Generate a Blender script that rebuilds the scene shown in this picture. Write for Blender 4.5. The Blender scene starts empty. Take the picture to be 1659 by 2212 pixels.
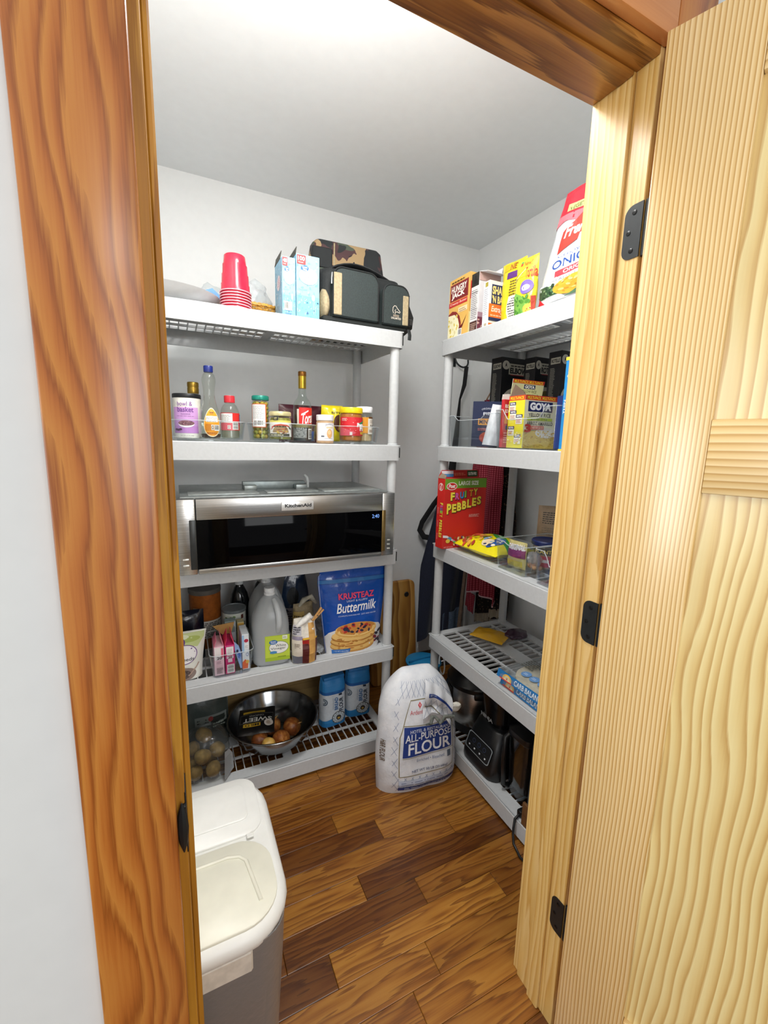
import bpy, bmesh, math, random
from mathutils import Vector, Matrix, noise
random.seed(7)
D = bpy.data
SC = bpy.context.scene
COL = SC.collection
PI = math.pi

# ------------------------------------------------------------------ camera
cam_d = D.cameras.new('camera')
cam = D.objects.new('camera', cam_d)
COL.objects.link(cam)
cam_d.sensor_fit = 'VERTICAL'
cam_d.sensor_height = 36.0
cam_d.lens = 927.5 / 2212 * 36.0
cam_d.clip_start = 0.02
RX = (0.901236, -0.432576, 0.025535)
RU = (0.048748, 0.159763, 0.985951)
RF = (0.430578, 0.887330, -0.165071)
cam.matrix_world = Matrix(((RX[0], RU[0], -RF[0], 0.0), (RX[1], RU[1], -RF[1], 0.0), (RX[2], RU[2], -RF[2], 1.38), (0, 0, 0, 1)))
SC.camera = cam
SC.cycles.transparent_max_bounces = 32

# ------------------------------------------------------------------ world, lights, exposure
world = D.worlds.new('kitchen_daylight')
SC.world = world
world.use_nodes = True
bg = world.node_tree.nodes['Background']
bg.inputs[0].default_value = (0.97, 0.98, 1.0, 1)
bg.inputs[1].default_value = 0.34

def area_light(name, loc, size, power, color, rot=(0, 0, 0), sy=None, spread=None):
    l = D.lights.new(name, 'AREA')
    l.energy = power
    l.color = color
    l.size = size
    l.shape = 'DISK'
    if sy:
        l.shape = 'RECTANGLE'
        l.size_y = sy
    o = D.objects.new(name, l)
    COL.objects.link(o)
    o.location = loc
    o.rotation_euler = rot
    return o
pl = D.lights.new('pantry_globe_lamp', 'POINT')
pl.energy = 9.5
pl.color = (1.0, 0.985, 0.96)
pl.shadow_soft_size = 0.10
po = D.objects.new('pantry_globe_lamp', pl)
COL.objects.link(po)
po.location = (0.30, 0.80, 2.20)
area_light('pantry_ceiling_lamp', (0.42, 0.95, 2.41), 0.30, 8.0, (1.0, 0.985, 0.96))
area_light('kitchen_ceiling_lamp', (0.15, -0.95, 2.36), 0.40, 5.0, (1.0, 0.95, 0.88))
area_light('front_fill_light', (0.55, -2.1, 1.75), 1.2, 20.0, (0.98, 0.99, 1.0), (math.radians(86), 0, 0), 1.0)  # unseen fill light added behind the camera to even out the shelf fronts
area_light('kitchen_window_light', (-2.3, -0.55, 1.45), 1.1, 30.0, (0.95, 0.97, 1.0), (PI / 2, 0, -math.radians(86)), 1.3)

vs = SC.view_settings
vs.view_transform = 'Standard'
vs.look = 'None'
vs.gamma = 1.0
vs.use_curve_mapping = False
vs.exposure = 0.42
SC.display_settings.display_device = 'sRGB'

# ------------------------------------------------------------------ colours and materials
def lin(c):
    if isinstance(c, str):
        c = tuple(int(c[i:i + 2], 16) for i in (0, 2, 4))
    r = []
    for v in c[:3]:
        v = v / 255.0
        r.append(v / 12.92 if v <= 0.04045 else ((v + 0.055) / 1.055) ** 2.4)
    return (r[0], r[1], r[2], 1.0)

class NT:
    def __init__(self, name):
        self.m = D.materials.new(name)
        self.m.use_nodes = True
        self.t = self.m.node_tree
        self.p = self.t.nodes['Principled BSDF']
        self.out = self.t.nodes['Material Output']
    def n(self, kind, **kw):
        x = self.t.nodes.new(kind)
        for k, v in kw.items():
            if k.startswith('i_'):
                key = k[2:]
                x.inputs[int(key) if key.isdigit() else key.replace('_', ' ')].default_value = v
            else:
                setattr(x, k, v)
        return x
    def l(self, a, b):
        self.t.links.new(a, b)
    def math(self, op, a, b=None, c=None):
        x = self.n('ShaderNodeMath', operation=op)
        for i, v in enumerate((a, b, c)):
            if v is None: continue
            if isinstance(v, (int, float)): x.inputs[i].default_value = v
            else: self.l(v, x.inputs[i])
        return x.outputs[0]
    def ramp(self, fac, stops, interp='LINEAR'):
        x = self.n('ShaderNodeValToRGB')
        e = x.color_ramp.elements
        x.color_ramp.interpolation = interp
        while len(e) < len(stops): e.new(0.5)
        for i, (p, c) in enumerate(stops):
            e[i].position = p
            e[i].color = c if len(c) == 4 else lin(c)
        self.l(fac, x.inputs[0])
        return x.outputs[0]
    def coord(self, scale=(1, 1, 1), rnd=False, rot=(0, 0, 0)):
        tc = self.n('ShaderNodeTexCoord')
        mp = self.n('ShaderNodeMapping')
        mp.inputs['Scale'].default_value = scale
        mp.inputs['Rotation'].default_value = rot
        self.l(tc.outputs['Object'], mp.inputs[0])
        if rnd:
            oi = self.n('ShaderNodeObjectInfo')
            cx = self.n('ShaderNodeCombineXYZ')
            self.l(self.math('MULTIPLY', oi.outputs['Random'], 37.0), cx.inputs[0])
            self.l(self.math('MULTIPLY', oi.outputs['Random'], 91.0), cx.inputs[1])
            self.l(self.math('MULTIPLY', oi.outputs['Random'], 53.0), cx.inputs[2])
            self.l(cx.outputs[0], mp.inputs['Location'])
        return mp.outputs[0]
    def noise(self, vec, scale, detail=2.0, rough=0.5):
        x = self.n('ShaderNodeTexNoise')
        x.inputs['Scale'].default_value = scale
        x.inputs['Detail'].default_value = detail
        x.inputs['Roughness'].default_value = rough
        self.l(vec, x.inputs['Vector'])
        return x.outputs[0]
    def bump(self, h, strength=0.2, dist=0.002):
        b = self.n('ShaderNodeBump')
        b.inputs['Strength'].default_value = strength
        b.inputs['Distance'].default_value = dist
        self.l(h, b.inputs['Height'])
        self.l(b.outputs[0], self.p.inputs['Normal'])

_MC = {}
def mat(color, rough=0.5, metal=0.0, var=0.05, scale=60.0, bump=0.0, coat=0.0, name=None, spec=None, sheen=0.0):
    key = (color, rough, metal, var, scale, bump, coat, sheen)
    if key in _MC: return _MC[key]
    k = NT(name or 'finish')
    c = lin(color)
    v = k.coord()
    nz = k.noise(v, scale, 2.0)
    if var:
        lo = tuple(max(0, x * (1 - var * 2)) for x in c[:3]) + (1,)
        hi = tuple(min(1, x * (1 + var * 2)) for x in c[:3]) + (1,)
        k.l(k.ramp(nz, [(0.3, lo), (0.7, hi)]), k.p.inputs['Base Color'])
    else:
        k.p.inputs['Base Color'].default_value = c
    k.p.inputs['Roughness'].default_value = rough
    k.p.inputs['Metallic'].default_value = metal
    if coat: k.p.inputs['Coat Weight'].default_value = coat
    if sheen: k.p.inputs['Sheen Weight'].default_value = sheen
    if spec is not None: k.p.inputs['Specular IOR Level'].default_value = spec
    if bump: k.bump(nz, bump, 0.003)
    _MC[key] = k.m
    return k.m
def ink(c, rough=0.5):
    return mat(c, rough, 0, 0.0, name='printed_ink')
def foil(c, rough=0.28):
    key = ('foil', c, rough)
    if key in _MC: return _MC[key]
    k = NT('glossy_film')
    k.p.inputs['Base Color'].default_value = lin(c)
    k.p.inputs['Roughness'].default_value = rough
    k.p.inputs['Coat Weight'].default_value = 0.4
    k.bump(k.noise(k.coord(), 38.0, 3.0), 0.55, 0.004)
    _MC[key] = k.m
    return k.m
def clear(tint='FBFDFD', rough=0.06, edge=0.12, bump=0.0, milk=0.0, name='clear_plastic'):
    key = ('clear', tint, rough, edge, bump, milk)
    if key in _MC: return _MC[key]
    k = NT(name)
    tr = k.n('ShaderNodeBsdfTransparent')
    tr.inputs[0].default_value = lin(tint)
    gl = k.n('ShaderNodeBsdfGlossy')
    gl.inputs['Roughness'].default_value = rough
    gl.inputs[0].default_value = (0.95, 0.97, 1.0, 1)
    lw = k.n('ShaderNodeLayerWeight')
    lw.inputs[0].default_value = edge
    lw.inputs[0].default_value = 0.5
    fac = k.math('MULTIPLY_ADD', k.math('POWER', lw.outputs['Facing'], 2.6), 0.25 + edge * 2.2, 0.03)
    mx = k.n('ShaderNodeMixShader')
    k.l(fac, mx.inputs[0]); k.l(tr.outputs[0], mx.inputs[1]); k.l(gl.outputs[0], mx.inputs[2])
    if bump:
        b = k.n('ShaderNodeBump'); b.inputs['Strength'].default_value = bump; b.inputs['Distance'].default_value = 0.004
        k.l(k.noise(k.coord(), 55.0, 3.0), b.inputs['Height'])
        k.l(b.outputs[0], gl.inputs['Normal'])
        k.l(b.outputs[0], lw.inputs['Normal'])
    res = mx.outputs[0]
    if milk:
        df = k.n('ShaderNodeBsdfDiffuse'); df.inputs[0].default_value = lin('E8ECEE')
        m2 = k.n('ShaderNodeMixShader'); m2.inputs[0].default_value = milk
        k.l(res, m2.inputs[1]); k.l(df.outputs[0], m2.inputs[2]); res = m2.outputs[0]
    k.l(res, k.out.inputs[0])
    _MC[key] = k.m
    return k.m

def wood(name, cols, across=(26.0, 26.0, 3.0), freq=9.0, warp=2.2, fibre=220.0, rough=0.35, coat=0.3, axis='X', rnd=False, along=2, tone=None, bump=0.08, dark=0.74, soft=0.14, fib=0.26, vary=0.12):
    """Contour-like grain: rings = freq * across coordinate + warp * stretched noise."""
    k = NT(name)
    v = k.coord(across, rnd)
    sx = k.n('ShaderNodeSeparateXYZ')
    raw = k.coord((1, 1, 1), rnd)
    k.l(raw, sx.inputs[0])
    nz = k.noise(v, 1.0, 1.5, 0.45)
    ringv = k.math('ADD', k.math('MULTIPLY', sx.outputs['XYZ'.index(axis)], freq), k.math('MULTIPLY', nz, warp))
    saw = k.math('FRACT', ringv)
    fs = [fibre, fibre, fibre]
    fs[along] = fibre / 40.0
    fb = k.noise(k.coord(tuple(fs), rnd), 1.0, 2.0, 0.6)
    val = k.math('ADD', k.math('MULTIPLY', saw, 0.86), k.math('MULTIPLY', k.math('SUBTRACT', fb, 0.35), fib))
    n = len(cols)
    stops = [(0.06 + dark * i / (n - 1), c) for i, c in enumerate(cols)] + [(0.06 + dark + soft, cols[0])]
    colr = k.ramp(val, stops)
    big = k.noise(k.coord(tuple(x * 0.35 for x in across), rnd), 1.0, 1.0)
    tv = k.n('ShaderNodeMix', data_type='RGBA', blend_type='MULTIPLY')
    tv.inputs[0].default_value = 1.0
    k.l(colr, tv.inputs[6])
    k.l(k.ramp(big, [(0.3, (1 - vary, 1 - vary * 1.15, 1 - vary * 1.3, 1)), (0.7, (1, 1, 1, 1))]), tv.inputs[7])
    colr = tv.outputs[2]
    if tone:
        oi = k.n('ShaderNodeObjectInfo')
        tr = k.ramp(oi.outputs['Random'], tone)
        mx = k.n('ShaderNodeMix', data_type='RGBA', blend_type='MULTIPLY')
        mx.inputs[0].default_value = 1.0
        k.l(colr, mx.inputs[6]); k.l(tr, mx.inputs[7])
        colr = mx.outputs[2]
    k.l(colr, k.p.inputs['Base Color'])
    k.p.inputs['Roughness'].default_value = rough
    k.p.inputs['Coat Weight'].default_value = coat
    k.p.inputs['Coat Roughness'].default_value = 0.22
    if bump: k.bump(val, bump, 0.001)
    return k.m

# ------------------------------------------------------------------ object bookkeeping
def finish(o, label=None, cat=None, group=None, kind=None):
    if label: o['label'] = label
    if cat: o['category'] = cat
    if group: o['group'] = group
    if kind: o['kind'] = kind
    return o
def thing(name, label, cat, loc=(0, 0, 0), rz=0.0, group=None, rot=None):
    o = D.objects.new(name, None)
    o.empty_display_size = 0.03
    COL.objects.link(o)
    o.location = loc
    o.rotation_euler = rot if rot else (0, 0, rz)
    return finish(o, label, cat, group)
def mesh_obj(name, bm, mats, parent=None, smooth=35.0, loc=None, rot=None):
    me = D.meshes.new(name)
    bm.normal_update()
    bm.to_mesh(me)
    bm.free()
    if not isinstance(mats, (list, tuple)): mats = [mats]
    for m in mats: me.materials.append(m)
    if smooth:
        me.polygons.foreach_set('use_smooth', [True] * len(me.polygons))
        if smooth < 179: me.set_sharp_from_angle(angle=math.radians(smooth))
    o = D.objects.new(name, me)
    COL.objects.link(o)
    if parent: o.parent = parent
    if loc: o.location = loc
    if rot: o.rotation_euler = rot
    return o
def struct(name, bm, m, parent=None, smooth=30.0):
    o = mesh_obj(name, bm, m, parent, smooth)
    if not parent: o['kind'] = 'structure'
    return o
def dup(root, loc=None, rz=None, label=None, rot=None):
    r = root.copy(); COL.objects.link(r)
    if loc is not None: r.location = loc
    if rz is not None: r.rotation_euler = (0, 0, rz)
    if rot is not None: r.rotation_euler = rot
    if label: r['label'] = label
    for ch in list(root.children):
        c = ch.copy(); COL.objects.link(c); c.parent = r
        for g in list(ch.children):
            d = g.copy(); COL.objects.link(d); d.parent = c
    return r

# ------------------------------------------------------------------ shapes
def BM(): return bmesh.new()
def box(bm, x0, x1, y0, y1, z0, z1, bev=0.0, mi=0, seg=1, M=None):
    vs_ = [bm.verts.new((x, y, z)) for z in (z0, z1) for y in (y0, y1) for x in (x0, x1)]
    F = [(0, 2, 3, 1), (4, 5, 7, 6), (0, 1, 5, 4), (2, 6, 7, 3), (0, 4, 6, 2), (1, 3, 7, 5)]
    fs = [bm.faces.new([vs_[i] for i in f]) for f in F]
    for f in fs: f.material_index = mi
    geom = vs_
    if bev > 0:
        ed = list({e for f in fs for e in f.edges})
        r = bmesh.ops.bevel(bm, geom=ed, offset=bev, segments=seg, affect='EDGES', profile=0.5)
        for f in r['faces']: f.material_index = mi
        geom = list({v for f in r['faces'] for v in f.verts} | {v for v in vs_ if v.is_valid})
    if M is not None:
        bmesh.ops.transform(bm, matrix=M, verts=[v for v in geom if v.is_valid])
    return bm
def lathe(bm, prof, n=28, mi=0, c=(0, 0), mis=None, sx=1.0, sy=1.0, cap=True):
    rings = []
    for r, z in prof:
        if r < 1e-6: rings.append([bm.verts.new((c[0], c[1], z))])
        else: rings.append([bm.verts.new((c[0] + r * sx * math.cos(2 * PI * i / n), c[1] + r * sy * math.sin(2 * PI * i / n), z)) for i in range(n)])
    for k in range(len(rings) - 1):
        a, b = rings[k], rings[k + 1]
        for i in range(n):
            j = (i + 1) % n
            if len(a) == 1 and len(b) == 1: continue
            if len(a) == 1: f = bm.faces.new((a[0], b[j], b[i]))
            elif len(b) == 1: f = bm.faces.new((a[i], a[j], b[0]))
            else: f = bm.faces.new((a[i], a[j], b[j], b[i]))
            f.material_index = mis[k] if mis else mi
    if cap:
        if len(rings[0]) > 1: bm.faces.new(rings[0][::-1]).material_index = mi
        if len(rings[-1]) > 1: bm.faces.new(rings[-1]).material_index = mi
    return bm
def tube(bm, pts, r, n=8, mi=0, closed=False, flat=1.0, up=None):
    pts = [Vector(p) for p in pts]
    N = len(pts)
    rs = r if isinstance(r, (list, tuple)) else [r] * N
    rings = []
    prev = None
    for i, p in enumerate(pts):
        t = (pts[(i + 1) % N] - pts[i - 1]) if closed else (pts[min(i + 1, N - 1)] - pts[max(i - 1, 0)])
        if t.length < 1e-9: t = Vector((0, 0, 1))
        t.normalize()
        if up is not None: a = Vector(up)
        elif prev is not None: a = prev
        else: a = Vector((0, 0, 1)) if abs(t.z) < 0.9 else Vector((1, 0, 0))
        b = t.cross(a)
        if b.length < 1e-6: b = t.orthogonal()
        b.normalize(); a = b.cross(t).normalized(); prev = a
        rings.append([bm.verts.new(p + rs[i] * (math.cos(2 * PI * k / n) * b + flat * math.sin(2 * PI * k / n) * a)) for k in range(n)])
    for i in range(N if closed else N - 1):
        A, B = rings[i], rings[(i + 1) % N]
        for k in range(n):
            f = bm.faces.new((A[k], A[(k + 1) % n], B[(k + 1) % n], B[k]))
            f.material_index = mi
    if not closed:
        bm.faces.new(rings[0][::-1]).material_index = mi
        bm.faces.new(rings[-1]).material_index = mi
    return bm
def rrect(w, d, r, n=5):
    """rounded rectangle outline, counter-clockwise, centred"""
    out = []
    for cx, cy, a0 in ((w / 2 - r, -d / 2 + r, -90), (w / 2 - r, d / 2 - r, 0), (-w / 2 + r, d / 2 - r, 90), (-w / 2 + r, -d / 2 + r, 180)):
        for i in range(n + 1):
            a = math.radians(a0 + 90.0 * i / n)
            out.append((cx + r * math.cos(a), cy + r * math.sin(a)))
    return out
def loft(bm, loops, mi=0, cap0=True, cap1=True, mis=None):
    rs = [[bm.verts.new(p) for p in lp] for lp in loops]
    n = len(rs[0])
    for k in range(len(rs) - 1):
        for i in range(n):
            j = (i + 1) % n
            f = bm.faces.new((rs[k][i], rs[k][j], rs[k + 1][j], rs[k + 1][i]))
            f.material_index = mis[k] if mis else mi
    if cap0: bm.faces.new(rs[0][::-1]).material_index = mi
    if cap1: bm.faces.new(rs[-1]).material_index = mi
    return bm
def prism(bm, outline, z0, z1, mi=0):
    return loft(bm, [[(x, y, z0) for x, y in outline], [(x, y, z1) for x, y in outline]], mi)
def blob(bm, c, r, sub=2, amp=0.0, freq=8.0, seed=0.0, mi=0, scale=(1, 1, 1), floor=None):
    b = bmesh.new()
    bmesh.ops.create_icosphere(b, subdivisions=sub, radius=1.0)
    off = Vector((seed * 3.1, seed * 1.7, seed * 5.3))
    mp = {}
    for v in b.verts:
        d = v.co.normalized()
        q = 1.0 + amp * noise.noise(d * freq * 0.3 + off) + amp * 0.6 * noise.noise(d * freq + off)
        p = Vector((d.x * scale[0], d.y * scale[1], d.z * scale[2])) * (r * q) + Vector(c)
        if floor is not None and p.z < floor: p.z = floor
        mp[v] = bm.verts.new(p)
    for f in b.faces:
        bm.faces.new([mp[v] for v in f.verts]).material_index = mi
    b.free()
    return bm

# ------------------------------------------------------------------ printing on surfaces
_TC = {}
def text_bm(s, bold=0.0, shear=0.0):
    key = (s, bold, shear)
    if key not in _TC:
        cu = D.curves.new('lettering', 'FONT')
        cu.body = s; cu.size = 1.0; cu.offset = bold; cu.shear = shear
        cu.resolution_u = 3
        ob = D.objects.new('lettering', cu)
        me = D.meshes.new_from_object(ob)
        D.objects.remove(ob); D.curves.remove(cu)
        vs_ = [(v.co.x, v.co.y) for v in me.vertices]
        fs_ = [tuple(p.vertices) for p in me.polygons]
        D.meshes.remove(me)
        x0 = min(v[0] for v in vs_); x1 = max(v[0] for v in vs_)
        y0 = min(v[1] for v in vs_); y1 = max(v[1] for v in vs_)
        _TC[key] = ([((x - x0) / max(1e-6, x1 - x0), (y - y0) / max(1e-6, y1 - y0)) for x, y in vs_], fs_)
    return _TC[key]
class Print:
    """Flat print (lettering, panels, pictures) laid over a surface S(u, v, lift) -> point."""
    def __init__(self, S, du=0.0, dv=0.0, lift=0.0005, step=0.00012):
        self.S = S; self.du = du; self.dv = dv; self.lift = lift; self.step = step
        self.k = 0; self.bm = bmesh.new(); self.cols = []
    def _put(self, vs_, fs_, col, S=None, rough=0.5):
        b = bmesh.new()
        vv = [b.verts.new((x, y, 0)) for x, y in vs_]
        for f in fs_:
            try: b.faces.new([vv[i] for i in f])
            except ValueError: pass
        for dlt, ax in ((self.du, 0), (self.dv, 1)):
            if dlt > 0 and vs_:
                lo = min(p[ax] for p in vs_); hi = max(p[ax] for p in vs_)
                q = math.floor(lo / dlt) + 1
                while q * dlt < hi - 1e-6:
                    no = Vector((1, 0, 0)) if ax == 0 else Vector((0, 1, 0))
                    bmesh.ops.bisect_plane(b, geom=b.verts[:] + b.edges[:] + b.faces[:], plane_co=no * (q * dlt), plane_no=no, dist=1e-7)
                    q += 1
        if getattr(self.S, 'clip', False):
            for co, no in (((0, 0, 0), (-1, 0, 0)), ((1, 0, 0), (1, 0, 0)), ((0, 0, 0), (0, -1, 0)), ((0, 1, 0), (0, 1, 0))):
                if b.faces: bmesh.ops.bisect_plane(b, geom=b.verts[:] + b.edges[:] + b.faces[:], plane_co=co, plane_no=no, dist=1e-7, clear_outer=True)
        key = (col, rough)
        if key not in self.cols: self.cols.append(key)
        mi = self.cols.index(key)
        L = self.lift + self.step * self.k
        S = S or self.S
        mp = {v: self.bm.verts.new(S(v.co.x, v.co.y, L)) for v in b.verts}
        for f in b.faces:
            self.bm.faces.new([mp[v] for v in f.verts]).material_index = mi
        b.free()
    def nxt(self): self.k += 1; return self
    def poly(self, pts, col, rough=0.5):
        self.nxt(); self._put(list(pts), [tuple(range(len(pts)))], col, rough=rough); return self
    def rect(self, u0, v0, u1, v1, col, rough=0.5):
        return self.poly([(u0, v0), (u1, v0), (u1, v1), (u0, v1)], col, rough)
    def ell(self, cu, cv, ru, rv, col, n=22, a0=0.0, a1=360.0, rot=0.0):
        pts = []
        cr, sr = math.cos(math.radians(rot)), math.sin(math.radians(rot))
        full = abs(a1 - a0 - 360) < 1e-6
        for i in range(n if full else n + 1):
            a = math.radians(a0 + (a1 - a0) * i / n)
            x, y = ru * math.cos(a), rv * math.sin(a)
            pts.append((cu + x * cr - y * sr * ru / max(rv, 1e-9) if rot else cu + x, cv + (x * sr * rv / max(ru, 1e-9) + y * cr if rot else y)))
        return self.poly(pts, col)
    def ring(self, cu, cv, ru, rv, t, col, n=24, a0=0.0, a1=360.0):
        self.nxt()
        vs_, fs_ = [], []
        for i in range(n + 1):
            a = math.radians(a0 + (a1 - a0) * i / n)
            vs_ += [(cu + ru * math.cos(a), cv + rv * math.sin(a)), (cu + ru * (1 - t) * math.cos(a), cv + rv * (1 - t) * math.sin(a))]
        for i in range(n): fs_.append((2 * i, 2 * i + 2, 2 * i + 3, 2 * i + 1))
        self._put(vs_, fs_, col); return self
    def line(self, pts, w, col, asp=1.0):
        """polyline of width w in v units; asp = (u unit length)/(v unit length)"""
        self.nxt()
        vs_, fs_ = [], []
        for i, p in enumerate(pts):
            a = pts[max(0, i - 1)]; b = pts[min(len(pts) - 1, i + 1)]
            dx, dy = (b[0] - a[0]) * asp, b[1] - a[1]
            L = math.hypot(dx, dy) or 1.0
            nx, ny = -dy / L, dx / L
            vs_ += [(p[0] + nx * w / 2 / asp, p[1] + ny * w / 2), (p[0] - nx * w / 2 / asp, p[1] - ny * w / 2)]
        for i in range(len(pts) - 1): fs_.append((2 * i, 2 * i + 1, 2 * i + 3, 2 * i + 2))
        self._put(vs_, fs_, col); return self
    def text(self, s, u0, v0, u1, v1, col, bold=0.0, shear=0.0, rot=0, arch=0.0, slope=0.0):
        """text stretched to fill the rectangle; rot=90 reads upward, 270 downward, 180 upside down"""
        self.nxt()
        vs_, fs_ = text_bm(s, bold, shear)
        out = []
        for a, b in vs_:
            b2 = b + arch * (1 - (2 * a - 1) ** 2) + slope * a
            if rot == 90: x, y = 1 - b2, a
            elif rot == 270: x, y = b2, 1 - a
            elif rot == 180: x, y = 1 - a, 1 - b2
            else: x, y = a, b2
            out.append((u0 + (u1 - u0) * x, v0 + (v1 - v0) * y))
        self._put(out, fs_, col); return self
    def small(self, u0, v0, u1, v1, rows, col, seed=1, fill=0.5, cols=1):
        """lines of fine print too small to read"""
        rnd = random.Random(seed)
        self.nxt()
        vs_, fs_ = [], []
        h = (v1 - v0) / rows
        for c in range(cols):
            ua = u0 + (u1 - u0) * c / cols; ub = ua + (u1 - u0) / cols * (0.9 if cols > 1 else 1)
            for i in range(rows):
                y = v0 + h * i
                x = ua; end = ub - (ub - ua) * rnd.random() * 0.25
                while x < end:
                    w = (ub - ua) * (0.08 + rnd.random() * 0.16)
                    e = min(end, x + w)
                    b = len(vs_)
                    vs_ += [(x, y), (e, y), (e, y + h * fill), (x, y + h * fill)]
                    fs_.append((b, b + 1, b + 2, b + 3))
                    x = e + (ub - ua) * 0.035
        self._put(vs_, fs_, col); return self
    def barcode(self, u0, v0, u1, v1, seed=3, n=16, horiz=False):
        self.rect(u0, v0, u1, v1, 'F5F5F2')
        rnd = random.Random(seed)
        self.nxt()
        vs_, fs_ = [], []
        m = 0.08
        a0, a1 = (v0, v1) if horiz else (u0, u1)
        x = a0 + (a1 - a0) * m
        st = (a1 - a0) * (1 - 2 * m) / n
        for i in range(n):
            w = st * rnd.choice((0.35, 0.55, 0.7))
            b = len(vs_)
            if horiz: vs_ += [(u0 + (u1 - u0) * .1, x), (u1 - (u1 - u0) * .1, x), (u1 - (u1 - u0) * .1, x + w), (u0 + (u1 - u0) * .1, x + w)]
            else: vs_ += [(x, v0 + (v1 - v0) * .2), (x + w, v0 + (v1 - v0) * .2), (x + w, v1 - (v1 - v0) * .08), (x, v1 - (v1 - v0) * .08)]
            fs_.append((b, b + 1, b + 2, b + 3))
            x += st
        self._put(vs_, fs_, '202020'); return self
    def dots(self, u0, v0, u1, v1, n, ru, rv, cols, seed=5, mask=None):
        rnd = random.Random(seed)
        for c in cols:
            self.nxt()
            vs_, fs_ = [], []
            for i in range(n // len(cols)):
                for _ in range(20):
                    u = u0 + rnd.random() * (u1 - u0); v = v0 + rnd.random() * (v1 - v0)
                    if mask is None or mask(u, v): break
                s = 0.6 + rnd.random() * 0.8; a = rnd.random() * PI
                b = len(vs_)
                for q in range(7):
                    t = 2 * PI * q / 7
                    x, y = math.cos(t), 0.6 * math.sin(t)
                    vs_.append((u + ru * s * (x * math.cos(a) - y * math.sin(a)), v + rv * s * (x * math.sin(a) + y * math.cos(a))))
                fs_.append(tuple(range(b, b + 7)))
            self._put(vs_, fs_, c)
        return self
    def build(self, parent, name='printed_label'):
        bmesh.ops.recalc_face_normals(self.bm, faces=self.bm.faces[:]) if False else None
        return mesh_obj(name, self.bm, [ink(c, r) for c, r in self.cols], parent, smooth=0)

# surfaces --------------------------------------------------------------
def S_plane(o, ux, vy, nrm):
    o, ux, vy, nrm = Vector(o), Vector(ux), Vector(vy), Vector(nrm)
    return lambda u, v, l: o + ux * u + vy * v + nrm * l
def clipped(f):
    f.clip = True
    return f
def S_front(w, d, h): return clipped(S_plane((-w / 2, -d / 2, 0), (w, 0, 0), (0, 0, h), (0, -1, 0)))
def S_left(w, d, h): return clipped(S_plane((-w / 2, d / 2, 0), (0, -d, 0), (0, 0, h), (-1, 0, 0)))
def S_right(w, d, h): return clipped(S_plane((w / 2, -d / 2, 0), (0, d, 0), (0, 0, h), (1, 0, 0)))
def S_top(w, d, h): return S_plane((-w / 2, -d / 2, h), (w, 0, 0), (0, d, 0), (0, 0, 1))
def prof_r(prof, z):
    for (r0, z0), (r1, z1) in zip(prof, prof[1:]):
        if z0 <= z <= z1 and z1 > z0: return r0 + (r1 - r0) * (z - z0) / (z1 - z0)
    return prof[-1][0]
def S_lathe(prof, z0, z1, face=0.0, sx=1.0, sy=1.0):
    """u in degrees from the front (front = -y, +u to the right), v in 0..1 between z0 and z1"""
    def S(u, v, l):
        z = z0 + (z1 - z0) * v
        r = prof_r(prof, z) + l
        a = math.radians(-90 + face + u)
        return Vector((r * sx * math.cos(a), r * sy * math.sin(a), z))
    return S

def carton(name, label, loc, w, d, h, col, rz=0.0, cat='box', group=None, rot=None, body='carton'):
    t = thing(name, label, cat, loc, rz, group, rot)
    bm = BM(); box(bm, -w / 2, w / 2, -d / 2, d / 2, 0, h, 0.0012)
    mesh_obj(body, bm, mat(col, 0.45, 0, 0.02), t)
    return t
def flap(t, pts, col, name='flap', th=0.0008):
    """a cardboard flap given by four corners"""
    bm = BM()
    p = [Vector(q) for q in pts]
    n = (p[1] - p[0]).cross(p[2] - p[0]).normalized() * th
    loft(bm, [[q - n for q in p], [q + n for q in p]])
    return mesh_obj(name, bm, mat(col, 0.6, 0, 0.03), t, 0)

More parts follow.
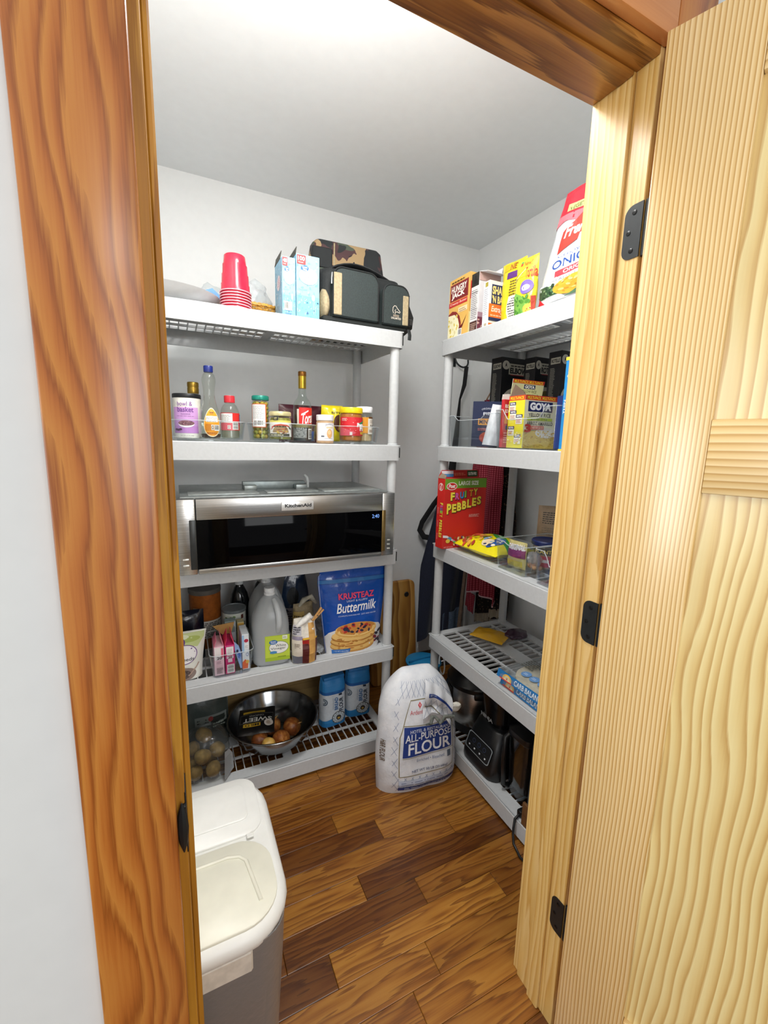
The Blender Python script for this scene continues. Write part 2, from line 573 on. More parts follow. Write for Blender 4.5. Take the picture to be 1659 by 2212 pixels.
class Pouch:
    """a filled soft bag: two bulged sheets sealed at the sides; S is its front surface"""
    def __init__(self, w, h, d, wf=None, tf=None, lean=None, amp=0.004, fr=9.0, seed=0.0, pw=2.4, seal=0.0, flatback=1.0):
        self.w, self.h, self.d = w, h, d
        self.wf = wf or (lambda v: 1.0)
        self.tf = tf or (lambda v: math.sin(PI * min(1, max(0, v))) ** 0.5)
        self.lean = lean or (lambda u, v: 0.0)
        self.amp, self.fr, self.seed, self.pw, self.fb = amp, fr, seed, pw, flatback
    def P(self, u, v, side):
        u = min(1.0, max(0.0, u)); v = min(1.0, max(0.0, v))
        a = abs(2 * u - 1)
        bul = max(0.0, 1 - a ** self.pw) ** 0.62
        x = (u - 0.5) * self.w * self.wf(v)
        th = self.d / 2 * self.tf(v) * bul
        q = Vector((x * self.fr, v * self.h * self.fr, self.seed + side * 3.0))
        nz = (noise.noise(q) + 0.5 * noise.noise(q * 2.3)) * self.amp * min(1, bul * 2.5)
        y = -th - nz if side < 0 else th * self.fb + nz
        return Vector((x, y + self.lean(u, v), v * self.h))
    def S(self, u, v, l):
        e = 0.004
        p = self.P(u, v, -1)
        a = self.P(min(1, u + e), v, -1) - self.P(max(0, u - e), v, -1)
        b = self.P(u, min(1, v + e), -1) - self.P(u, max(0, v - e), -1)
        n = a.cross(b)
        if n.length > 1e-12: n.normalize()
        else: n = Vector((0, -1, 0))
        return p + n * (l + 0.0006)
    def build(self, m, parent, name='bag', nu=22, nv=26):
        bm = BM()
        F = [[bm.verts.new(self.P(i / nu, j / nv, -1)) for i in range(nu + 1)] for j in range(nv + 1)]
        B = [[F[j][i] if i in (0, nu) else bm.verts.new(self.P(i / nu, j / nv, 1)) for i in range(nu + 1)] for j in range(nv + 1)]
        for j in range(nv):
            for i in range(nu):
                bm.faces.new((F[j][i], F[j][i + 1], F[j + 1][i + 1], F[j + 1][i]))
                bm.faces.new((B[j][i + 1], B[j][i], B[j + 1][i], B[j + 1][i + 1]))
        for row in (0, nv):
            for i in range(nu):
                q = (F[row][i + 1], F[row][i], B[row][i], B[row][i + 1]) if row == 0 else (F[row][i], F[row][i + 1], B[row][i + 1], B[row][i])
                q = list(dict.fromkeys(q))
                if len(q) >= 3:
                    try: bm.faces.new(q)
                    except ValueError: pass
        bmesh.ops.remove_doubles(bm, verts=bm.verts[:], dist=1e-6)
        return mesh_obj(name, bm, m, parent, 60)

def tub(bm, w, d, h, flare=0.01, r=0.02, th=0.0025, hf=None, n=5, rows=4):
    """open rounded tub with walls; hf(x, y, h) gives the rim height along the outline"""
    def loop(wi, di, ri, z, k):
        s = rrect(wi, di, ri, n)
        return [(x, y, (z if not hf else min(z, z / h * hf(x, y)) if z > 0.003 else z)) for x, y in s]
    L = []
    for i in range(rows + 1):
        q = i / rows
        L.append(loop(w - 2 * flare * (1 - q), d - 2 * flare * (1 - q), r, h * q, q))
    for i in range(rows, -1, -1):
        q = i / rows
        L.append(loop(w - 2 * flare * (1 - q) - 2 * th, d - 2 * flare * (1 - q) - 2 * th, max(0.002, r - th), max(0.003, h * q), q))
    loft(bm, L)
    return bm
def sheet(bm, fn, nu, nv, th=0.003, mi=0):
    """cloth: a grid of points fn(u, v) given a small thickness"""
    A = [[Vector(fn(i / nu, j / nv)) for i in range(nu + 1)] for j in range(nv + 1)]
    def nrm(j, i):
        a = A[j][min(nu, i + 1)] - A[j][max(0, i - 1)]
        b = A[min(nv, j + 1)][i] - A[max(0, j - 1)][i]
        n = a.cross(b)
        return n.normalized() if n.length > 1e-12 else Vector((0, -1, 0))
    T = [[bm.verts.new(A[j][i] + nrm(j, i) * th / 2) for i in range(nu + 1)] for j in range(nv + 1)]
    B = [[bm.verts.new(A[j][i] - nrm(j, i) * th / 2) for i in range(nu + 1)] for j in range(nv + 1)]
    for j in range(nv):
        for i in range(nu):
            bm.faces.new((T[j][i], T[j][i + 1], T[j + 1][i + 1], T[j + 1][i])).material_index = mi
            bm.faces.new((B[j][i + 1], B[j][i], B[j + 1][i], B[j + 1][i + 1])).material_index = mi
    for i in range(nu):
        bm.faces.new((T[0][i + 1], T[0][i], B[0][i], B[0][i + 1])).material_index = mi
        bm.faces.new((T[nv][i], T[nv][i + 1], B[nv][i + 1], B[nv][i])).material_index = mi
    for j in range(nv):
        bm.faces.new((T[j][0], T[j + 1][0], B[j + 1][0], B[j][0])).material_index = mi
        bm.faces.new((T[j + 1][nu], T[j][nu], B[j][nu], B[j + 1][nu])).material_index = mi
    return bm
# ------------------------------------------------------------------ room shell
WALL_DIM = mat('D0D2D0', 0.75, 0, 0.006, 30.0, 0.03, name='darkened_wall_paint')  # same wall paint, darkened to offset strong light on the kitchen side
WALL = mat('E9EBEB', 0.75, 0, 0.006, 30.0, 0.03, name='painted_wall')
CEIL = mat('ECEFF0', 0.8, 0, 0.006, 25.0, 0.03, name='painted_ceiling')
YB, XB, XL, ZC = 2.132, 1.583, -0.14, 2.44
DY0, DY1 = 0.545, 0.66           # door wall, kitchen face and pantry face
JX0, JX1, JZ = -0.011, 0.744, 2.012
def wall(name, *bx, m=None):
    bm = BM()
    for b in bx: box(bm, *b)
    return struct(name, bm, m or WALL, smooth=0)
wall('wall_back', (XL - 0.1, XB + 0.1, YB, YB + 0.1, 0, ZC))
wall('wall_right', (XB, XB + 0.1, DY1, YB, 0, ZC))
wall('wall_left', (XL - 0.1, XL, DY1, YB, 0, ZC))
wall('wall_front', (-1.6, JX0 - 0.018, DY0, DY1, 0, ZC), (JX1 + 0.018, 2.6, DY0, DY1, 0, ZC), (JX0 - 0.018, JX1 + 0.018, DY0, DY1, JZ + 0.018, ZC), m=WALL_DIM)
bm = BM(); box(bm, -1.6, 2.6, -1.6, YB + 0.1, ZC, ZC + 0.08); struct('ceiling', bm, CEIL, smooth=0)

bm = BM(); box(bm, XL, XB, YB - 0.012, YB, 0, 0.09, 0.002); struct('baseboard_back', bm, mat('4A3420', 0.6), smooth=0)
# floor: narrow hardwood boards, each its own object
bm = BM(); box(bm, -1.6, 2.6, -1.6, YB, -0.03, -0.0105)
floor = struct('floor', bm, mat('2A1A0E', 0.8), smooth=0)
OAK = wood('oiled_hardwood', ['B98D48', 'B48641', 'AB7B38', '9C6B2D', '7F5220'], across=(3.4, 34.0, 10.0), freq=34.0, warp=5.0, fibre=330.0, rough=0.34, coat=0.12, axis='Y', rnd=True, along=0,
           tone=[(0.0, '9A7C56'), (0.3, 'BEA078'), (0.65, 'F8E4B8'), (1.0, 'CCB084')], bump=0.10, fib=0.62, vary=0.2, dark=0.78, soft=0.16)
P_W = 0.0828
ends = {8: [0.61], 9: [0.468], 6: [0.454], 5: [0.594], 4: [0.839], 3: [0.459], 2: [0.196, 0.622], 1: [0.308, 0.857], 0: [0.561], -2: [0.774], -1: [1.02]}
rp = random.Random(21)
plank_meshes = {}
for k in range(-13, 17):
    y0 = 0.7425 + P_W * k
    if y0 + P_W > YB: continue
    cuts = sorted(ends.get(k, [0.25 + rp.random() * 0.5]))
    while cuts[0] > -0.55: cuts.insert(0, cuts[0] - 0.42 - 0.25 * rp.random())
    while cuts[-1] < 1.3: cuts.append(cuts[-1] + 0.42 + 0.25 * rp.random())
    if k in (7,): cuts = [-0.6, 0.02, 0.93, 1.6]
    cuts = [-0.9] + [c for c in cuts if -0.8 < c < 1.55] + [XB]
    for a, b in zip(cuts, cuts[1:]):
        L = b - a
        bm = BM(); box(bm, -L / 2 + 0.0004, L / 2 - 0.0004, -P_W / 2 + 0.0004, P_W / 2 - 0.0004, -0.0105, 0.0, 0.0012)
        o = mesh_obj('plank', bm, OAK, floor, 0)
        o.location = ((a + b) / 2, y0 + P_W / 2, 0)

# ------------------------------------------------------------------ door frame
STAIN = wood('orange_stained_wood', ['BC7B34', 'B87430', 'B16A29', 'A65E22', '8E4C17'], across=(12.0, 12.0, 2.5), freq=46.0, warp=7.5, fibre=360.0, rough=0.34, coat=0.35, axis='X', bump=0.012, fib=0.55, vary=0.16, dark=0.66, soft=0.26)
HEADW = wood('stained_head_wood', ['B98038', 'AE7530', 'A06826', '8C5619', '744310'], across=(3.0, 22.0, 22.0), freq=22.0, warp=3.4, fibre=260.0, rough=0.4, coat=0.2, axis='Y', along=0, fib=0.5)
PINE_J = wood('jamb_pine', ['E8C684', 'E3BF77', 'DCB468', 'CFA051'], across=(22.0, 26.0, 2.0), freq=70.0, warp=4.0, fibre=300.0, rough=0.38, coat=0.3, axis='Y', bump=0.04, fib=0.4)
AMBER = wood('amber_jamb_wood', ['C4902F', 'BA8426', 'AE781E', '9C6716'], across=(20.0, 26.0, 3.0), freq=26.0, warp=3.0, fibre=260.0, rough=0.55, coat=0.03, axis='Y', fib=0.5)
bm = BM(); box(bm, JX0 - 0.018, JX0, DY0, DY1, 0, JZ + 0.018, 0.0015); struct('trim_1', bm, AMBER)
bm = BM(); box(bm, JX0, JX0 + 0.008, 0.584, 0.618, 0, JZ, 0.002); struct('trim_2', bm, AMBER)
bm = BM(); box(bm, JX1, JX1 + 0.018, DY0, DY1, 0, JZ + 0.018, 0.0012); struct('trim_3', bm, PINE_J)
bm = BM(); box(bm, JX1 - 0.008, JX1, 0.584, 0.618, 0, JZ, 0.002); struct('trim_4', bm, PINE_J)
bm = BM(); box(bm, JX0, JX1, DY0, DY1, JZ, JZ + 0.018, 0.0012); struct('trim_5', bm, HEADW)
bm = BM(); box(bm, JX0 + 0.008, JX1 - 0.008, 0.584, 0.618, JZ - 0.008, JZ, 0.002); struct('trim_6', bm, HEADW)
# flat casings, kitchen side (left, right, head) then pantry side
bm = BM(); box(bm, -0.116, -0.021, DY0 - 0.020, DY0, 0, 2.125, 0.003, seg=2); struct('trim_7', bm, STAIN)
bm = BM(); box(bm, JX1 + 0.008, JX1 + 0.103, DY0 - 0.020, DY0, 0, 2.125, 0.003, seg=2); struct('trim_8', bm, STAIN)
STAINH = wood('orange_stained_head', ['E8A870', 'E29F64', 'DA9456', 'CC8448'], across=(2.4, 14.0, 14.0), freq=9.0, warp=3.0, fibre=240.0, rough=0.35, coat=0.4, axis='Z', along=0, bump=0.03)
bm = BM(); box(bm, -0.021, JX1 + 0.008, DY0 - 0.020, DY0, JZ + 0.010, 2.125, 0.003, seg=2); struct('trim_9', bm, STAINH)
bm = BM(); box(bm, -0.108, JX0 - 0.006, DY1, DY1 + 0.02, 0, 2.1, 0.002); struct('trim_10', bm, PINE_J)
bm = BM(); box(bm, JX1 + 0.006, JX1 + 0.1, DY1, DY1 + 0.02, 0, 2.1, 0.002); struct('trim_11', bm, PINE_J)
bm = BM(); box(bm, JX0 - 0.006, JX1 + 0.006, DY1, DY1 + 0.02, JZ + 0.006, 2.1, 0.002); struct('trim_12', bm, HEADW)

BLACK = mat('1E2224', 0.45, 0.3, 0.05, name='black_hardware')
# strike plate on the left jamb
t = thing('strike_plate', 'black metal strike plate lip on the left door jamb', 'strike plate', (JX0, 0.552, 0.88))
bm = BM(); box(bm, -0.0005, 0.0012, -0.007, 0.03, -0.045, 0.045, 0.0006)
mesh_obj('plate', bm, BLACK, t)
bm = BM(); tube(bm, [(-0.004, -0.0135, z) for z in (-0.036, -0.02, 0.0, 0.02, 0.036)], [0.001, 0.0055, 0.007, 0.0055, 0.001], 8)
box(bm, -0.004, 0.001, -0.013, -0.004, -0.03, 0.03, 0.001)
mesh_obj('lip', bm, BLACK, t)

# hinges on the right jamb
def hinge(z, words):
    t = thing('door_hinge', words, 'hinge', (JX1, 0.546, z))
    bm = BM()
    r = 0.016; hh = 0.0445; yy = 0.031
    out = [(-0.002, -hh)]
    for cy, cz, a0 in ((yy - r, -hh + r, -90), (yy - r, hh - r, 0)):
        for i in range(7):
            a = math.radians(a0 + 15 * i)
            out.append((cy + r * math.cos(a), cz + r * math.sin(a)))
    out.append((-0.002, hh))
    loft(bm, [[(-0.0016, y, zz) for y, zz in out], [(0.0002, y, zz) for y, zz in out]])
    mesh_obj('leaf', bm, BLACK, t)
    for y, zz in ((0.013, 0.031), (0.021, 0.0), (0.013, -0.031)):
        bm = BM()
        lathe(bm, [(0.0, 0.0), (0.0042, 0.0), (0.0042, 0.0006), (0.0028, 0.0012), (0, 0.0012)], 14)
        bmesh.ops.transform(bm, matrix=Matrix.Rotation(-PI / 2, 4, 'Y'), verts=bm.verts)
        box(bm, -0.0013, -0.0011, -0.0022, 0.0022, -0.0004, 0.0004); box(bm, -0.0013, -0.0011, -0.0004, 0.0004, -0.0022, 0.0022)
        mesh_obj('screw', bm, mat('0E1011', 0.35, 0.4), t, loc=(-0.0016, y, zz))
    bm = BM(); lathe(bm, [(0.0055, -hh), (0.0055, hh)], 12, c=(0.005, -0.008)); mesh_obj('knuckle', bm, BLACK, t)
hinge(1.752, 'black rounded door hinge with three screws, topmost of the three on right jamb')
hinge(1.025, 'black rounded door hinge halfway up right jamb, beside the mid rail height')
hinge(0.305, 'black rounded door hinge near the floor, lowest on right jamb')

# open pine door
STILE = wood('pine_stile', ['EFD6A2', 'EACC92', 'E0BC7C', 'BF9048'], across=(9.0, 9.0, 2.2), freq=150.0, warp=2.6, fibre=200.0, rough=0.3, coat=0.55, axis='X', bump=0.10)
RAIL = wood('pine_rail', ['F0D6A0', 'EACC90', 'E0BC7C', 'C69A54'], across=(3.0, 9.0, 9.0), freq=85.0, warp=1.6, fibre=200.0, rough=0.34, coat=0.4, axis='Z', along=0, bump=0.12)
PANEL = wood('pine_panel', ['EDDCA0', 'E8D292', 'DFC27E', 'C8A25E'], across=(11.0, 11.0, 2.6), freq=62.0, warp=3.6, fibre=200.0, rough=0.4, coat=0.3, axis='X', bump=0.10)
door = D.objects.new('door_1', None); COL.objects.link(door)
door.location = (0.712, 0.514, 0); door.rotation_euler = (0, 0, math.radians(-70)); door['kind'] = 'structure'
DT = 0.035; W_D = 0.735; ZT = 2.010
def dpart(name, x0, x1, z0, z1, m, y0=0.0, y1=DT, bev=0.0022):
    bm = BM(); box(bm, x0, x1, y0, y1, z0, z1, bev, seg=2); return mesh_obj(name, bm, m, door)
dpart('hinge_stile', 0, 0.126, 0.010, ZT, STILE)
dpart('lock_stile', W_D - 0.126, W_D, 0.010, ZT, STILE)
dpart('top_rail', 0.126, W_D - 0.126, 1.896, ZT, RAIL)
dpart('middle_rail', 0.126, W_D - 0.126, 1.309, 1.425, RAIL)
dpart('bottom_rail', 0.126, W_D - 0.126, 0.010, 0.237, RAIL)
dpart('panel', 0.120, W_D - 0.120, 1.425, 1.896, PANEL, 0.011, DT - 0.011, 0)
dpart('panel', 0.120, W_D - 0.120, 0.237, 1.309, PANEL, 0.011, DT - 0.011, 0)
bm = BM()
lathe(bm, [(0.0, 0.0), (0.03, 0.0), (0.03, 0.006), (0.011, 0.010), (0.011, 0.030), (0.026, 0.036), (0.028, 0.050), (0.018, 0.062), (0, 0.064)], 24)
bmesh.ops.transform(bm, matrix=Matrix.Translation((W_D - 0.07, 0, 0.93)) @ Matrix.Rotation(PI / 2, 4, 'X'), verts=bm.verts)
mesh_obj('door_knob', bm, BLACK, door)

# ------------------------------------------------------------------ resin shelving units
RESIN = mat('C3C6C8', 0.55, 0, 0.015, 90.0, 0.04, name='grey_white_resin')
TZ = [1.793, 1.361, 0.930, 0.498, 0.073]
LIP = 0.061
SW, SD = 0.914, 0.445
def tier_mesh():
    bm = BM()
    o0 = rrect(SW, SD, 0.018, 4); o1 = rrect(SW - 0.004, SD - 0.004, 0.017, 4); i0 = rrect(SW - 0.012, SD - 0.012, 0.013, 4)
    sh = lambda o, z: [(x + SW / 2, y + SD / 2, z) for x, y in o]
    L = [sh(i0, -0.004), sh(i0, -LIP), sh(o0, -LIP), sh(o0, -0.003), sh(o1, 0.0), sh(i0, 0.0), sh(i0, -0.004)]
    loft(bm, L, cap0=False, cap1=False)
    bmesh.ops.remove_doubles(bm, verts=bm.verts[:], dist=1e-6)
    z0, z1 = -0.004, 0.0
    def strip(x0, x1, y0, y1, zz=z0): box(bm, x0, x1, y0, y1, zz, z1)
    xa = [0.037, 0.440]; xb = [0.474, 0.877]
    for y0, y1 in ((0.002, 0.055), (0.208, 0.272), (0.400, SD - 0.002)): strip(0.002, SW - 0.002, y0, y1)
    for x0, x1 in ((0.002, 0.037), (0.440, 0.474), (0.877, SW - 0.002)):
        for y0, y1 in ((0.055, 0.208), (0.272, 0.400)): strip(x0, x1, y0, y1)
    for a, b in (xa, xb):
        for y in (0.128, 0.338): strip(a, b, y, y + 0.008, -0.008)
        p = (b - a) / 13
        for k in range(14):
            x = a + p * k
            for y0, y1 in ((0.055, 0.128), (0.136, 0.208), (0.272, 0.338), (0.346, 0.400)):
                box(bm, x - 0.0018, x + 0.0018, y0, y1, -0.008, 0.0)
        for y in (0.055, 0.208, 0.272, 0.400): box(bm, a, b, y - 0.0015, y + 0.0015, -0.008, -0.003)
    return bm
def shelf_unit(label, loc, rz):
    t = thing('shelving_unit', label, 'shelf unit', loc, rz)
    first = None
    for z in TZ:
        if first is None: first = mesh_obj('shelf', tier_mesh(), RESIN, t, 30, loc=(0, 0, z))
        else:
            o = first.copy(); COL.objects.link(o); o.location = (0, 0, z)
        bm = BM(); box(bm, -0.0012, 0.0030, -0.003, 0.003, -LIP * 0.82, -0.010, 0.0008)
        mesh_obj('corner_slot', bm, mat('17191A', 0.7), t, loc=(SW - 0.0040, 0.0070, z))
    leg0 = None
    ins = 0.026
    for zt, zb in zip(TZ, TZ[1:]):
        for x in (ins, SW - ins):
            for y in (ins, SD - ins):
                if leg0 is None:
                    bm = BM(); Hh = zt - zb
                    lathe(bm, [(0.021, 0.0), (0.021, 0.004), (0.019, 0.006), (0.019, Hh - 0.004)], 20)
                    leg0 = mesh_obj('post', bm, RESIN, t, 40, loc=(x, y, zb))
                else:
                    o = leg0.copy(); COL.objects.link(o); o.location = (x, y, zb)
    for x in (ins, SW - ins):
        for y in (ins, SD - ins):
            bm = BM(); lathe(bm, [(0.020, 0.0), (0.020, 0.070)], 16); mesh_obj('foot', bm, RESIN, t, 40, loc=(x, y, 0))
    return t
shelf_unit('light grey plastic five-tier shelving unit with grid shelves along the back wall, holding the microwave', (-0.097, 1.543, 0), 0)
shelf_unit('light grey five-tier shelving unit along the right wall, holding cereal and tortillas', (1.020, 1.599, 0), -PI / 2)
# ================================================================== back-wall unit, top shelf
Z1, Z2, Z3, Z4, Z5 = [z + 0.0004 for z in TZ]
CLEAR = clear()
RIMC = clear('F2F6F8', 0.08, 0.3, 0, 0.35, name='clear_rim')
FILM = clear('F6F8FA', 0.12, 0.22, 0.9, 0.06, name='crinkled_film')
FILM2 = clear('EEF1F2', 0.15, 0.25, 1.0, 0.22, name='milky_film')

t = thing('platter', 'large white oval platter overhanging the top shelf left of the red cups', 'platter', (-0.005, 1.675, Z1))
bm = BM()
lathe(bm, [(0, 0.0), (0.095, 0.0), (0.10, 0.004), (0.125, 0.012), (0.168, 0.033), (0.172, 0.036), (0.168, 0.037), (0.122, 0.017), (0.09, 0.010), (0, 0.010)], 40)
mesh_obj('dish', bm, mat('EDF0F2', 0.25, 0, 0.01), t)
bm = BM(); lathe(bm, [(0.09, -0.0003), (0.096, -0.0003), (0.096, 0.003), (0.09, 0.003)], 40, cap=False)
mesh_obj('foot_ring', bm, mat('DDE2E6', 0.3), t)

# wicker basket with two bags in it
t = thing('wicker_basket', 'low woven wicker basket behind the red cups on the top shelf', 'basket', (0.290, 1.775, Z1))
bx, by, bh = 0.116, 0.085, 0.058
WICK = mat('C9963E', 0.55, 0, 0.22, 160, 0.1, name='wicker'); WICK2 = mat('B37F2C', 0.55, 0, 0.2, 160, 0.1)
bm = BM()
ell = lambda q, k: (bx * k * math.cos(q), by * k * math.sin(q))
for row in range(7):
    zz = 0.006 + row * 0.0075
    kk = 0.86 + 0.14 * row / 6
    tube(bm, [(*ell(2 * PI * i / 96, kk + 0.018 * (1 if (i // 2 + row) % 2 else -1)), zz) for i in range(96)], 0.0036, 5, closed=True)
o = mesh_obj('weave', bm, WICK, t, 60)
bm = BM()
for i in range(48):
    q = 2 * PI * i / 48
    tube(bm, [(*ell(q, 0.86), 0.002), (*ell(q, 1.0), 0.052)], 0.0028, 5)
mesh_obj('stakes', bm, WICK2, t, 60)
bm = BM()
for s in (0, 1):
    tube(bm, [(bx * 1.03 * math.cos(q) + 0.002 * math.cos(12 * q + s * PI), by * 1.04 * math.sin(q), bh + 0.003 * math.sin(24 * q + s * PI)) for q in [2 * PI * i / 120 for i in range(120)]], 0.0042, 6, closed=True)
mesh_obj('rim', bm, WICK, t, 60)
bm = BM(); prism(bm, [ell(2 * PI * i / 32, 0.85) for i in range(32)], 0, 0.004); mesh_obj('bottom', bm, WICK2, t)
t = thing('plastic_bag', 'crumpled clear bag with blue and red print left of the red cups', 'plastic bag', (0.158, 1.893, Z1))
bm = BM(); blob(bm, (0, 0, 0.085), 0.066, 3, 0.42, 5.0, 2.0, scale=(0.95, 0.62, 1.05), floor=0.002); mesh_obj('film', bm, FILM2, t, 20)
S = lambda u, v, l: Vector((-0.034 + 0.068 * u, -0.047 - l - 0.003 * math.sin(5 * u), 0.075 + 0.055 * v + 0.012 * u))
p = Print(S); p.poly([(0.05, 0.85), (0.45, 0.95), (0.95, 0.35), (0.7, 0.1), (0.5, 0.45), (0.1, 0.5)], '6FA6DC'); p.ring(0.42, 0.2, 0.18, 0.15, 0.3, 'D0384A'); p.text('FFC', 0.32, 0.13, 0.54, 0.27, 'D0384A', 0.02); p.text('Clear', 0.6, 0.1, 0.98, 0.28, 'D05A7A', 0.01); p.build(t, 'print')
t = thing('plastic_bag', 'crumpled clear bag of brown napkins between the red cups and the blue boxes', 'plastic bag', (0.292, 1.775, Z1 + 0.006))
bm = BM(); blob(bm, (0, 0, 0.082), 0.074, 3, 0.36, 5.0, 7.0, scale=(0.80, 0.56, 1.0), floor=0.002); mesh_obj('film', bm, FILM2, t, 20)
bm = BM(); blob(bm, (0.02, -0.0, 0.045), 0.034, 2, 0.3, 5.0, 9.0, scale=(0.9, 0.6, 0.9), floor=0.004); mesh_obj('napkins', bm, mat('BFA083', 0.8, 0, 0.1), t, 20)
bm = BM(); box(bm, -0.045, -0.01, -0.02, 0.02, 0.02, 0.065, 0.003); mesh_obj('packet', bm, mat('D9CFC6', 0.6), t)

# stacked party cups, upside down
RED = mat('D71F3F', 0.22, 0, 0.02, name='red_plastic', coat=0.4)
ROLL = mat('F0A9B4', 0.3, 0, 0.02)
cup_lbl = ['topmost red plastic cup, upside down, crowning the stack on the top shelf'] + ['red plastic cup in the stack, its pale rim %s from the top' % q for q in ('second', 'third', 'fourth', 'fifth', 'sixth')] + ['bottom red plastic cup of the stack, its pale rim resting on the shelf']
cup0 = None
for i in range(7):
    if cup0 is None:
        cup0 = thing('plastic_cup', cup_lbl[0], 'cup', (0.206, 1.60, Z1 + 0.0087 * 6), group='stacked red party cups')
        bm = BM()
        H = 0.118
        pr = [(0.0474, 0.002), (0.0465, 0.005), (0.0455, 0.028), (0.0438, 0.0285), (0.0425, 0.058), (0.0405, 0.0585), (0.039, 0.088), (0.0365, 0.0885), (0.034, H - 0.003), (0.031, H), (0.0, H - 0.001)]
        lathe(bm, pr + [(0.0, H - 0.0013)] + [(r_ - 0.0002, z_ - 0.0003 if z_ > 0.11 else z_) for r_, z_ in pr[-2::-1]] + [pr[0]], 36, cap=False)
        mesh_obj('body', bm, RED, cup0, 40)
        bm = BM(); tube(bm, [(0.0490 * math.cos(2 * PI * k / 40), 0.0490 * math.sin(2 * PI * k / 40), 0.0026) for k in range(40)], 0.0021, 8, closed=True)
        mesh_obj('rolled_rim', bm, ROLL, cup0, 60)
        finish(cup0.children[1], 'pale pink rolled rim')
    else:
        dup(cup0, (0.206, 1.60, Z1 + 0.0087 * (6 - i)), label=cup_lbl[i])

# two boxes of cutlery
def cutlery(loc, w, d, h, num, words, label, side):
    t = carton('cutlery_box', label, loc, w, d, h, '8FC6E2')
    p = Print(S_front(w, d, h))
    p.dots(0.03, 0.03, 0.97, 0.97, 60, 0.05, 0.02, ['A6D6EC', '7FBEDE', '76B6DA'], 4)
    p.rect(0.02, 0.02, 0.98, 0.36, '78BCDE').dots(0.03, 0.03, 0.97, 0.35, 40, 0.05, 0.02, ['9CD0E8', '68AED4'], 8)
    p.rect(0.0 + 0.03, 0.845, 0.40, 0.985, 'E23A3A').text(num, 0.07, 0.90, 0.36, 0.965, 'FFFFFF', 0.02).text('Count', 0.09, 0.865, 0.30, 0.885, 'FFFFFF')
    p.ell(0.52, 0.67, 0.40, 0.13, 'F4F4F8').ell(0.36, 0.79, 0.17, 0.045, '2A6CB8').text('Great', 0.25, 0.79, 0.47, 0.825, 'FFFFFF', 0.01).text('Value', 0.27, 0.755, 0.45, 0.788, 'FFFFFF', 0.01)
    p.text('Everyday', 0.24, 0.70, 0.80, 0.745, 'C07A98', 0.0).text('Clear', 0.34, 0.645, 0.72, 0.69, 'C07A98', 0.0).text(words, 0.28, 0.59, 0.80, 0.635, 'C07A98', 0.0)
    p.text('Recyclable', 0.10, 0.44, 0.46, 0.465, '6E86B8')
    p.ell(0.72, 0.34, 0.07, 0.05, 'E6F4FB').line([(0.72, 0.30), (0.73, 0.08)], 0.012, 'D3ECF8').line([(0.78, 0.3), (0.80, 0.07)], 0.010, 'D3ECF8')
    p.poly([(0.42, 0.08), (0.52, 0.08), (0.47, 0.12)], '4A6C9A')
    if side: p.barcode(0.14, 0.10, 0.7, 0.25, 5).small(0.2, 0.02, 0.8, 0.07, 2, '6E86B8', 2)
    p.build(t)
    q = Print(S_left(w, d, h)); q.dots(0.03, 0.03, 0.97, 0.97, 60, 0.05, 0.02, ['C4E4F2', 'D5EEF8', '9CCBE2'], 14); q.ell(0.55, 0.62, 0.22, 0.13, 'E9E2E6').text(words, 0.45, 0.56, 0.66, 0.7, 'C07A98', rot=90); q.build(t, 'side_print')
    return t
t = cutlery((0.377, 1.625, Z1), 0.046, 0.115, 0.190, '48', 'Forks', 'narrow light blue box of 48 clear forks, open, right of the red cups', True)
flap(t, [(-0.023, 0.0575, 0.190), (-0.023, -0.03, 0.190), (-0.018, -0.03, 0.216), (-0.018, 0.0575, 0.216)], '3A3A30')
flap(t, [(-0.023, 0.0575, 0.190), (0.023, 0.0575, 0.190), (0.018, 0.070, 0.206), (-0.018, 0.070, 0.206)], '45443A')
t = cutlery((0.443, 1.622, Z1), 0.082, 0.115, 0.206, '100', 'Spoons', 'wide light blue box of 100 clear spoons, open, beside the black cooler bag', False)
flap(t, [(-0.041, 0.0575, 0.206), (-0.041, -0.05, 0.206), (-0.036, -0.045, 0.232), (-0.036, 0.0575, 0.232)], '3A3A30')
flap(t, [(-0.041, 0.0575, 0.206), (0.041, 0.0575, 0.206), (0.036, 0.072, 0.222), (-0.036, 0.072, 0.222)], '45443A')

# black and tan cooler bag
NYL = mat('1B1F20', 0.75, 0, 0.12, 200, 0.25, name='black_nylon'); SLATE = mat('2C3636', 0.7, 0, 0.1, 220, 0.25, name='slate_nylon')
TAN = mat('AB9C7C', 0.75, 0, 0.08, 120, 0.3, name='tan_nylon')
t = thing('cooler_bag', 'black soft cooler bag with tan side panels, two front pockets and a duck emblem', 'cooler bag', (0.672, 1.690, Z1), math.radians(1.5))
bm = BM()
lp = lambda w, d, z, dy=0.0, r=0.04: [(x, y + dy, z) for x, y in rrect(w, d, r, 6)]
loft(bm, [lp(0.34, 0.165, 0.0), lp(0.352, 0.172, 0.012), lp(0.355, 0.175, 0.10), lp(0.345, 0.17, 0.175), lp(0.325, 0.15, 0.200), lp(0.28, 0.11, 0.208)])
mesh_obj('body', bm, NYL, t, 50)
bm = BM(); box(bm, -0.176, 0.172, -0.112, 0.08, 0.0, 0.028, 0.012, seg=3); mesh_obj('base_panel', bm, mat('161C1B', 0.8), t)
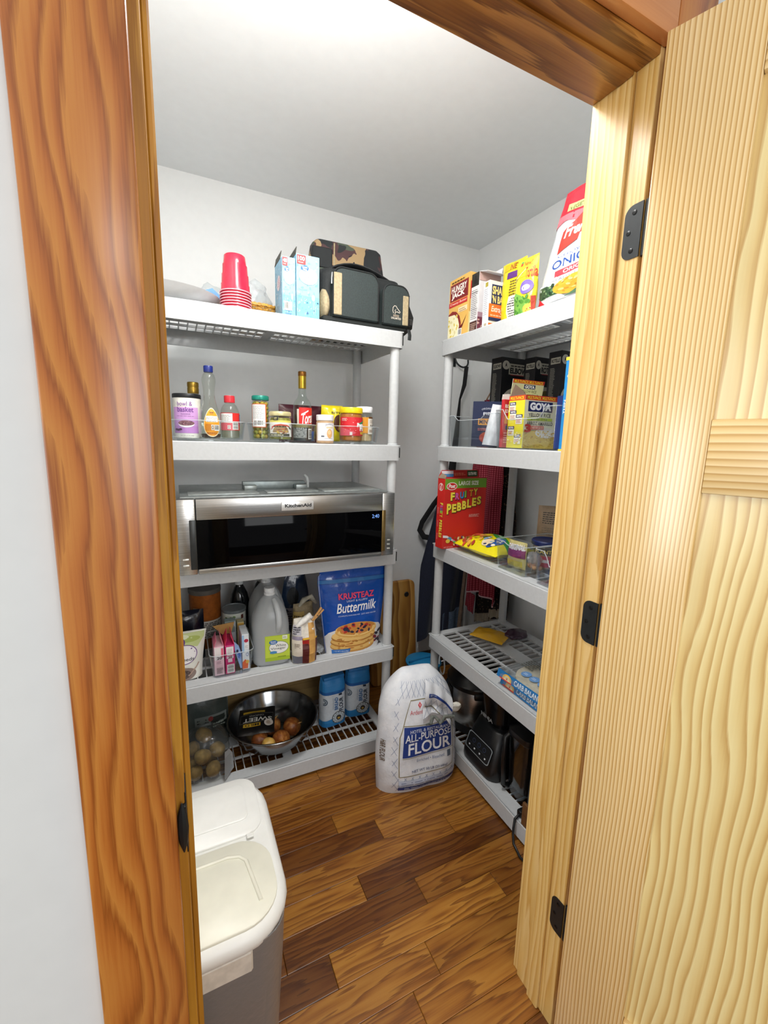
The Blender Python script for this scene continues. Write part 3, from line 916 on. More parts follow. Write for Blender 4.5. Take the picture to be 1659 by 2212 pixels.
def pocket(x0, x1, h, y0):
    bm = BM()
    w = x1 - x0; cx = (x0 + x1) / 2
    out = [(x0, 0.026), (x1, 0.026)]
    r = 0.035
    for ccx, a0 in ((x1 - r, 0), (x0 + r, 90)):
        for i in range(7):
            a = math.radians(a0 + 15 * i); out.append((ccx + r * math.cos(a), h - r + r * math.sin(a)))
    def ring(y, k):
        mx, mz = cx, (h + 0.026) / 2
        return [(mx + (x - mx) * k, y, mz + (z - mz) * k) for x, z in out]
    loft(bm, [ring(y0 + 0.045, 1.0), ring(y0 + 0.006, 1.0), ring(y0, 0.955)][::-1])
    bmesh.ops.recalc_face_normals(bm, faces=bm.faces[:])
    o = mesh_obj('pocket', bm, SLATE, t, 40)
    bm = BM()
    pts = [(x, y0 + 0.004, z) for x, z in out[2:]]
    tube(bm, [(x1, y0 + 0.004, 0.03)] + pts + [(x0, y0 + 0.004, 0.03)], 0.0042, 6)
    mesh_obj('piping', bm, NYL, o, 60)
    return o
pk = pocket(-0.138, 0.040, 0.192, -0.122)
bm = BM(); box(bm, -0.1375, -0.107, -0.1245, -0.117, 0.03, 0.172, 0.002); mesh_obj('tan_strip', bm, TAN, pk)
pk = pocket(0.062, 0.172, 0.170, -0.122)
bm = BM(); box(bm, 0.146, 0.1705, -0.1245, -0.117, 0.03, 0.138, 0.002); mesh_obj('tan_strip', bm, TAN, pk)
Sd = S_plane((0.092, -0.1230, 0.046), (0.046, 0, 0), (0, 0, 0.052), (0, -1, 0))
p = Print(Sd, lift=0.001)
p.line([(0.28, 0.42), (0.20, 0.6), (0.22, 0.82), (0.36, 0.96), (0.52, 0.93), (0.60, 0.82), (0.80, 0.66), (0.92, 0.56), (0.84, 0.50), (0.62, 0.56), (0.46, 0.52), (0.40, 0.62), (0.50, 0.70)], 0.05, 'D8CFC0')
p.line([(0.46, 0.52), (0.40, 0.44), (0.46, 0.36)], 0.045, 'D8CFC0')
p.text('DUCKS', 0.26, 0.20, 0.80, 0.34, 'CBB8A2', 0.02).text('UNLIMITED', 0.06, 0.02, 1.0, 0.16, 'D8CFC0', 0.02)
p.build(t, 'duck_emblem')
bm = BM(); tube(bm, [(-0.142, -0.117, 0.17), (-0.146, -0.122, 0.15), (-0.146, -0.122, 0.13)], 0.003, 6); mesh_obj('zip_pull', bm, mat('B8BCC0', 0.25, 0.9), t)
bm = BM(); blob(bm, (-0.158, -0.06, 0.068), 0.05, 3, 0.12, 4, 3, scale=(0.42, 1.0, 1.2)); mesh_obj('side_pocket', bm, TAN, t, 60)
bm = BM()
tube(bm, [(-0.15 + 0.36 * i / 14, -0.045, 0.180 + 0.062 * math.sin(PI * (i / 14) ** 0.75) - 0.02 * (i / 14)) for i in range(15)], 0.017, 8, flat=0.45)
mesh_obj('carry_strap', bm, mat('15171A', 0.5, 0, 0.1, coat=0.15), t, 60)
bm = BM()
tube(bm, [(0.168, -0.04, 0.125), (0.192, -0.065, 0.11), (0.203, -0.075, 0.075), (0.203, -0.07, 0.045), (0.176, -0.06, 0.022)], 0.020, 8, flat=0.2, up=(0, 1, 0))
mesh_obj('side_strap', bm, NYL, t, 60)
bm = BM(); box(bm, 0.190, 0.206, -0.098, -0.08, 0.04, 0.065, 0.003); mesh_obj('buckle', bm, mat('2A2C2E', 0.35), t)
bm = BM(); tube(bm, [(0.158, -0.12, 0.010), (0.160, -0.150, 0.008), (0.161, -0.156, -0.012), (0.160, -0.156, -0.03)], 0.008, 6, flat=0.3); mesh_obj('strap_end', bm, NYL, t, 60)

# camouflage cooler bag behind it
k = NT('camouflage_cloth')
v = k.coord((1, 1, 1))
n1 = k.noise(v, 13.0, 1.0, 0.4)
v2 = k.coord((1.2, 1, 0.9), rot=(0.3, 0.5, 0.9))
n2 = k.noise(v2, 17.0, 1.0, 0.4)
c1 = k.ramp(n1, [(0.0, '23262A'), (0.46, '4C3436'), (0.60, '4A5347')], 'CONSTANT')
msk = k.math('GREATER_THAN', n2, 0.56)
mx = k.n('ShaderNodeMix', data_type='RGBA'); mx.inputs[7].default_value = lin('A18864')
k.l(msk, mx.inputs[0]); k.l(c1, mx.inputs[6])
msk2 = k.math('LESS_THAN', n2, 0.40)
mx2 = k.n('ShaderNodeMix', data_type='RGBA'); mx2.inputs[7].default_value = lin('25292B')
k.l(msk2, mx2.inputs[0]); k.l(mx.outputs[2], mx2.inputs[6])
k.l(mx2.outputs[2], k.p.inputs['Base Color']); k.p.inputs['Roughness'].default_value = 0.8
CAMO = k.m
t = thing('cooler_bag', 'camouflage cooler bag standing behind the black cooler bag on the top shelf', 'cooler bag', (0.682, 1.835, Z1), math.radians(-2))
bm = BM()
loft(bm, [lp(0.30, 0.085, 0.0, 0, 0.02), lp(0.330, 0.095, 0.02, 0, 0.025), lp(0.335, 0.095, 0.24, 0, 0.025), lp(0.295, 0.085, 0.360, 0, 0.025), lp(0.270, 0.07, 0.372, 0, 0.02)])
mesh_obj('body', bm, CAMO, t, 50)
bm = BM(); box(bm, -0.155, -0.072, -0.0495, -0.01, 0.262, 0.340, 0.004); mesh_obj('front_panel', bm, mat('1C2022', 0.75), t)
bm = BM(); tube(bm, [(-0.066, -0.050, 0.20), (-0.064, -0.046, 0.362)], 0.003, 6); mesh_obj('seam', bm, TAN, t)

# ================================================================== back-wall unit, second shelf
def turntable(label, x, y, R, h=0.068):
    t = thing('turntable', label, 'turntable', (x, y, Z2), group=None)
    bm = BM()
    lathe(bm, [(R * 0.80, 0.0), (R * 0.80, 0.004), (R - 0.010, 0.005), (R - 0.002, h - 0.004), (R, h), (R - 0.003, h), (R - 0.0125, 0.0075), (0, 0.0075), (0, 0.005), (R * 0.78, 0.005), (R * 0.78, 0.0)], 44, cap=False)
    mesh_obj('tray', bm, CLEAR, t, 30)
    bm = BM(); tube(bm, [((R - 0.0012) * math.cos(2 * PI * i / 56), (R - 0.0012) * math.sin(2 * PI * i / 56), h) for i in range(56)], 0.0017, 6, closed=True)
    mesh_obj('rim', bm, RIMC, t, 60)
    bm = BM()
    for i in range(40):
        a = 2 * PI * i / 40
        box(bm, 0.55 * R, R * 0.86, -0.0006, 0.0006, 0.0076, 0.0086, M=Matrix.Rotation(a, 4, 'Z'))
    mesh_obj('ribs', bm, clear('E4EAEC', 0.1, 0.3), t, 0)
    return t
turntable('clear plastic turntable holding the raisin can and syrup bottle, leftmost of three', 0.108, 1.690, 0.130)
turntable('clear plastic turntable holding the olive jar, middle of three', 0.377, 1.690, 0.133)
turntable('clear plastic turntable holding the peanut butter jar, rightmost of three', 0.646, 1.690, 0.128)
ZT2 = Z2 + 0.0088
def vessel(name, label, cat, x, y, z, body, bodym, lid=None, lidm=None, lidname='lid', contents=None, cm=None, rz=0.0, n=28, sy=1.0, group=None):
    t = thing(name, label, cat, (x, y, z), rz, group)
    bm = BM(); lathe(bm, body, n, sy=sy); mesh_obj('body', bm, bodym, t, 40)
    if contents:
        bm = BM(); lathe(bm, contents, n, sy=sy); mesh_obj('contents', bm, cm, t, 40)
    if lid:
        bm = BM(); lathe(bm, lid, n); mesh_obj(lidname, bm, lidm, t, 40)
    return t
GLASS = clear('F2F7F4', 0.04, 0.16, name='clear_glass')
PET = clear('F6F8F4', 0.06, 0.16, name='clear_bottle_plastic')

pr = [(0.0425, 0), (0.0435, 0.003), (0.0435, 0.134)]
t = vessel('raisin_canister', 'white and purple cardboard raisin canister with a black lid', 'canister', 0.043, 1.662, ZT2, pr, mat('F1EFE6', 0.5), [(0.0445, 0.133), (0.0455, 0.135), (0.0455, 0.145), (0.044, 0.147), (0, 0.147)], mat('14161A', 0.4))
p = Print(S_lathe(pr, 0, 0.134, face=-8), du=8)
p.rect(-62, 0.12, 55, 0.76, 'CF9FD8').rect(-62, 0.12, 55, 0.3, 'BE84CC').rect(-62, 0.3, 55, 0.45, 'C794D4')
p.text('bowl &', -36, 0.79, 28, 0.90, '8E5AA8', 0.005).text('basket', -36, 0.64, 32, 0.77, '7A4A98', 0.02).text('RAISINS', -20, 0.575, 18, 0.605, '7A5A90', 0.01).small(-40, 0.535, 40, 0.56, 1, '9A70AA', 3)
p.ell(0, 0.36, 34, 0.10, 'F3EEF2', a0=180, a1=360).ell(0, 0.37, 34, 0.065, '8A5A62').dots(-26, 0.335, 26, 0.41, 60, 4.0, 0.012, ['6E3A48', 'B58088', '5A2838'], 3, lambda u, v: (u / 30) ** 2 + ((v - 0.37) / 0.055) ** 2 < 1)
p.ell(-44, 0.21, 7, 0.03, '4A1A4A').ell(-34, 0.20, 7, 0.028, '551F52').ell(-24, 0.215, 7, 0.026, '4A1A4A').text('NET WT 13 OZ (368g)', -24, 0.045, 30, 0.075, '8A8A86', 0.0).small(-60, 0.05, -50, 0.08, 2, '9A9A94', 4)
p.build(t)
t = vessel('glass_bottle', 'clear glass bottle with a gold screw cap behind the raisin canister', 'bottle', 0.068, 1.752, ZT2, [(0.030, 0), (0.032, 0.003), (0.032, 0.10), (0.022, 0.135), (0.017, 0.15), (0.017, 0.165)], GLASS, [(0.0185, 0.158), (0.0195, 0.162), (0.0195, 0.176), (0.0185, 0.180), (0.0195, 0.183), (0.0195, 0.195), (0.018, 0.198), (0, 0.198)], mat('A8893A', 0.3, 0.85), 'screw_cap')
pr = [(0.024, 0), (0.033, 0.004), (0.0355, 0.03), (0.0355, 0.05), (0.031, 0.085), (0.0225, 0.115), (0.0185, 0.135), (0.0175, 0.155), (0.019, 0.17), (0.0225, 0.19), (0.0225, 0.198), (0.018, 0.212), (0.0125, 0.218), (0.0125, 0.226)]
t = vessel('syrup_bottle', 'nearly empty clear syrup bottle with a blue cap and round orange label', 'bottle', 0.112, 1.613, ZT2, pr, PET, [(0.0145, 0.2195), (0.0150, 0.222), (0.0150, 0.238), (0.0140, 0.240), (0, 0.240)], mat('1A2C7C', 0.35), 'screw_cap', [(0.02, 0.002), (0.031, 0.005), (0.033, 0.016)], mat('3A1E14', 0.3))
S1 = S_lathe(pr, 0.0, 0.11, face=4)
p = Print(S1, du=9, dv=0.08)
eg = lambda k, c: p.poly([(40 * k * math.sin(a) * (1 - 0.22 * math.cos(a)) * (1 if True else 1) + 2, 0.49 - 0.40 * k * math.cos(a + PI) * 1.0) for a in [2 * PI * i / 30 for i in range(30)]], c)
eg(1.1, 'F2DDB8'); eg(1.02, 'F5A21E')
p.text('Butter', -10, 0.76, 14, 0.82, '4A2A10', 0.02).text('Syrup', -6, 0.715, 10, 0.745, '7A3A10', 0.01).rect(-30, 0.5, 34, 0.68, 'F8F6EE').small(-28, 0.51, 32, 0.66, 5, '8A8884', 5, 0.45)
p.small(-34, 0.25, 4, 0.46, 5, 'C46A10', 6, 0.4).rect(-4, 0.26, 10, 0.42, 'E8DFD0').ring(3, 0.34, 5, 0.055, 0.35, '4A4A48').barcode(12, 0.24, 40, 0.42, 7).small(-26, 0.14, 30, 0.2, 2, 'B85A08', 8)
p.build(t)
pr = [(0.028, 0), (0.032, 0.004), (0.032, 0.092), (0.030, 0.104), (0.024, 0.117), (0.017, 0.124), (0.0165, 0.131)]
t = vessel('squeeze_bottle', 'clear bottle with a red cap and red label, right end of left turntable', 'bottle', 0.182, 1.662, ZT2, pr, PET, [(0.018, 0.127), (0.0185, 0.129), (0.0185, 0.148), (0.0175, 0.151), (0, 0.151)], mat('D6303C', 0.3), 'screw_cap', [(0.026, 0.003), (0.0305, 0.006), (0.0305, 0.04)], clear('D8D4BC', 0.1, 0.2, milk=0.15))
p = Print(S_lathe(pr, 0.03, 0.092, face=0), du=9, lift=0.0008)
p.rect(-80, 0.0, 80, 0.98, 'D03038').rect(-80, 0.0, 20, 0.4, 'DE6470').rect(-70, 0.42, 8, 0.94, 'F4F2EE').small(-66, 0.46, 4, 0.9, 6, 'A8A6A4', 3).rect(8, 0.55, 56, 0.94, 'D8221E').rect(-22, 0.08, -4, 0.28, 'EFE9E6').ring(-13, 0.18, 6, 0.07, 0.35, '6A4A4A').barcode(8, 0.05, 48, 0.48, 4, horiz=True).rect(62, 0.3, 78, 0.9, '3A4A9A').small(64, 0.32, 76, 0.88, 6, 'C8C8E0', 9)
p.build(t)

pr = [(0.0275, 0), (0.0310, 0.004), (0.0315, 0.06), (0.0310, 0.135), (0.0275, 0.143), (0.0270, 0.147)]
t = vessel('olive_jar', 'tall glass jar of green olives with a teal lid', 'jar', 0.292, 1.676, ZT2, pr, GLASS, [(0.0300, 0.143), (0.0310, 0.145), (0.0310, 0.156), (0.029, 0.159), (0, 0.159)], mat('1E8A78', 0.3, 0.2))
ro = random.Random(4)
bm = BM()
for L_ in range(9):
    for i in range(8):
        a = 2 * PI * (i + 0.5 * (L_ % 2)) / 8 + ro.random() * 0.2
        blob(bm, (0.0205 * math.cos(a), 0.0205 * math.sin(a), 0.012 + L_ * 0.0148), 0.0088, 2, 0.05, 3, ro.random() * 9, mi=ro.choice((0, 0, 1)))
o = mesh_obj('olives', bm, [mat('A3A03C', 0.35, 0, 0.1), mat('B89A28', 0.35, 0, 0.12)], t, 180); o['kind'] = 'stuff'
bm = BM(); lathe(bm, [(0.012, 0.004), (0.012, 0.135)], 12); mesh_obj('core', bm, mat('77702A', 0.5), t)
p = Print(S_lathe(pr, 0, 0.147, face=-14), du=9, lift=0.0008)
p.rect(-66, 0.30, 44, 0.88, 'CF6A3A').rect(-58, 0.32, 36, 0.86, 'EEEDEA').small(-52, 0.52, 30, 0.84, 11, 'AFAFB0', 3, 0.4).barcode(-46, 0.33, 26, 0.48, 6)
p.build(t)
pr = [(0.036, 0), (0.0395, 0.004), (0.0395, 0.076), (0.036, 0.084), (0.0355, 0.09)]
t = vessel('antipasto_jar', 'short glass jar with a pale gold lid and bruschetta picture label', 'jar', 0.351, 1.617, ZT2, pr, GLASS, [(0.0385, 0.086), (0.0395, 0.088), (0.0395, 0.099), (0.037, 0.102), (0, 0.102)], mat('D5CC9A', 0.3, 0.3), contents=[(0.034, 0.003), (0.038, 0.006), (0.038, 0.073), (0.034, 0.08)], cm=mat('8A8430', 0.5, 0, 0.25, 60))
p = Print(S_lathe(pr, 0.0, 0.09, face=0), du=9, lift=0.0008)
p.rect(-74, 0.14, 74, 0.72, 'EDE9E2').rect(-74, 0.70, 60, 0.78, 'D9D06A').ell(-8, 0.30, 44, 0.30, 'A58A66', a0=0, a1=180).dots(-40, 0.26, 26, 0.46, 30, 7, 0.03, ['D88A58', 'C86A48', '8A5A38', 'C9B05A'], 3)
p.line([(-58, 0.50), (-36, 0.585), (-8, 0.61), (22, 0.585), (40, 0.54)], 0.05, 'C8402E').small(-46, 0.52, 26, 0.57, 1, '3A2A20', 3, 0.8).line([(-64, 0.42), (-50, 0.48)], 0.03, 'C8402E')
p.rect(-70, 0.16, 40, 0.26, '4A4A3C').small(-64, 0.19, 16, 0.23, 1, 'EDE6C0', 5, 0.7).ring(48, 0.62, 6, 0.045, 0.3, '6A7A6A').line([(34, 0.52), (54, 0.44)], 0.06, '3A4A3A')
p.rect(-46, 0.78, -22, 0.985, '20221C').small(-42, 0.82, -26, 0.96, 3, 'C9C08A', 6)
p.build(t)
pr = [(0.034, 0), (0.0355, 0.003), (0.0355, 0.048), (0.034, 0.05)]
t = vessel('spread_jar', 'small dark jar with a black label and barcode, half hidden inside middle turntable', 'jar', 0.438, 1.636, ZT2, pr, mat('3A3C3C', 0.35), [(0.0358, 0.048), (0.0362, 0.050), (0.0362, 0.060), (0.034, 0.062), (0, 0.062)], mat('8E865A', 0.35, 0.4))
p = Print(S_lathe(pr, 0.0, 0.05, face=0), du=9)
p.rect(-76, 0.2, 14, 0.98, '8A8C8A').dots(-70, 0.25, 10, 0.95, 60, 5, 0.03, ['3A3E3C', 'B4B6B2', '5A5E5C'], 5).rect(14, 0.1, 76, 0.98, '121414').barcode(24, 0.12, 62, 0.9, 3, horiz=True)
p.build(t)
pr = [(0.032, 0), (0.0355, 0.004), (0.0355, 0.125), (0.0345, 0.138), (0.029, 0.152), (0.019, 0.165), (0.0145, 0.18), (0.0142, 0.232)]
t = vessel('syrup_bottle', 'tall clear glass syrup bottle with gold neck foil and red label', 'bottle', 0.4585, 1.706, ZT2, pr, GLASS, [(0.0148, 0.200), (0.0150, 0.201), (0.0150, 0.247)], mat('C7A53A', 0.28, 0.85), 'neck_foil', [(0.030, 0.003), (0.0342, 0.006), (0.0342, 0.10)], clear('D9C79A', 0.05, 0.1))
bm = BM(); lathe(bm, [(0.0152, 0.2465), (0.0158, 0.248), (0.0158, 0.262), (0.0145, 0.264), (0, 0.264)], 22); mesh_obj('screw_cap', bm, mat('8A5A1E', 0.35, 0.6), t)
p = Print(S_lathe(pr, 0.0, 0.14, face=14), du=8, lift=0.0008)
p.rect(-64, 0.02, -50, 0.86, 'D8D4C8').rect(-50, 0.02, 58, 0.22, '27508C').rect(-50, 0.20, 58, 0.34, 'F2D414').rect(-50, 0.34, 58, 0.90, 'DF2A28')
p.text('Torani', -34, 0.44, 64, 0.74, 'FFFFFF', 0.02, shear=0.25, slope=0.25).line([(-36, 0.70), (10, 0.82)], 0.04, 'FFFFFF').ell(36, 0.30, 26, 0.17, 'F2EEE0').dots(14, 0.18, 58, 0.42, 24, 5, 0.03, ['B8860E', '6A4A1A', 'E0B020'], 4)
p.build(t)
t = thing('dry_mix_pouch', 'dark maroon flat pouch standing behind the turntables', 'pouch', (0.50, 1.875, Z2), 0.05)
P_ = Pouch(0.20, 0.158, 0.035, amp=0.003, seed=4); P_.build(foil('54142A', 0.4), t, nu=12, nv=12)
p = Print(P_.S, du=0.1, dv=0.1); p.rect(0.30, 0.05, 0.48, 0.5, '8E2A4A').rect(0.5, 0.05, 0.52, 0.95, '2A0A14').rect(0.86, 0.3, 0.97, 0.6, 'E8E4DE').build(t)
bm = BM(); lathe(bm, [(0.009, 0), (0.010, 0.002), (0.010, 0.034), (0.009, 0.036), (0, 0.036)], 18)
o = mesh_obj('pill_bottle', bm, mat('3A5AA0', 0.4), None, 40, loc=(0.482, 1.656, ZT2)); finish(o, 'small blue bottle beside the tall red labelled syrup bottle', 'bottle')

pr = [(0.0285, 0), (0.0325, 0.004), (0.0325, 0.078), (0.030, 0.084), (0.0298, 0.09)]
t = vessel('nut_butter_jar', 'white labelled nut butter jar with a white lid, between the turntables', 'jar', 0.5115, 1.582, Z2, pr, mat('B99A78', 0.4), [(0.0318, 0.0845), (0.0325, 0.086), (0.0325, 0.104), (0.031, 0.1055), (0, 0.1055)], mat('F0F1F2', 0.35))
p = Print(S_lathe(pr, 0.0, 0.09, face=6), du=9)
p.rect(-82, 0.12, 82, 0.84, 'E6E5E8').text("Justin's", -22, 0.70, 36, 0.80, '5A5F7A', 0.01, arch=0.4).rect(-16, 0.62, 34, 0.69, 'D9CBA6').ell(8, 0.41, 20, 0.19, 'D9A971').ell(6, 0.46, 12, 0.09, 'E8C795').rect(-48, 0.27, -28, 0.33, '6A7078').text('naturally', -26, 0.19, 30, 0.235, '7A8090')
p.build(t)
t = thing('snack_bag', 'crumpled yellow bag behind the white nut butter jar', 'bag', (0.591, 1.732, ZT2), 0.0)
P_ = Pouch(0.105, 0.145, 0.055, wf=lambda v: 1.0 - 0.12 * v, tf=lambda v: (1 - v ** 3) ** 0.5 * min(1, 0.5 + 3 * v), amp=0.006, fr=26, seed=8); P_.build(foil('E4D21A', 0.3), t, nu=16, nv=18)
p = Print(P_.S, du=0.1, dv=0.1); p.ell(0.72, 0.5, 0.24, 0.24, '4A2412').line([(0.66, 0.32), (0.8, 0.6)], 0.06, '9A5A2A').text('BITES', 0.4, 0.76, 0.9, 0.82, '3A3410', 0.01).rect(0.05, 0.05, 0.5, 0.35, 'A8A03A').small(0.08, 0.08, 0.46, 0.32, 6, '5A561A', 3).build(t)
pr = [(0.040, 0), (0.0455, 0.005), (0.0462, 0.03), (0.0455, 0.10), (0.0425, 0.112), (0.042, 0.118)]
t = vessel('peanut_butter_jar', 'peanut butter jar with a bright yellow lid and red label', 'jar', 0.634, 1.629, ZT2, pr, clear('F2E6D0', 0.05, 0.14), [(0.0452, 0.110), (0.0462, 0.112), (0.0462, 0.128), (0.044, 0.132), (0, 0.132)], mat('F2D512', 0.35), contents=[(0.038, 0.003), (0.0442, 0.007), (0.0442, 0.10), (0.041, 0.110)], cm=mat('B9833E', 0.45, 0, 0.08))
p = Print(S_lathe(pr, 0.0, 0.118, face=4), du=8, lift=0.0008)
p.rect(-86, 0.20, 74, 0.80, 'D4222E').dots(-70, 0.3, 20, 0.74, 14, 2.2, 0.012, ['F0C8C8', 'F2E2A0'], 5).poly([(-86, 0.2), (-30, 0.2), (4, 0.3), (-86, 0.5)], 'DE5A6A')
p.text('Peter', 6, 0.48, 66, 0.62, 'FFFFFF', 0.05, slope=0.08).text('Pan', 22, 0.36, 66, 0.52, 'FFFFFF', 0.05).poly([(12, 0.60), (30, 0.64), (52, 0.70), (62, 0.74), (56, 0.64), (40, 0.60), (26, 0.58)], '1E9A62').rect(26, 0.25, 64, 0.33, 'F2D03A').text('Creamy', 30, 0.265, 60, 0.315, 'C02020', 0.01).rect(-30, 0.22, -18, 0.32, 'F0E6E6').small(-72, 0.68, -44, 0.78, 3, 'F2C8C8', 4)
p.build(t)
pr = [(0.030, 0), (0.0335, 0.004), (0.0335, 0.11), (0.031, 0.118), (0.0308, 0.126)]
t = vessel('powder_jar', 'clear jar with a white lid and orange label behind the yellow lidded jar', 'jar', 0.722, 1.700, ZT2, pr, PET, [(0.0330, 0.120), (0.0340, 0.122), (0.0340, 0.142), (0.0325, 0.144), (0, 0.144)], mat('F2F3F5', 0.35), contents=[(0.028, 0.003), (0.032, 0.006), (0.032, 0.07)], cm=mat('C9AE84', 0.7))
p = Print(S_lathe(pr, 0.0, 0.12, face=10), du=9, lift=0.0008)
p.rect(-84, 0.3, 84, 0.84, 'E39A24').rect(-6, 0.27, 84, 0.80, 'EDE6DA').rect(0, 0.80, 80, 0.86, '6A4420').text('0·91', 12, 0.50, 62, 0.60, '4A4038', 0.03).rect(4, 0.33, 60, 0.43, 'B5A08C').small(8, 0.65, 60, 0.76, 3, 'B0A498', 3)
p.build(t)

# ================================================================== microwave on the third shelf
k = NT('brushed_steel')
nz = k.noise(k.coord((1.5, 60, 900)), 1.0, 2.0)
k.l(k.ramp(nz, [(0.3, 'A9A8A6'), (0.7, 'C6C5C2')]), k.p.inputs['Base Color'])
k.p.inputs['Metallic'].default_value = 1.0; k.p.inputs['Roughness'].default_value = 0.27
k.p.inputs['Anisotropic'].default_value = 0.5
k.bump(nz, 0.06, 0.0006)
STEEL = k.m
GALV = mat('9DA3A3', 0.42, 0.75, 0.1, 40, name='galvanised_steel')
MX0, MX1, MY = -0.007, 0.760, 1.470
t = thing('microwave', 'stainless steel low-profile microwave with a black glass door on the third shelf', 'microwave', ((MX0 + MX1) / 2, MY, Z3))
def mw(name, x0, x1, y0, y1, z0, z1, m, bev=0.0015, par=t):
    bm = BM(); cx = (MX0 + MX1) / 2
    box(bm, x0 - cx, x1 - cx, y0 - MY, y1 - MY, z0 - Z3, z1 - Z3, bev, seg=2); return mesh_obj(name, bm, m, par)
mw('case', 0.004, 0.752, 1.515, 1.90, Z3 + 0.004, 1.182, GALV, 0.002)
fl = mw('left_side_frame', MX0, 0.0462, 1.472, 1.515, Z3 + 0.0015, 1.180, STEEL, 0.003)
fr = mw('right_side_frame', 0.7075, MX1, 1.472, 1.515, Z3 + 0.0015, 1.180, STEEL, 0.003)
dr = mw('door', 0.0485, 0.7055, 1.478, 1.515, Z3 + 0.0015, 1.178, mat('0A0B0C', 0.4), 0.002)
mw('top_trim', 0.0485, 0.7055, 1.468, 1.512, 1.112, 1.180, STEEL, 0.003, t)
mw('bottom_trim', 0.0485, 0.7055, 1.468, 1.512, Z3 + 0.0015, 0.950, STEEL, 0.003, t)
gl = mw('glass', 0.0485, 0.7055, 1.4715, 1.48, 0.950, 1.112, mat('020203', 0.05, 0, 0, spec=0.10), 0.001, t)
mw('left_recess', 0.026, 0.0480, 1.4705, 1.49, 0.948, 1.114, mat('3A3C3C', 0.35, 0.6), 0.004)
mw('right_recess_reflection', 0.7062, 0.7230, 1.4705, 1.49, 0.950, 1.114, mat('8C7446', 0.3, 0.8), 0.004)  # brown-gold colour paints in the reflection on the recess sidewall
for i in range(2): mw('button', 0.004, 0.022, 1.4695, 1.474, 0.962 + i * 0.020, 0.967 + i * 0.020, mat('D8D8D4', 0.3, 0.6), 0.001, fl)
for i in range(3): mw('button', 0.731, 0.743, 1.4695, 1.474, 0.958 + i * 0.017, 0.9625 + i * 0.017, mat('D8D8D4', 0.3, 0.6), 0.001, fr)
bd = mw('badge', 0.319, 0.432, 1.4640, 1.469, 1.131, 1.162, mat('D6D6D4', 0.3, 0.5), 0.001)
cx = (MX0 + MX1) / 2
p = Print(S_plane((0.319 - cx, 1.4640 - MY, 1.131 - Z3), (0.113, 0, 0), (0, 0, 0.031), (0, -1, 0)))
p.text('KitchenAid', 0.10, 0.34, 0.93, 0.74, '2A2A2C', 0.035); p.build(t, 'badge_lettering')
k = NT('clock_digits'); k.p.inputs['Base Color'].default_value = lin('10182A'); k.p.inputs['Emission Color'].default_value = lin('6F9BE0'); k.p.inputs['Emission Strength'].default_value = 0.9
bm = BM(); vs_, fs_ = text_bm('2:40', 0.01)
vv = [bm.verts.new((0.664 - cx + 0.030 * a, 1.4711 - MY, 1.085 - Z3 + 0.0145 * b)) for a, b in vs_]
for f in fs_: bm.faces.new([vv[i] for i in f])
mesh_obj('clock_display', bm, k.m, t, 0)
# top of the case: vent plates, mounting bracket, cord
for x0, x1, y0, y1 in ((0.03, 0.26, 1.55, 1.64), (0.29, 0.48, 1.56, 1.63), (0.50, 0.73, 1.55, 1.66)):
    mw('top_plate', x0, x1, y0, y1, 1.182, 1.185, mat('B4BAB8', 0.35, 0.7, 0.12, 50), 0.001)
br = mw('mounting_bracket', 0.225, 0.465, 1.70, 1.73, 1.182, 1.210, mat('8D9696', 0.4, 0.7), 0.001)
mw('bracket_foot', 0.225, 0.270, 1.66, 1.70, 1.182, 1.199, mat('A7AFAE', 0.4, 0.7), 0.001, br)
mw('bracket_foot', 0.42, 0.465, 1.66, 1.70, 1.182, 1.199, mat('A7AFAE', 0.4, 0.7), 0.001, br)
bm = BM(); tube(bm, [(0.478 - cx, 0.235, 0.252), (0.479 - cx, 0.235, 0.275), (0.477 - cx, 0.24, 0.292), (0.470 - cx, 0.25, 0.300)], 0.006, 8); mesh_obj('cord_grommet', bm, mat('C9CECE', 0.5), t, 60)

# ================================================================== fourth shelf of the back-wall unit
t = thing('seed_pouch', 'white, green and purple pouch of chia seeds at the left end, fourth shelf', 'pouch', (-0.024, 1.628, Z4), 0.0)
P_ = Pouch(0.185, 0.178, 0.06, wf=lambda v: 0.80 + 0.22 * v ** 1.5, tf=lambda v: (1 - v ** 2.2) ** 0.6, amp=0.003, fr=18, seed=2); P_.build(foil('E9EAE2', 0.3), t, nu=20, nv=20)
p = Print(P_.S, du=0.07, dv=0.07)
p.poly([(0.35, 0.97), (0.97, 0.97), (0.97, 0.86), (0.86, 0.68), (0.6, 0.72), (0.4, 0.8)], 'C3CF8E').ell(0.7, 0.85, 0.2, 0.06, 'A8B85A').ell(0.55, 0.9, 0.14, 0.05, 'DCE3C0')
p.ell(0.60, 0.55, 0.26, 0.2, '6A3A8A').ell(0.60, 0.55, 0.245, 0.185, 'F0EEF0').ell(0.47, 0.80, 0.15, 0.115, '5A2480').text('C', 0.47, 0.765, 0.56, 0.845, 'FFFFFF', 0.03).text('chia seeds', 0.28, 0.42, 0.80, 0.49, '3A3A44', 0.01)
p.ell(0.55, 0.14, 0.30, 0.15, '8A7870').ell(0.52, 0.14, 0.22, 0.105, '57453F').dots(0.36, 0.06, 0.68, 0.22, 60, 0.015, 0.012, ['2E2624', '8A7A72', '6A5850'], 4, lambda u, v: ((u - .52) / .2) ** 2 + ((v - .14) / .09) ** 2 < 1)
p.line([(0.68, 0.1), (0.85, 0.26), (0.9, 0.34)], 0.025, 'B59A8A').build(t)

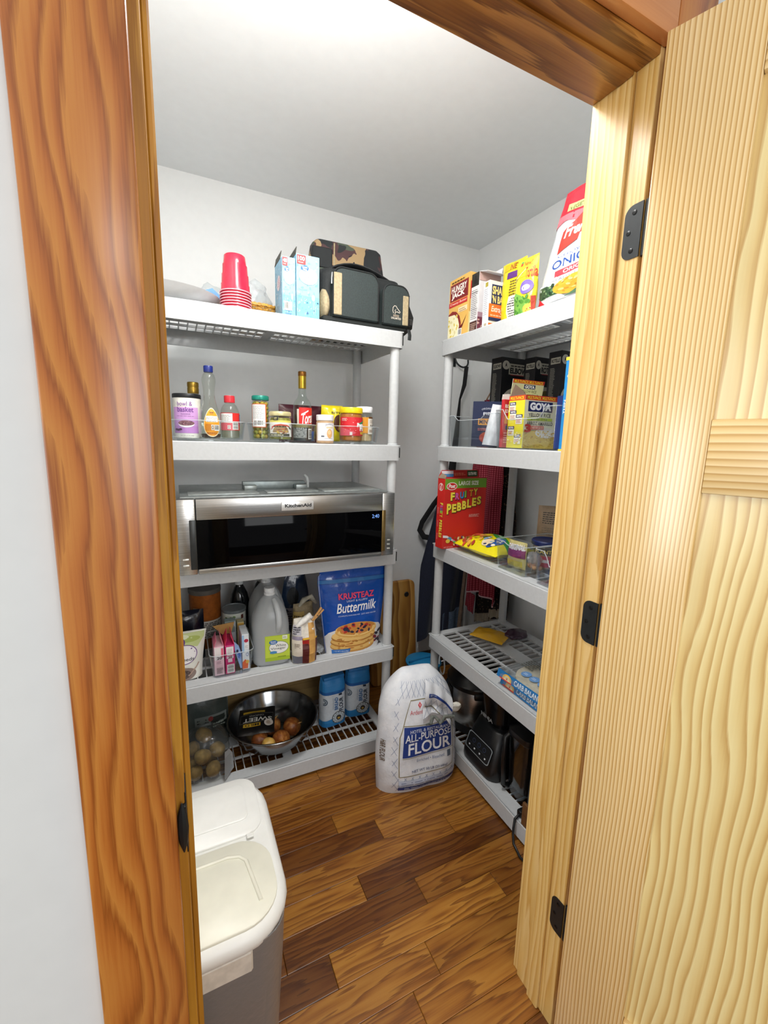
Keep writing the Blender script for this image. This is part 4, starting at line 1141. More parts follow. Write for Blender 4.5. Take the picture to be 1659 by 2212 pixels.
t = thing('storage_bin', 'small clear storage bin of drink packets on the fourth shelf', 'bin', (0.152, 1.660, Z4), 0.0)
bm = BM(); tub(bm, 0.158, 0.20, 0.105, 0.011, 0.024, 0.0024, hf=lambda x, y: 0.092 if y < -0.05 else 0.105, n=6); mesh_obj('tub', bm, clear('F8FAFB', 0.05, 0.2), t, 40)
bm = BM(); tube(bm, [(x, y, (0.092 if y < -0.05 else 0.105)) for x, y in rrect(0.156, 0.198, 0.023, 6)], 0.0016, 6, closed=True); mesh_obj('rim', bm, RIMC, t, 60)
ZB = Z4 + 0.0045
def packet(name, label, x, y, w, d, h, col, rot, cat='box'):
    return carton(name, label, (x, y, ZB), w, d, h, col, cat=cat, rot=rot)
t = packet('drink_mix_box', 'pale pink drink mix box with torn top, leftmost in the small clear bin', 0.108, 1.634, 0.034, 0.105, 0.112, 'EBC3CE', (0, 0, 0))
w, d, h = 0.034, 0.105, 0.112
p = Print(S_front(w, d, h)); p.rect(0.05, 0.55, 0.95, 0.98, 'EFE6E6').rect(0.7, 0.62, 0.95, 0.95, 'E86A86').text('20', 0.25, 0.56, 0.8, 0.66, '4A3A44', 0.04).small(0.25, 0.42, 0.75, 0.52, 3, 'A8808C', 3).rect(0.2, 0.06, 0.85, 0.3, 'D8B8BE').small(0.2, 0.08, 0.85, 0.28, 5, '6A5058', 5, 0.55).build(t)
flap(t, [(-0.017, -0.0525, h), (-0.017, 0.03, h), (-0.006, 0.02, h + 0.03), (-0.008, -0.045, h + 0.022)], 'E0738E'); flap(t, [(0.017, -0.0525, h), (0.017, 0.03, h), (0.006, 0.03, h + 0.035), (0.008, -0.03, h + 0.03)], 'E58AA0')
t = packet('drink_mix_box', 'hot pink drink mix box with torn top, second in the small clear bin', 0.1455, 1.632, 0.034, 0.105, 0.112, 'C91D6E', (0, 0, 0))
p = Print(S_front(w, d, h)); p.poly([(0.2, 0.66), (0.8, 0.66), (0.88, 0.74), (0.88, 0.96), (0.12, 0.96), (0.12, 0.74)], 'EFE9EA').small(0.25, 0.72, 0.75, 0.9, 4, 'C0B4B8', 4).rect(0.15, 0.55, 0.85, 0.64, 'E0C8D2').text('20', 0.3, 0.555, 0.72, 0.635, '3A2A34', 0.04).rect(0.28, 0.42, 0.72, 0.54, 'E8D4DC').barcode(0.16, 0.04, 0.92, 0.34, 4, horiz=True).build(t)
flap(t, [(-0.017, -0.0525, h), (-0.017, 0.03, h), (-0.004, 0.02, h + 0.038), (-0.01, -0.05, h + 0.026)], 'E2355E'); flap(t, [(0.017, -0.0525, h), (0.017, 0.03, h), (0.010, 0.03, h + 0.038), (0.006, -0.04, h + 0.034)], 'E2355E'); flap(t, [(-0.017, 0.0515, h + 0.002), (0.017, 0.0515, h + 0.002), (0.03, 0.054, h + 0.045), (-0.05, 0.054, h + 0.04)], 'B58A4A')
t = thing('drink_packet', 'blue triangular packet wedged in the small clear bin', 'packet', (0.175, 1.600, ZB), 0.0, rot=(-0.18, 0.0, 0))
bm = BM()
loft(bm, [[(0.008, -0.004, 0.004), (0.014, -0.004, 0.004), (0.014, 0.004, 0.004), (0.008, 0.004, 0.004)], [(-0.009, -0.007, 0.075), (0.014, -0.007, 0.062), (0.014, 0.007, 0.062), (-0.009, 0.007, 0.075)], [(-0.010, -0.001, 0.108), (0.006, -0.001, 0.09), (0.006, 0.001, 0.09), (-0.010, 0.001, 0.108)]])
mesh_obj('wrapper', bm, mat('8FAEDC', 0.35), t, 0)
p = Print(S_plane((-0.008, -0.0078, 0.03), (0.022, 0, 0), (0, 0, 0.06), (0, -1, 0.0))); p.ell(0.62, 0.42, 0.22, 0.18, '2F62B8').ell(0.35, 0.7, 0.18, 0.1, '14284A').line([(0.2, 0.6), (0.8, 0.2)], 0.05, '6F96D4').build(t)
t = packet('drink_mix_box', 'white and blue packet with an orange fruit picture, right side of the small clear bin', 0.203, 1.633, 0.026, 0.09, 0.142, 'E6ECF2', (0, 0, 0))
p = Print(S_front(0.026, 0.09, 0.142)); p.rect(0, 0.5, 0.3, 0.98, '9CC4E8').ell(0.6, 0.82, 0.3, 0.05, 'B82A48').rect(0.35, 0.6, 0.95, 0.72, 'F2F2F4').small(0.4, 0.62, 0.9, 0.7, 3, 'B0B0BA', 3).ring(0.7, 0.43, 0.2, 0.05, 0.3, '7A8AB8').poly([(0.0, 0.03), (0.75, 0.03), (0.85, 0.2), (0.4, 0.3), (0.0, 0.22)], 'EA6A3A').ell(0.7, 0.22, 0.25, 0.05, 'EFC25A').build(t)
t = packet('tea_box', 'small grey green box standing at the back of the small clear bin', 0.162, 1.718, 0.042, 0.035, 0.155, '8FA0A0', (0, 0, 0.0))
p = Print(S_front(0.042, 0.035, 0.155)); p.rect(0.05, 0.45, 0.95, 0.98, 'AEB6BA').rect(0.1, 0.7, 0.9, 0.85, '6F7F80').ell(0.75, 0.36, 0.14, 0.12, '1E6A4A').ell(0.25, 0.36, 0.2, 0.1, '9AB8D8').small(0.1, 0.86, 0.9, 0.95, 2, '5A6264', 3).build(t)
t = packet('tea_box', 'small box with a yellow top at the back right of the small clear bin', 0.201, 1.718, 0.026, 0.035, 0.145, 'C9BE92', (0, 0, 0.0))
p = Print(S_front(0.026, 0.035, 0.145)); p.rect(0.05, 0.78, 0.95, 0.98, 'C9A24A').rect(0.1, 0.4, 0.9, 0.75, 'CFCAA8').build(t)

# jugs
def jug(label, x, y, fill, rz, lab):
    t = thing('gallon_jug', label, 'jug', (x, y, Z4), rz)
    R = lambda w, d, z, r, dx=0.0: [(px_ + dx, py_, z) for px_, py_ in rrect(w, d, r, 5)]
    S0 = [(0.118, 0.0, 0.03), (0.136, 0.006, 0.035), (0.140, 0.02, 0.036), (0.140, 0.15, 0.036), (0.136, 0.175, 0.04), (0.122, 0.205, 0.045), (0.096, 0.235, 0.040), (0.064, 0.258, 0.030), (0.042, 0.268, 0.0205), (0.040, 0.276, 0.0195)]
    bm = BM(); loft(bm, [R(a, a, z, r) for a, z, r in S0]); mesh_obj('body', bm, clear('EDF1F2', 0.2, 0.2, 0, 0.40, name='milky_jug'), t, 60)
    if fill:
        bm = BM(); S2 = [s for s in S0 if s[1] <= fill]; loft(bm, [R(a - 0.006, a - 0.006, z + 0.002, r - 0.003) for a, z, r in S2]); mesh_obj('contents', bm, clear('E2E8EA', 0.05, 0.1, milk=0.12), t, 60)
    bm = BM(); tube(bm, [(0.012, -0.040, 0.262), (0.020, -0.058, 0.246), (0.026, -0.0715, 0.215), (0.028, -0.0760, 0.18), (0.026, -0.0730, 0.155), (0.024, -0.066, 0.14)], [0.008, 0.011, 0.0115, 0.0115, 0.011, 0.008], 10); mesh_obj('handle', bm, clear('F0F3F4', 0.25, 0.2, 0, 0.5), t, 60)
    bm = BM(); lathe(bm, [(0.0205, 0.270), (0.0215, 0.271), (0.0215, 0.280), (0.0190, 0.281), (0.0190, 0.284), (0.0210, 0.285), (0.0210, 0.297), (0.0195, 0.299), (0, 0.299)], 24); mesh_obj('cap', bm, mat('E4E7E8', 0.4), t)
    if lab:
        p = Print(S_plane((-0.026, -0.0702, 0.022), (0.094, 0, 0), (0, 0, 0.104), (0, -1, 0)))
        p.rect(0, 0, 1, 1, 'B9CF3A').rect(0.03, 0.03, 0.97, 0.97, 'C2D645').rect(0, 0.0, 1, 0.14, 'A5BF2E').ell(0.55, 0.52, 0.40, 0.25, '4A6A5A').ell(0.55, 0.52, 0.385, 0.235, 'F3F4F0')
        p.ell(0.33, 0.74, 0.17, 0.09, '2E6EB4').text('Great', 0.22, 0.745, 0.44, 0.795, 'FFFFFF', 0.01).text('Value', 0.23, 0.69, 0.43, 0.735, 'FFFFFF', 0.01).text('White', 0.42, 0.545, 0.84, 0.65, '4A4A4A').text('Vinegar', 0.22, 0.42, 0.84, 0.53, '4A4A4A').ell(0.33, 0.34, 0.15, 0.055, '4A8AC0').rect(0.70, 0.83, 0.9, 0.98, 'EDF0E4').small(0.72, 0.87, 0.88, 0.95, 2, '8A9A6A', 3).small(0.5, 0.14, 0.85, 0.165, 1, '4A5A1A', 4, 0.8)
        p.build(t)
        q = Print(S_plane((0.0702, -0.052, 0.022), (0, 0.08, 0), (0, 0, 0.104), (1, 0, 0))); q.rect(0, 0, 1, 1, 'E6E6E2').small(0.05, 0.05, 0.9, 0.95, 14, '5A5A5A', 6); q.build(t, 'back_label')
    return t
jug('translucent gallon jug of white vinegar with a lime green label', 0.307, 1.650, 0.16, math.radians(-6), True)
jug('translucent gallon jug hidden behind the lime labelled vinegar jug', 0.322, 1.806, 0.12, math.radians(4), False)

pr = [(0.046, 0), (0.047, 0.002), (0.047, 0.158), (0.0475, 0.160)]
t = vessel('drink_mix_can', 'white can with a grey lid and green leaves behind the small clear bin', 'can', 0.190, 1.818, Z4, pr, mat('D9DCD2', 0.45), [(0.0480, 0.158), (0.0485, 0.160), (0.0485, 0.170), (0.046, 0.1705), (0.045, 0.167), (0, 0.167)], mat('6E7476', 0.4))
p = Print(S_lathe(pr, 0, 0.158, face=0), du=8)
p.dots(-50, 0.7, 0, 0.92, 26, 7, 0.035, ['7C9A5A', '9AB274', '5E7E46'], 3).rect(28, 0.84, 42, 0.95, '5A2A1E').text('Nature', 2, 0.60, 56, 0.75, '22262A', 0.01, shear=0.3, slope=0.25).text('Promise', -4, 0.47, 56, 0.61, '22262A', 0.01, shear=0.3, slope=0.3).line([(6, 0.47), (30, 0.50), (56, 0.58)], 0.012, '8A6A8A').rect(-30, 0.2, 20, 0.32, '8F98A4').small(-26, 0.22, 14, 0.3, 2, '3E4650', 3)
p.build(t)
pr = [(0.060, 0), (0.062, 0.003), (0.062, 0.235), (0.063, 0.238)]
t = vessel('drink_mix_can', 'large dark orange canister with a grey lid at the back left, fourth shelf', 'canister', 0.082, 1.885, Z4, pr, mat('9A541A', 0.5, 0, 0.1), [(0.0635, 0.234), (0.0645, 0.237), (0.0645, 0.252), (0.062, 0.254), (0.060, 0.250), (0, 0.250)], mat('5E5A54', 0.5))
p = Print(S_lathe(pr, 0, 0.235, face=10), du=8); p.rect(-40, 0.2, 60, 0.52, 'C9C4BC').small(-36, 0.22, 56, 0.5, 9, '4A4440', 4, 0.5).rect(-60, 0.5, -34, 0.76, 'A89884').small(-58, 0.54, -36, 0.74, 3, '3A322C', 5).build(t)
t = thing('coffee_bag', 'dark navy foil bag in front of the large orange canister', 'bag', (0.006, 1.762, Z4), 0.0)
P_ = Pouch(0.125, 0.205, 0.06, tf=lambda v: (1 - v ** 4) ** 0.5, amp=0.003, fr=20, seed=5); P_.build(foil('0C1020', 0.25), t, nu=14, nv=14)
p = Print(P_.S, du=0.1, dv=0.1); p.rect(0.2, 0.3, 0.62, 0.62, '8A8E84').small(0.24, 0.33, 0.58, 0.59, 5, '2E322E', 4).build(t)
for i, (x, y, lb) in enumerate(((0.226, 1.922, 'dark bottle with a white cap standing behind the green leaf can'), (0.322, 1.9385, 'dark bottle with a white cap half hidden behind the gallon jugs'))):
    t = vessel('sauce_bottle', lb, 'bottle', x, y, Z4, [(0.038, 0), (0.041, 0.004), (0.041, 0.16), (0.034, 0.195), (0.022, 0.222), (0.017, 0.23), (0.017, 0.238)], mat('14181A', 0.2, 0, 0.02, coat=0.5), [(0.0185, 0.236), (0.019, 0.238), (0.019, 0.262), (0.018, 0.264), (0, 0.264)], mat('D6DADB', 0.4), 'cap')
    bm = BM(); tube(bm, [(-0.004, -0.030, 0.212), (0.006, -0.046, 0.20), (0.012, -0.050, 0.18), (0.012, -0.044, 0.165)], 0.005, 8); mesh_obj('handle', bm, mat('2A3032', 0.25), t, 60)
t = thing('snack_bag', 'dark blue crinkled bag behind the vinegar jugs, near the back of the shelf', 'bag', (0.468, 1.885, Z4), 0.1)
P_ = Pouch(0.15, 0.29, 0.07, wf=lambda v: 1.0 - 0.45 * v ** 2, tf=lambda v: (1 - v ** 2) ** 0.6, amp=0.012, fr=14, seed=11); P_.build(foil('1C2F4A', 0.28), t, nu=16, nv=20)
p = Print(P_.S, du=0.1, dv=0.1); p.rect(0.1, 0.12, 0.6, 0.40, '8A8288').small(0.12, 0.14, 0.58, 0.38, 6, '3A3638', 5).ell(0.35, 0.58, 0.2, 0.14, '0A0E14').build(t)
t = thing('flour_bag', 'opened paper bag with maroon stripe and white rolled top, beside the vinegar jug', 'bag', (0.424, 1.572, Z4), math.radians(-4))
P_ = Pouch(0.108, 0.185, 0.062, wf=lambda v: 0.86 + 0.12 * math.sin(PI * v) - 0.12 * v, tf=lambda v: (1 - v ** 3) ** 0.5 * min(1, 0.75 + v), amp=0.005, fr=24, seed=3, pw=3.0); P_.build(mat('E2DCD0', 0.6, 0, 0.06, 60, 0.2), t, nu=20, nv=22)
p = Print(P_.S, du=0.06, dv=0.06)
p.rect(0.02, 0.02, 0.38, 0.2, '6E707E').rect(0.02, 0.2, 0.38, 0.56, 'DDD3C4').small(0.1, 0.38, 0.32, 0.5, 4, '8A7A6A', 3).rect(0.02, 0.56, 0.38, 0.64, '9A92A8').rect(0.02, 0.66, 0.34, 0.88, 'C2C0C8').small(0.04, 0.68, 0.32, 0.86, 4, '2A2A34', 4, 0.6).rect(0.38, 0.02, 0.66, 0.56, '571E1E').rect(0.38, 0.44, 0.64, 0.6, 'A8201C').rect(0.64, 0.02, 0.90, 0.9, 'D2A056').rect(0.90, 0.02, 0.99, 0.55, '571E1E').rect(0.40, 0.56, 0.64, 0.60, 'E0B020').rect(0.9, 0.55, 0.99, 0.58, 'E0B020')
p.build(t)
bm = BM(); tube(bm, [(-0.03, -0.012, 0.155), (-0.005, -0.018, 0.178), (0.02, -0.006, 0.192), (0.032, 0.0, 0.17), (0.028, -0.014, 0.14), (0.006, -0.026, 0.10)], [0.008, 0.014, 0.012, 0.012, 0.010, 0.004], 8); mesh_obj('rolled_top', bm, mat('E9E7E2', 0.55, 0, 0.06, 60, 0.3), t, 60)
t = thing('clothespin', 'wooden clothespin clipped to the rolled top of the paper bag', 'clothespin', (0.470, 1.548, Z4 + 0.196), 0, rot=(0, -0.75, 0.2))
for s in (-1, 1):
    bm = BM(); box(bm, -0.028, 0.034, -0.004, 0.004, s * 0.0035 - 0.0028, s * 0.0035 + 0.0028, 0.0008, M=Matrix.Rotation(-s * 0.10, 4, 'Y')); mesh_obj('arm', bm, mat('C9975A', 0.6, 0, 0.1), t)
bm = BM(); tube(bm, [(0, -0.005, 0), (0, 0.005, 0)], 0.003, 8); mesh_obj('spring', bm, mat('8A8C8E', 0.3, 0.9), t)
t = thing('flour_bag', 'folded brown and grey bag behind the maroon striped paper bag', 'bag', (0.452, 1.690, Z4), 0.1)
P_ = Pouch(0.12, 0.20, 0.07, wf=lambda v: 1 - 0.3 * v, tf=lambda v: (1 - v ** 3) ** 0.5, amp=0.006, fr=20, seed=17, pw=3); P_.build(mat('8E7F62', 0.6, 0, 0.15, 50, 0.3), t, nu=14, nv=16)
p = Print(P_.S, du=0.08, dv=0.08); p.rect(0.02, 0.55, 0.45, 0.85, 'B59A58').small(0.04, 0.58, 0.42, 0.8, 4, '4A3A2A', 5).rect(0.02, 0.02, 0.5, 0.5, '5A2222').build(t)
bm = BM(); tube(bm, [(-0.03, 0.0, 0.17), (0.0, -0.01, 0.215), (0.03, -0.01, 0.225), (0.055, -0.008, 0.19)], [0.006, 0.018, 0.016, 0.008], 8, flat=0.6); mesh_obj('rolled_top', bm, mat('B5B0A0', 0.5, 0, 0.1, 50, 0.4), t, 60)
t = thing('plastic_bag', 'small crumpled clear wrapper lying left of the blue pancake pouch', 'plastic bag', (0.497, 1.615, Z4))
bm = BM(); blob(bm, (0, 0, 0.02), 0.026, 3, 0.5, 6.0, 3.0, scale=(0.7, 1.0, 0.5), floor=0.001); mesh_obj('film', bm, FILM2, t, 20)

t = thing('pancake_mix_pouch', 'large glossy blue stand-up pouch of pancake mix', 'pouch', (0.640, 1.600, Z4), math.radians(-3))
P_ = Pouch(0.292, 0.352, 0.075, wf=lambda v: 0.80 + 0.22 * min(1, v / 0.85) ** 0.9 - (0.05 if v > 0.97 else 0), tf=lambda v: max(0.03, (1 - (v / 0.93) ** 2.2)) ** 0.6 if v < 0.93 else 0.03, lean=lambda u, v: 0.0, amp=0.003, fr=16, seed=6, pw=2.6)
P_.build(foil('124FAE', 0.16), t, nu=30, nv=34)
p = Print(P_.S, du=0.05, dv=0.05)
p.rect(0.0, 0.855, 1.0, 0.895, '1E6CB0').line([(0, 0.90), (1, 0.90)], 0.004, '0C3A86').line([(0, 0.85), (1, 0.85)], 0.004, '0C3A86')
p.line([(0.012, 0.0), (0.012, 0.97)], 0.005, 'D5DCE6').line([(0.985, 0.0), (0.985, 0.8)], 0.005, 'D5DCE6')
p.poly([(0.02, 0.0), (0.98, 0.0), (0.98, 0.26), (0.93, 0.31), (0.84, 0.33), (0.2, 0.30), (0.08, 0.27), (0.02, 0.22)], 'D9D9DA')
p.ell(0.50, 0.06, 0.36, 0.05, 'B07E36').ell(0.48, 0.09, 0.40, 0.075, 'C99246').ell(0.48, 0.105, 0.395, 0.072, 'E2B768')
p.ell(0.48, 0.15, 0.39, 0.075, 'B47A34').ell(0.48, 0.165, 0.385, 0.072, 'E0B465').ell(0.49, 0.205, 0.38, 0.075, 'B0752E').ell(0.49, 0.222, 0.375, 0.074, 'E5BC70').ell(0.53, 0.27, 0.355, 0.082, 'D9A655').ell(0.53, 0.29, 0.35, 0.085, 'E8C27A').ell(0.53, 0.298, 0.325, 0.076, 'C8873C')
p.dots(0.30, 0.25, 0.78, 0.35, 16, 0.045, 0.02, ['C9402E', 'B8302A', 'E0704A'], 6).dots(0.34, 0.25, 0.80, 0.37, 12, 0.034, 0.026, ['23243A', '2E2C44'], 9).dots(0.2, 0.06, 0.8, 0.2, 12, 0.05, 0.01, ['C8873C', 'B87430'], 12)
p.dots(0.86, 0.08, 0.96, 0.25, 8, 0.035, 0.025, ['7A2030', '2A2430'], 4)
p.text('KRUSTEAZ', 0.26, 0.66, 0.80, 0.735, 'E8476F', 0.03).text('LIGHT & FLUFFY', 0.38, 0.625, 0.70, 0.648, 'DCE8F4', 0.0).text('Buttermilk', 0.22, 0.50, 0.84, 0.615, 'F4F6F8', 0.012, shear=0.25, slope=0.12).text('COMPLETE PANCAKE MIX   JUST ADD WATER', 0.24, 0.455, 0.84, 0.475, 'D0E0F0', 0.0).poly([(0.1, 0.01), (0.40, 0.02), (0.42, 0.06), (0.1, 0.06)], '2468B4').text('NET WT 5 LB (2.26kg)', 0.14, 0.025, 0.38, 0.045, 'E0E8F0')
p.build(t)

# ================================================================== lowest shelf of the back-wall unit
t = thing('mixing_bowl', 'large stainless steel mixing bowl of onions on the lowest shelf', 'bowl', (0.325, 1.715, Z5))
bm = BM()
pr = [(0, 0.0), (0.085, 0.0), (0.12, 0.018), (0.155, 0.055), (0.174, 0.10), (0.181, 0.118), (0.190, 0.120), (0.1905, 0.1225), (0.182, 0.1225), (0.172, 0.102), (0.153, 0.057), (0.118, 0.021), (0.083, 0.0035), (0, 0.0035)]
lathe(bm, pr, 48); mesh_obj('bowl', bm, mat('8E9092', 0.16, 1.0, 0.04, 12, name='polished_steel'), t, 40)
bm = BM(); tube(bm, [(0.188 * math.cos(2 * PI * i / 64), 0.188 * math.sin(2 * PI * i / 64), 0.1215) for i in range(64)], 0.003, 8, closed=True); mesh_obj('rolled_rim', bm, mat('8A8C8C', 0.2, 1.0), t, 60)
k = NT('onion_skin')
nz = k.noise(k.coord((90, 90, 12)), 1.0, 3.0); n2 = k.noise(k.coord((1, 1, 1), True), 22.0, 2.0)
k.l(k.ramp(k.math('ADD', k.math('MULTIPLY', nz, 0.5), k.math('MULTIPLY', n2, 0.5)), [(0.3, '5E2E16'), (0.5, '9A5626'), (0.62, 'BD7E3C'), (0.75, 'D8B070')]), k.p.inputs['Base Color'])
k.p.inputs['Roughness'].default_value = 0.35; k.bump(nz, 0.25, 0.003)
ONION = k.m; PALE = mat('C9A04E', 0.4, 0, 0.15, 40)
on = [(-0.004, 0.030, 0.042, 0.037, 0, 'pale yellow onion with peeling skin, topmost in the steel bowl', (0.4, 0.3, 0)), (0.078, -0.010, 0.042, 0.034, 0, 'brown onion at right side of the pile in the steel bowl', (0.9, 0.2, 0.4)), (0.018, -0.066, 0.036, 0.034, 0, 'brown onion at the front of the pile in the steel bowl', (1.1, -0.4, 0.2)), (-0.066, -0.042, 0.040, 0.032, 0, 'brown onion under the black sweet onion label, front left', (0.8, 0.8, 0.1)), (-0.042, -0.112, 0.058, 0.026, 1, 'small peeled yellow onion at the front rim of the bowl', (0.5, -0.9, 0))]
on0 = None
for x, y, z, r, pale, lb, rt in on:
    r *= 1.14; z *= 1.14
    def onion_bm(r, par):
        bm = BM()
        lathe(bm, [(0, -0.92 * r), (0.22 * r, -0.9 * r), (0.62 * r, -0.72 * r), (0.93 * r, -0.3 * r), (1.0 * r, 0.05 * r), (0.9 * r, 0.42 * r), (0.6 * r, 0.72 * r), (0.28 * r, 0.88 * r), (0.13 * r, 1.05 * r), (0.10 * r, 1.3 * r), (0.0, 1.34 * r)], 22)
        for v in bm.verts:
            v.co *= 1 + 0.05 * noise.noise(v.co * 45 + Vector((x * 90, y * 90, 0)))
        return bm
    t = thing('onion', lb, 'onion', (0.325 + x, 1.715 + y, Z5 + z + 0.004), 0, 'onions in the steel bowl', rt)
    mesh_obj('bulb', onion_bm(r, t), PALE if pale else ONION, t, 80)
    bm = BM(); tube(bm, [(0, 0, 1.25 * r), (0.002, 0.001, 1.5 * r), (0.006, 0.0, 1.7 * r)], [0.10 * r, 0.07 * r, 0.02 * r], 6); mesh_obj('dry_tip', bm, mat('B08A50', 0.7), t, 60)
t = thing('produce_label', 'black and gold sweet onion bag label lying upside down in the bowl', 'label', (0.325 - 0.068, 1.715 + 0.012, Z5 + 0.104), 0, rot=(0.30, -0.05, -0.25))
P_ = Pouch(0.150, 0.128, 0.022, amp=0.004, fr=18, seed=3)
S_up = lambda f: (lambda u, v, l: (lambda q: Vector((q.x, q.z - 0.0625, -q.y)))(f(u, v, l)))
bm = BM()
G = [[bm.verts.new(S_up(P_.S)(i / 14, j / 14, 0)) for i in range(15)] for j in range(15)]
G2 = [[bm.verts.new(S_up(P_.S)(i / 14, j / 14, -0.004)) for i in range(15)] for j in range(15)]
for j in range(14):
    for i in range(14):
        bm.faces.new((G[j][i], G[j][i + 1], G[j + 1][i + 1], G[j + 1][i])); bm.faces.new((G2[j][i + 1], G2[j][i], G2[j + 1][i], G2[j + 1][i + 1]))
for i in range(14):
    bm.faces.new((G[0][i + 1], G[0][i], G2[0][i], G2[0][i + 1])); bm.faces.new((G[14][i], G[14][i + 1], G2[14][i + 1], G2[14][i])); bm.faces.new((G[i][0], G[i + 1][0], G2[i + 1][0], G2[i][0])); bm.faces.new((G[i + 1][14], G[i][14], G2[i][14], G2[i + 1][14]))
mesh_obj('film', bm, foil('121212', 0.3), t, 60)
p = Print(S_up(P_.S), du=0.1, dv=0.1)
p.rect(0.12, 0.76, 0.72, 0.84, 'B8962E').line([(0.05, 0.40), (0.95, 0.40), (0.95, 0.72), (0.05, 0.72), (0.05, 0.40)], 0.008, '8A8A84').text('SWEET', 0.14, 0.42, 0.92, 0.56, 'D8D8D0', 0.02, rot=180).text('ONIONS', 0.3, 0.60, 0.7, 0.66, 'A8A8A0', 0, rot=180).rect(0.15, 0.24, 0.62, 0.36, 'C9A22E').text('MILD', 0.2, 0.26, 0.58, 0.34, '1A1A14', 0.02, rot=180).ell(0.84, 0.34, 0.12, 0.12, 'CFC8C0').ell(0.84, 0.34, 0.07, 0.06, 'A89888').build(t)

# potatoes in a clear bag
bag_c = Vector((0.046, 1.636, Z5))
rp2 = random.Random(12)
POT = mat('8E7440', 0.7, 0, 0.15, 50, 0.2, name='potato_skin')
pot0 = None
spots = [(-0.045, -0.035, 0.034), (0.030, -0.040, 0.034), (-0.048, 0.032, 0.036), (0.018, 0.036, 0.034), (-0.012, -0.034, 0.092), (0.053, 0.0, 0.086), (-0.050, 0.026, 0.098), (0.0, 0.035, 0.140)]
wh = ['lower front left', 'lower front right', 'lower back left', 'lower back right', 'middle front', 'middle right', 'middle left', 'top']
for i, (x, y, z) in enumerate(spots):
    bm = BM(); blob(bm, (0, 0, 0), 0.0275, 3, 0.12, 3.5, i * 1.7, scale=(1.18, 0.95, 0.98))
    o = mesh_obj('potato', bm, POT, None, 180, loc=(bag_c.x + x * 0.84, bag_c.y + y * 0.86, bag_c.z + z * 1.02 + 0.002), rot=(rp2.random(), rp2.random(), rp2.random() * 3))
    finish(o, 'yellow brown potato, %s of the pile in the clear bag' % wh[i], 'potato', 'potatoes in the clear bag')
t = thing('plastic_bag', 'clear plastic bag full of potatoes at the left front of the lowest shelf', 'plastic bag', tuple(bag_c))
bm = BM(); blob(bm, (0, 0, 0.096), 0.096, 4, 0.05, 5.0, 4.0, scale=(0.93, 0.78, 0.98))
for v in bm.verts:
    q = Vector((v.co.x / 0.0893, v.co.y / 0.0749, (v.co.z - 0.096) / 0.0941))
    s4 = q.length / max(1e-6, (abs(q.x) ** 4 + abs(q.y) ** 4 + abs(q.z) ** 4) ** 0.25)
    s4 = 1 + (s4 - 1) * (1.0 if q.z < 0.3 else 0.5)
    v.co = Vector((v.co.x * s4, v.co.y * s4, max(0.0008, 0.096 + (v.co.z - 0.096) * s4)))
mesh_obj('film', bm, clear('EEF0EE', 0.10, 0.16, 0.8, 0.03, name='potato_bag_film'), t, 60)
S = lambda u, v, l: Vector((0.062 + 0.040 * u, -0.084 + 0.055 * u - l, 0.012 + 0.115 * v - 0.01 * u))
p = Print(S, du=0.25); p.poly([(0, 0), (1, 0.1), (0.9, 0.7), (0.55, 0.98), (0.1, 1.0)], 'A8ACAE').small(0.08, 0.08, 0.8, 0.8, 14, '74787A', 5, 0.4); p.build(t, 'printed_band')
t = thing('produce_bag', 'dark green printed plastic bag behind the potatoes on the lowest shelf', 'bag', (0.055, 1.80, Z5), 0.0)
P_ = Pouch(0.19, 0.26, 0.075, tf=lambda v: (1 - v ** 3) ** 0.5, amp=0.008, fr=14, seed=21); P_.build(foil('3A4442', 0.35), t, nu=16, nv=18)
p = Print(P_.S, du=0.08, dv=0.08); p.rect(0.3, 0.44, 0.95, 0.60, '6C7472').small(0.34, 0.48, 0.6, 0.57, 2, '2A302E', 3).rect(0.62, 0.3, 0.97, 0.56, '16221E').small(0.66, 0.38, 0.93, 0.48, 2, '9CA69E', 4).ell(0.62, 0.54, 0.05, 0.04, '7A2A28').build(t)
o = carton('cardboard_box', 'flattened brown cardboard box along the back edge behind the steel bowl', (0.36, 1.943, Z5), 0.50, 0.030, 0.245, '8E7448')
S_ = Print(S_front(0.50, 0.030, 0.245)); S_.line([(0.02, 0.45), (0.98, 0.45)], 0.012, '7A6238').rect(0.6, 0.1, 0.95, 0.3, '9C8252'); S_.build(o)

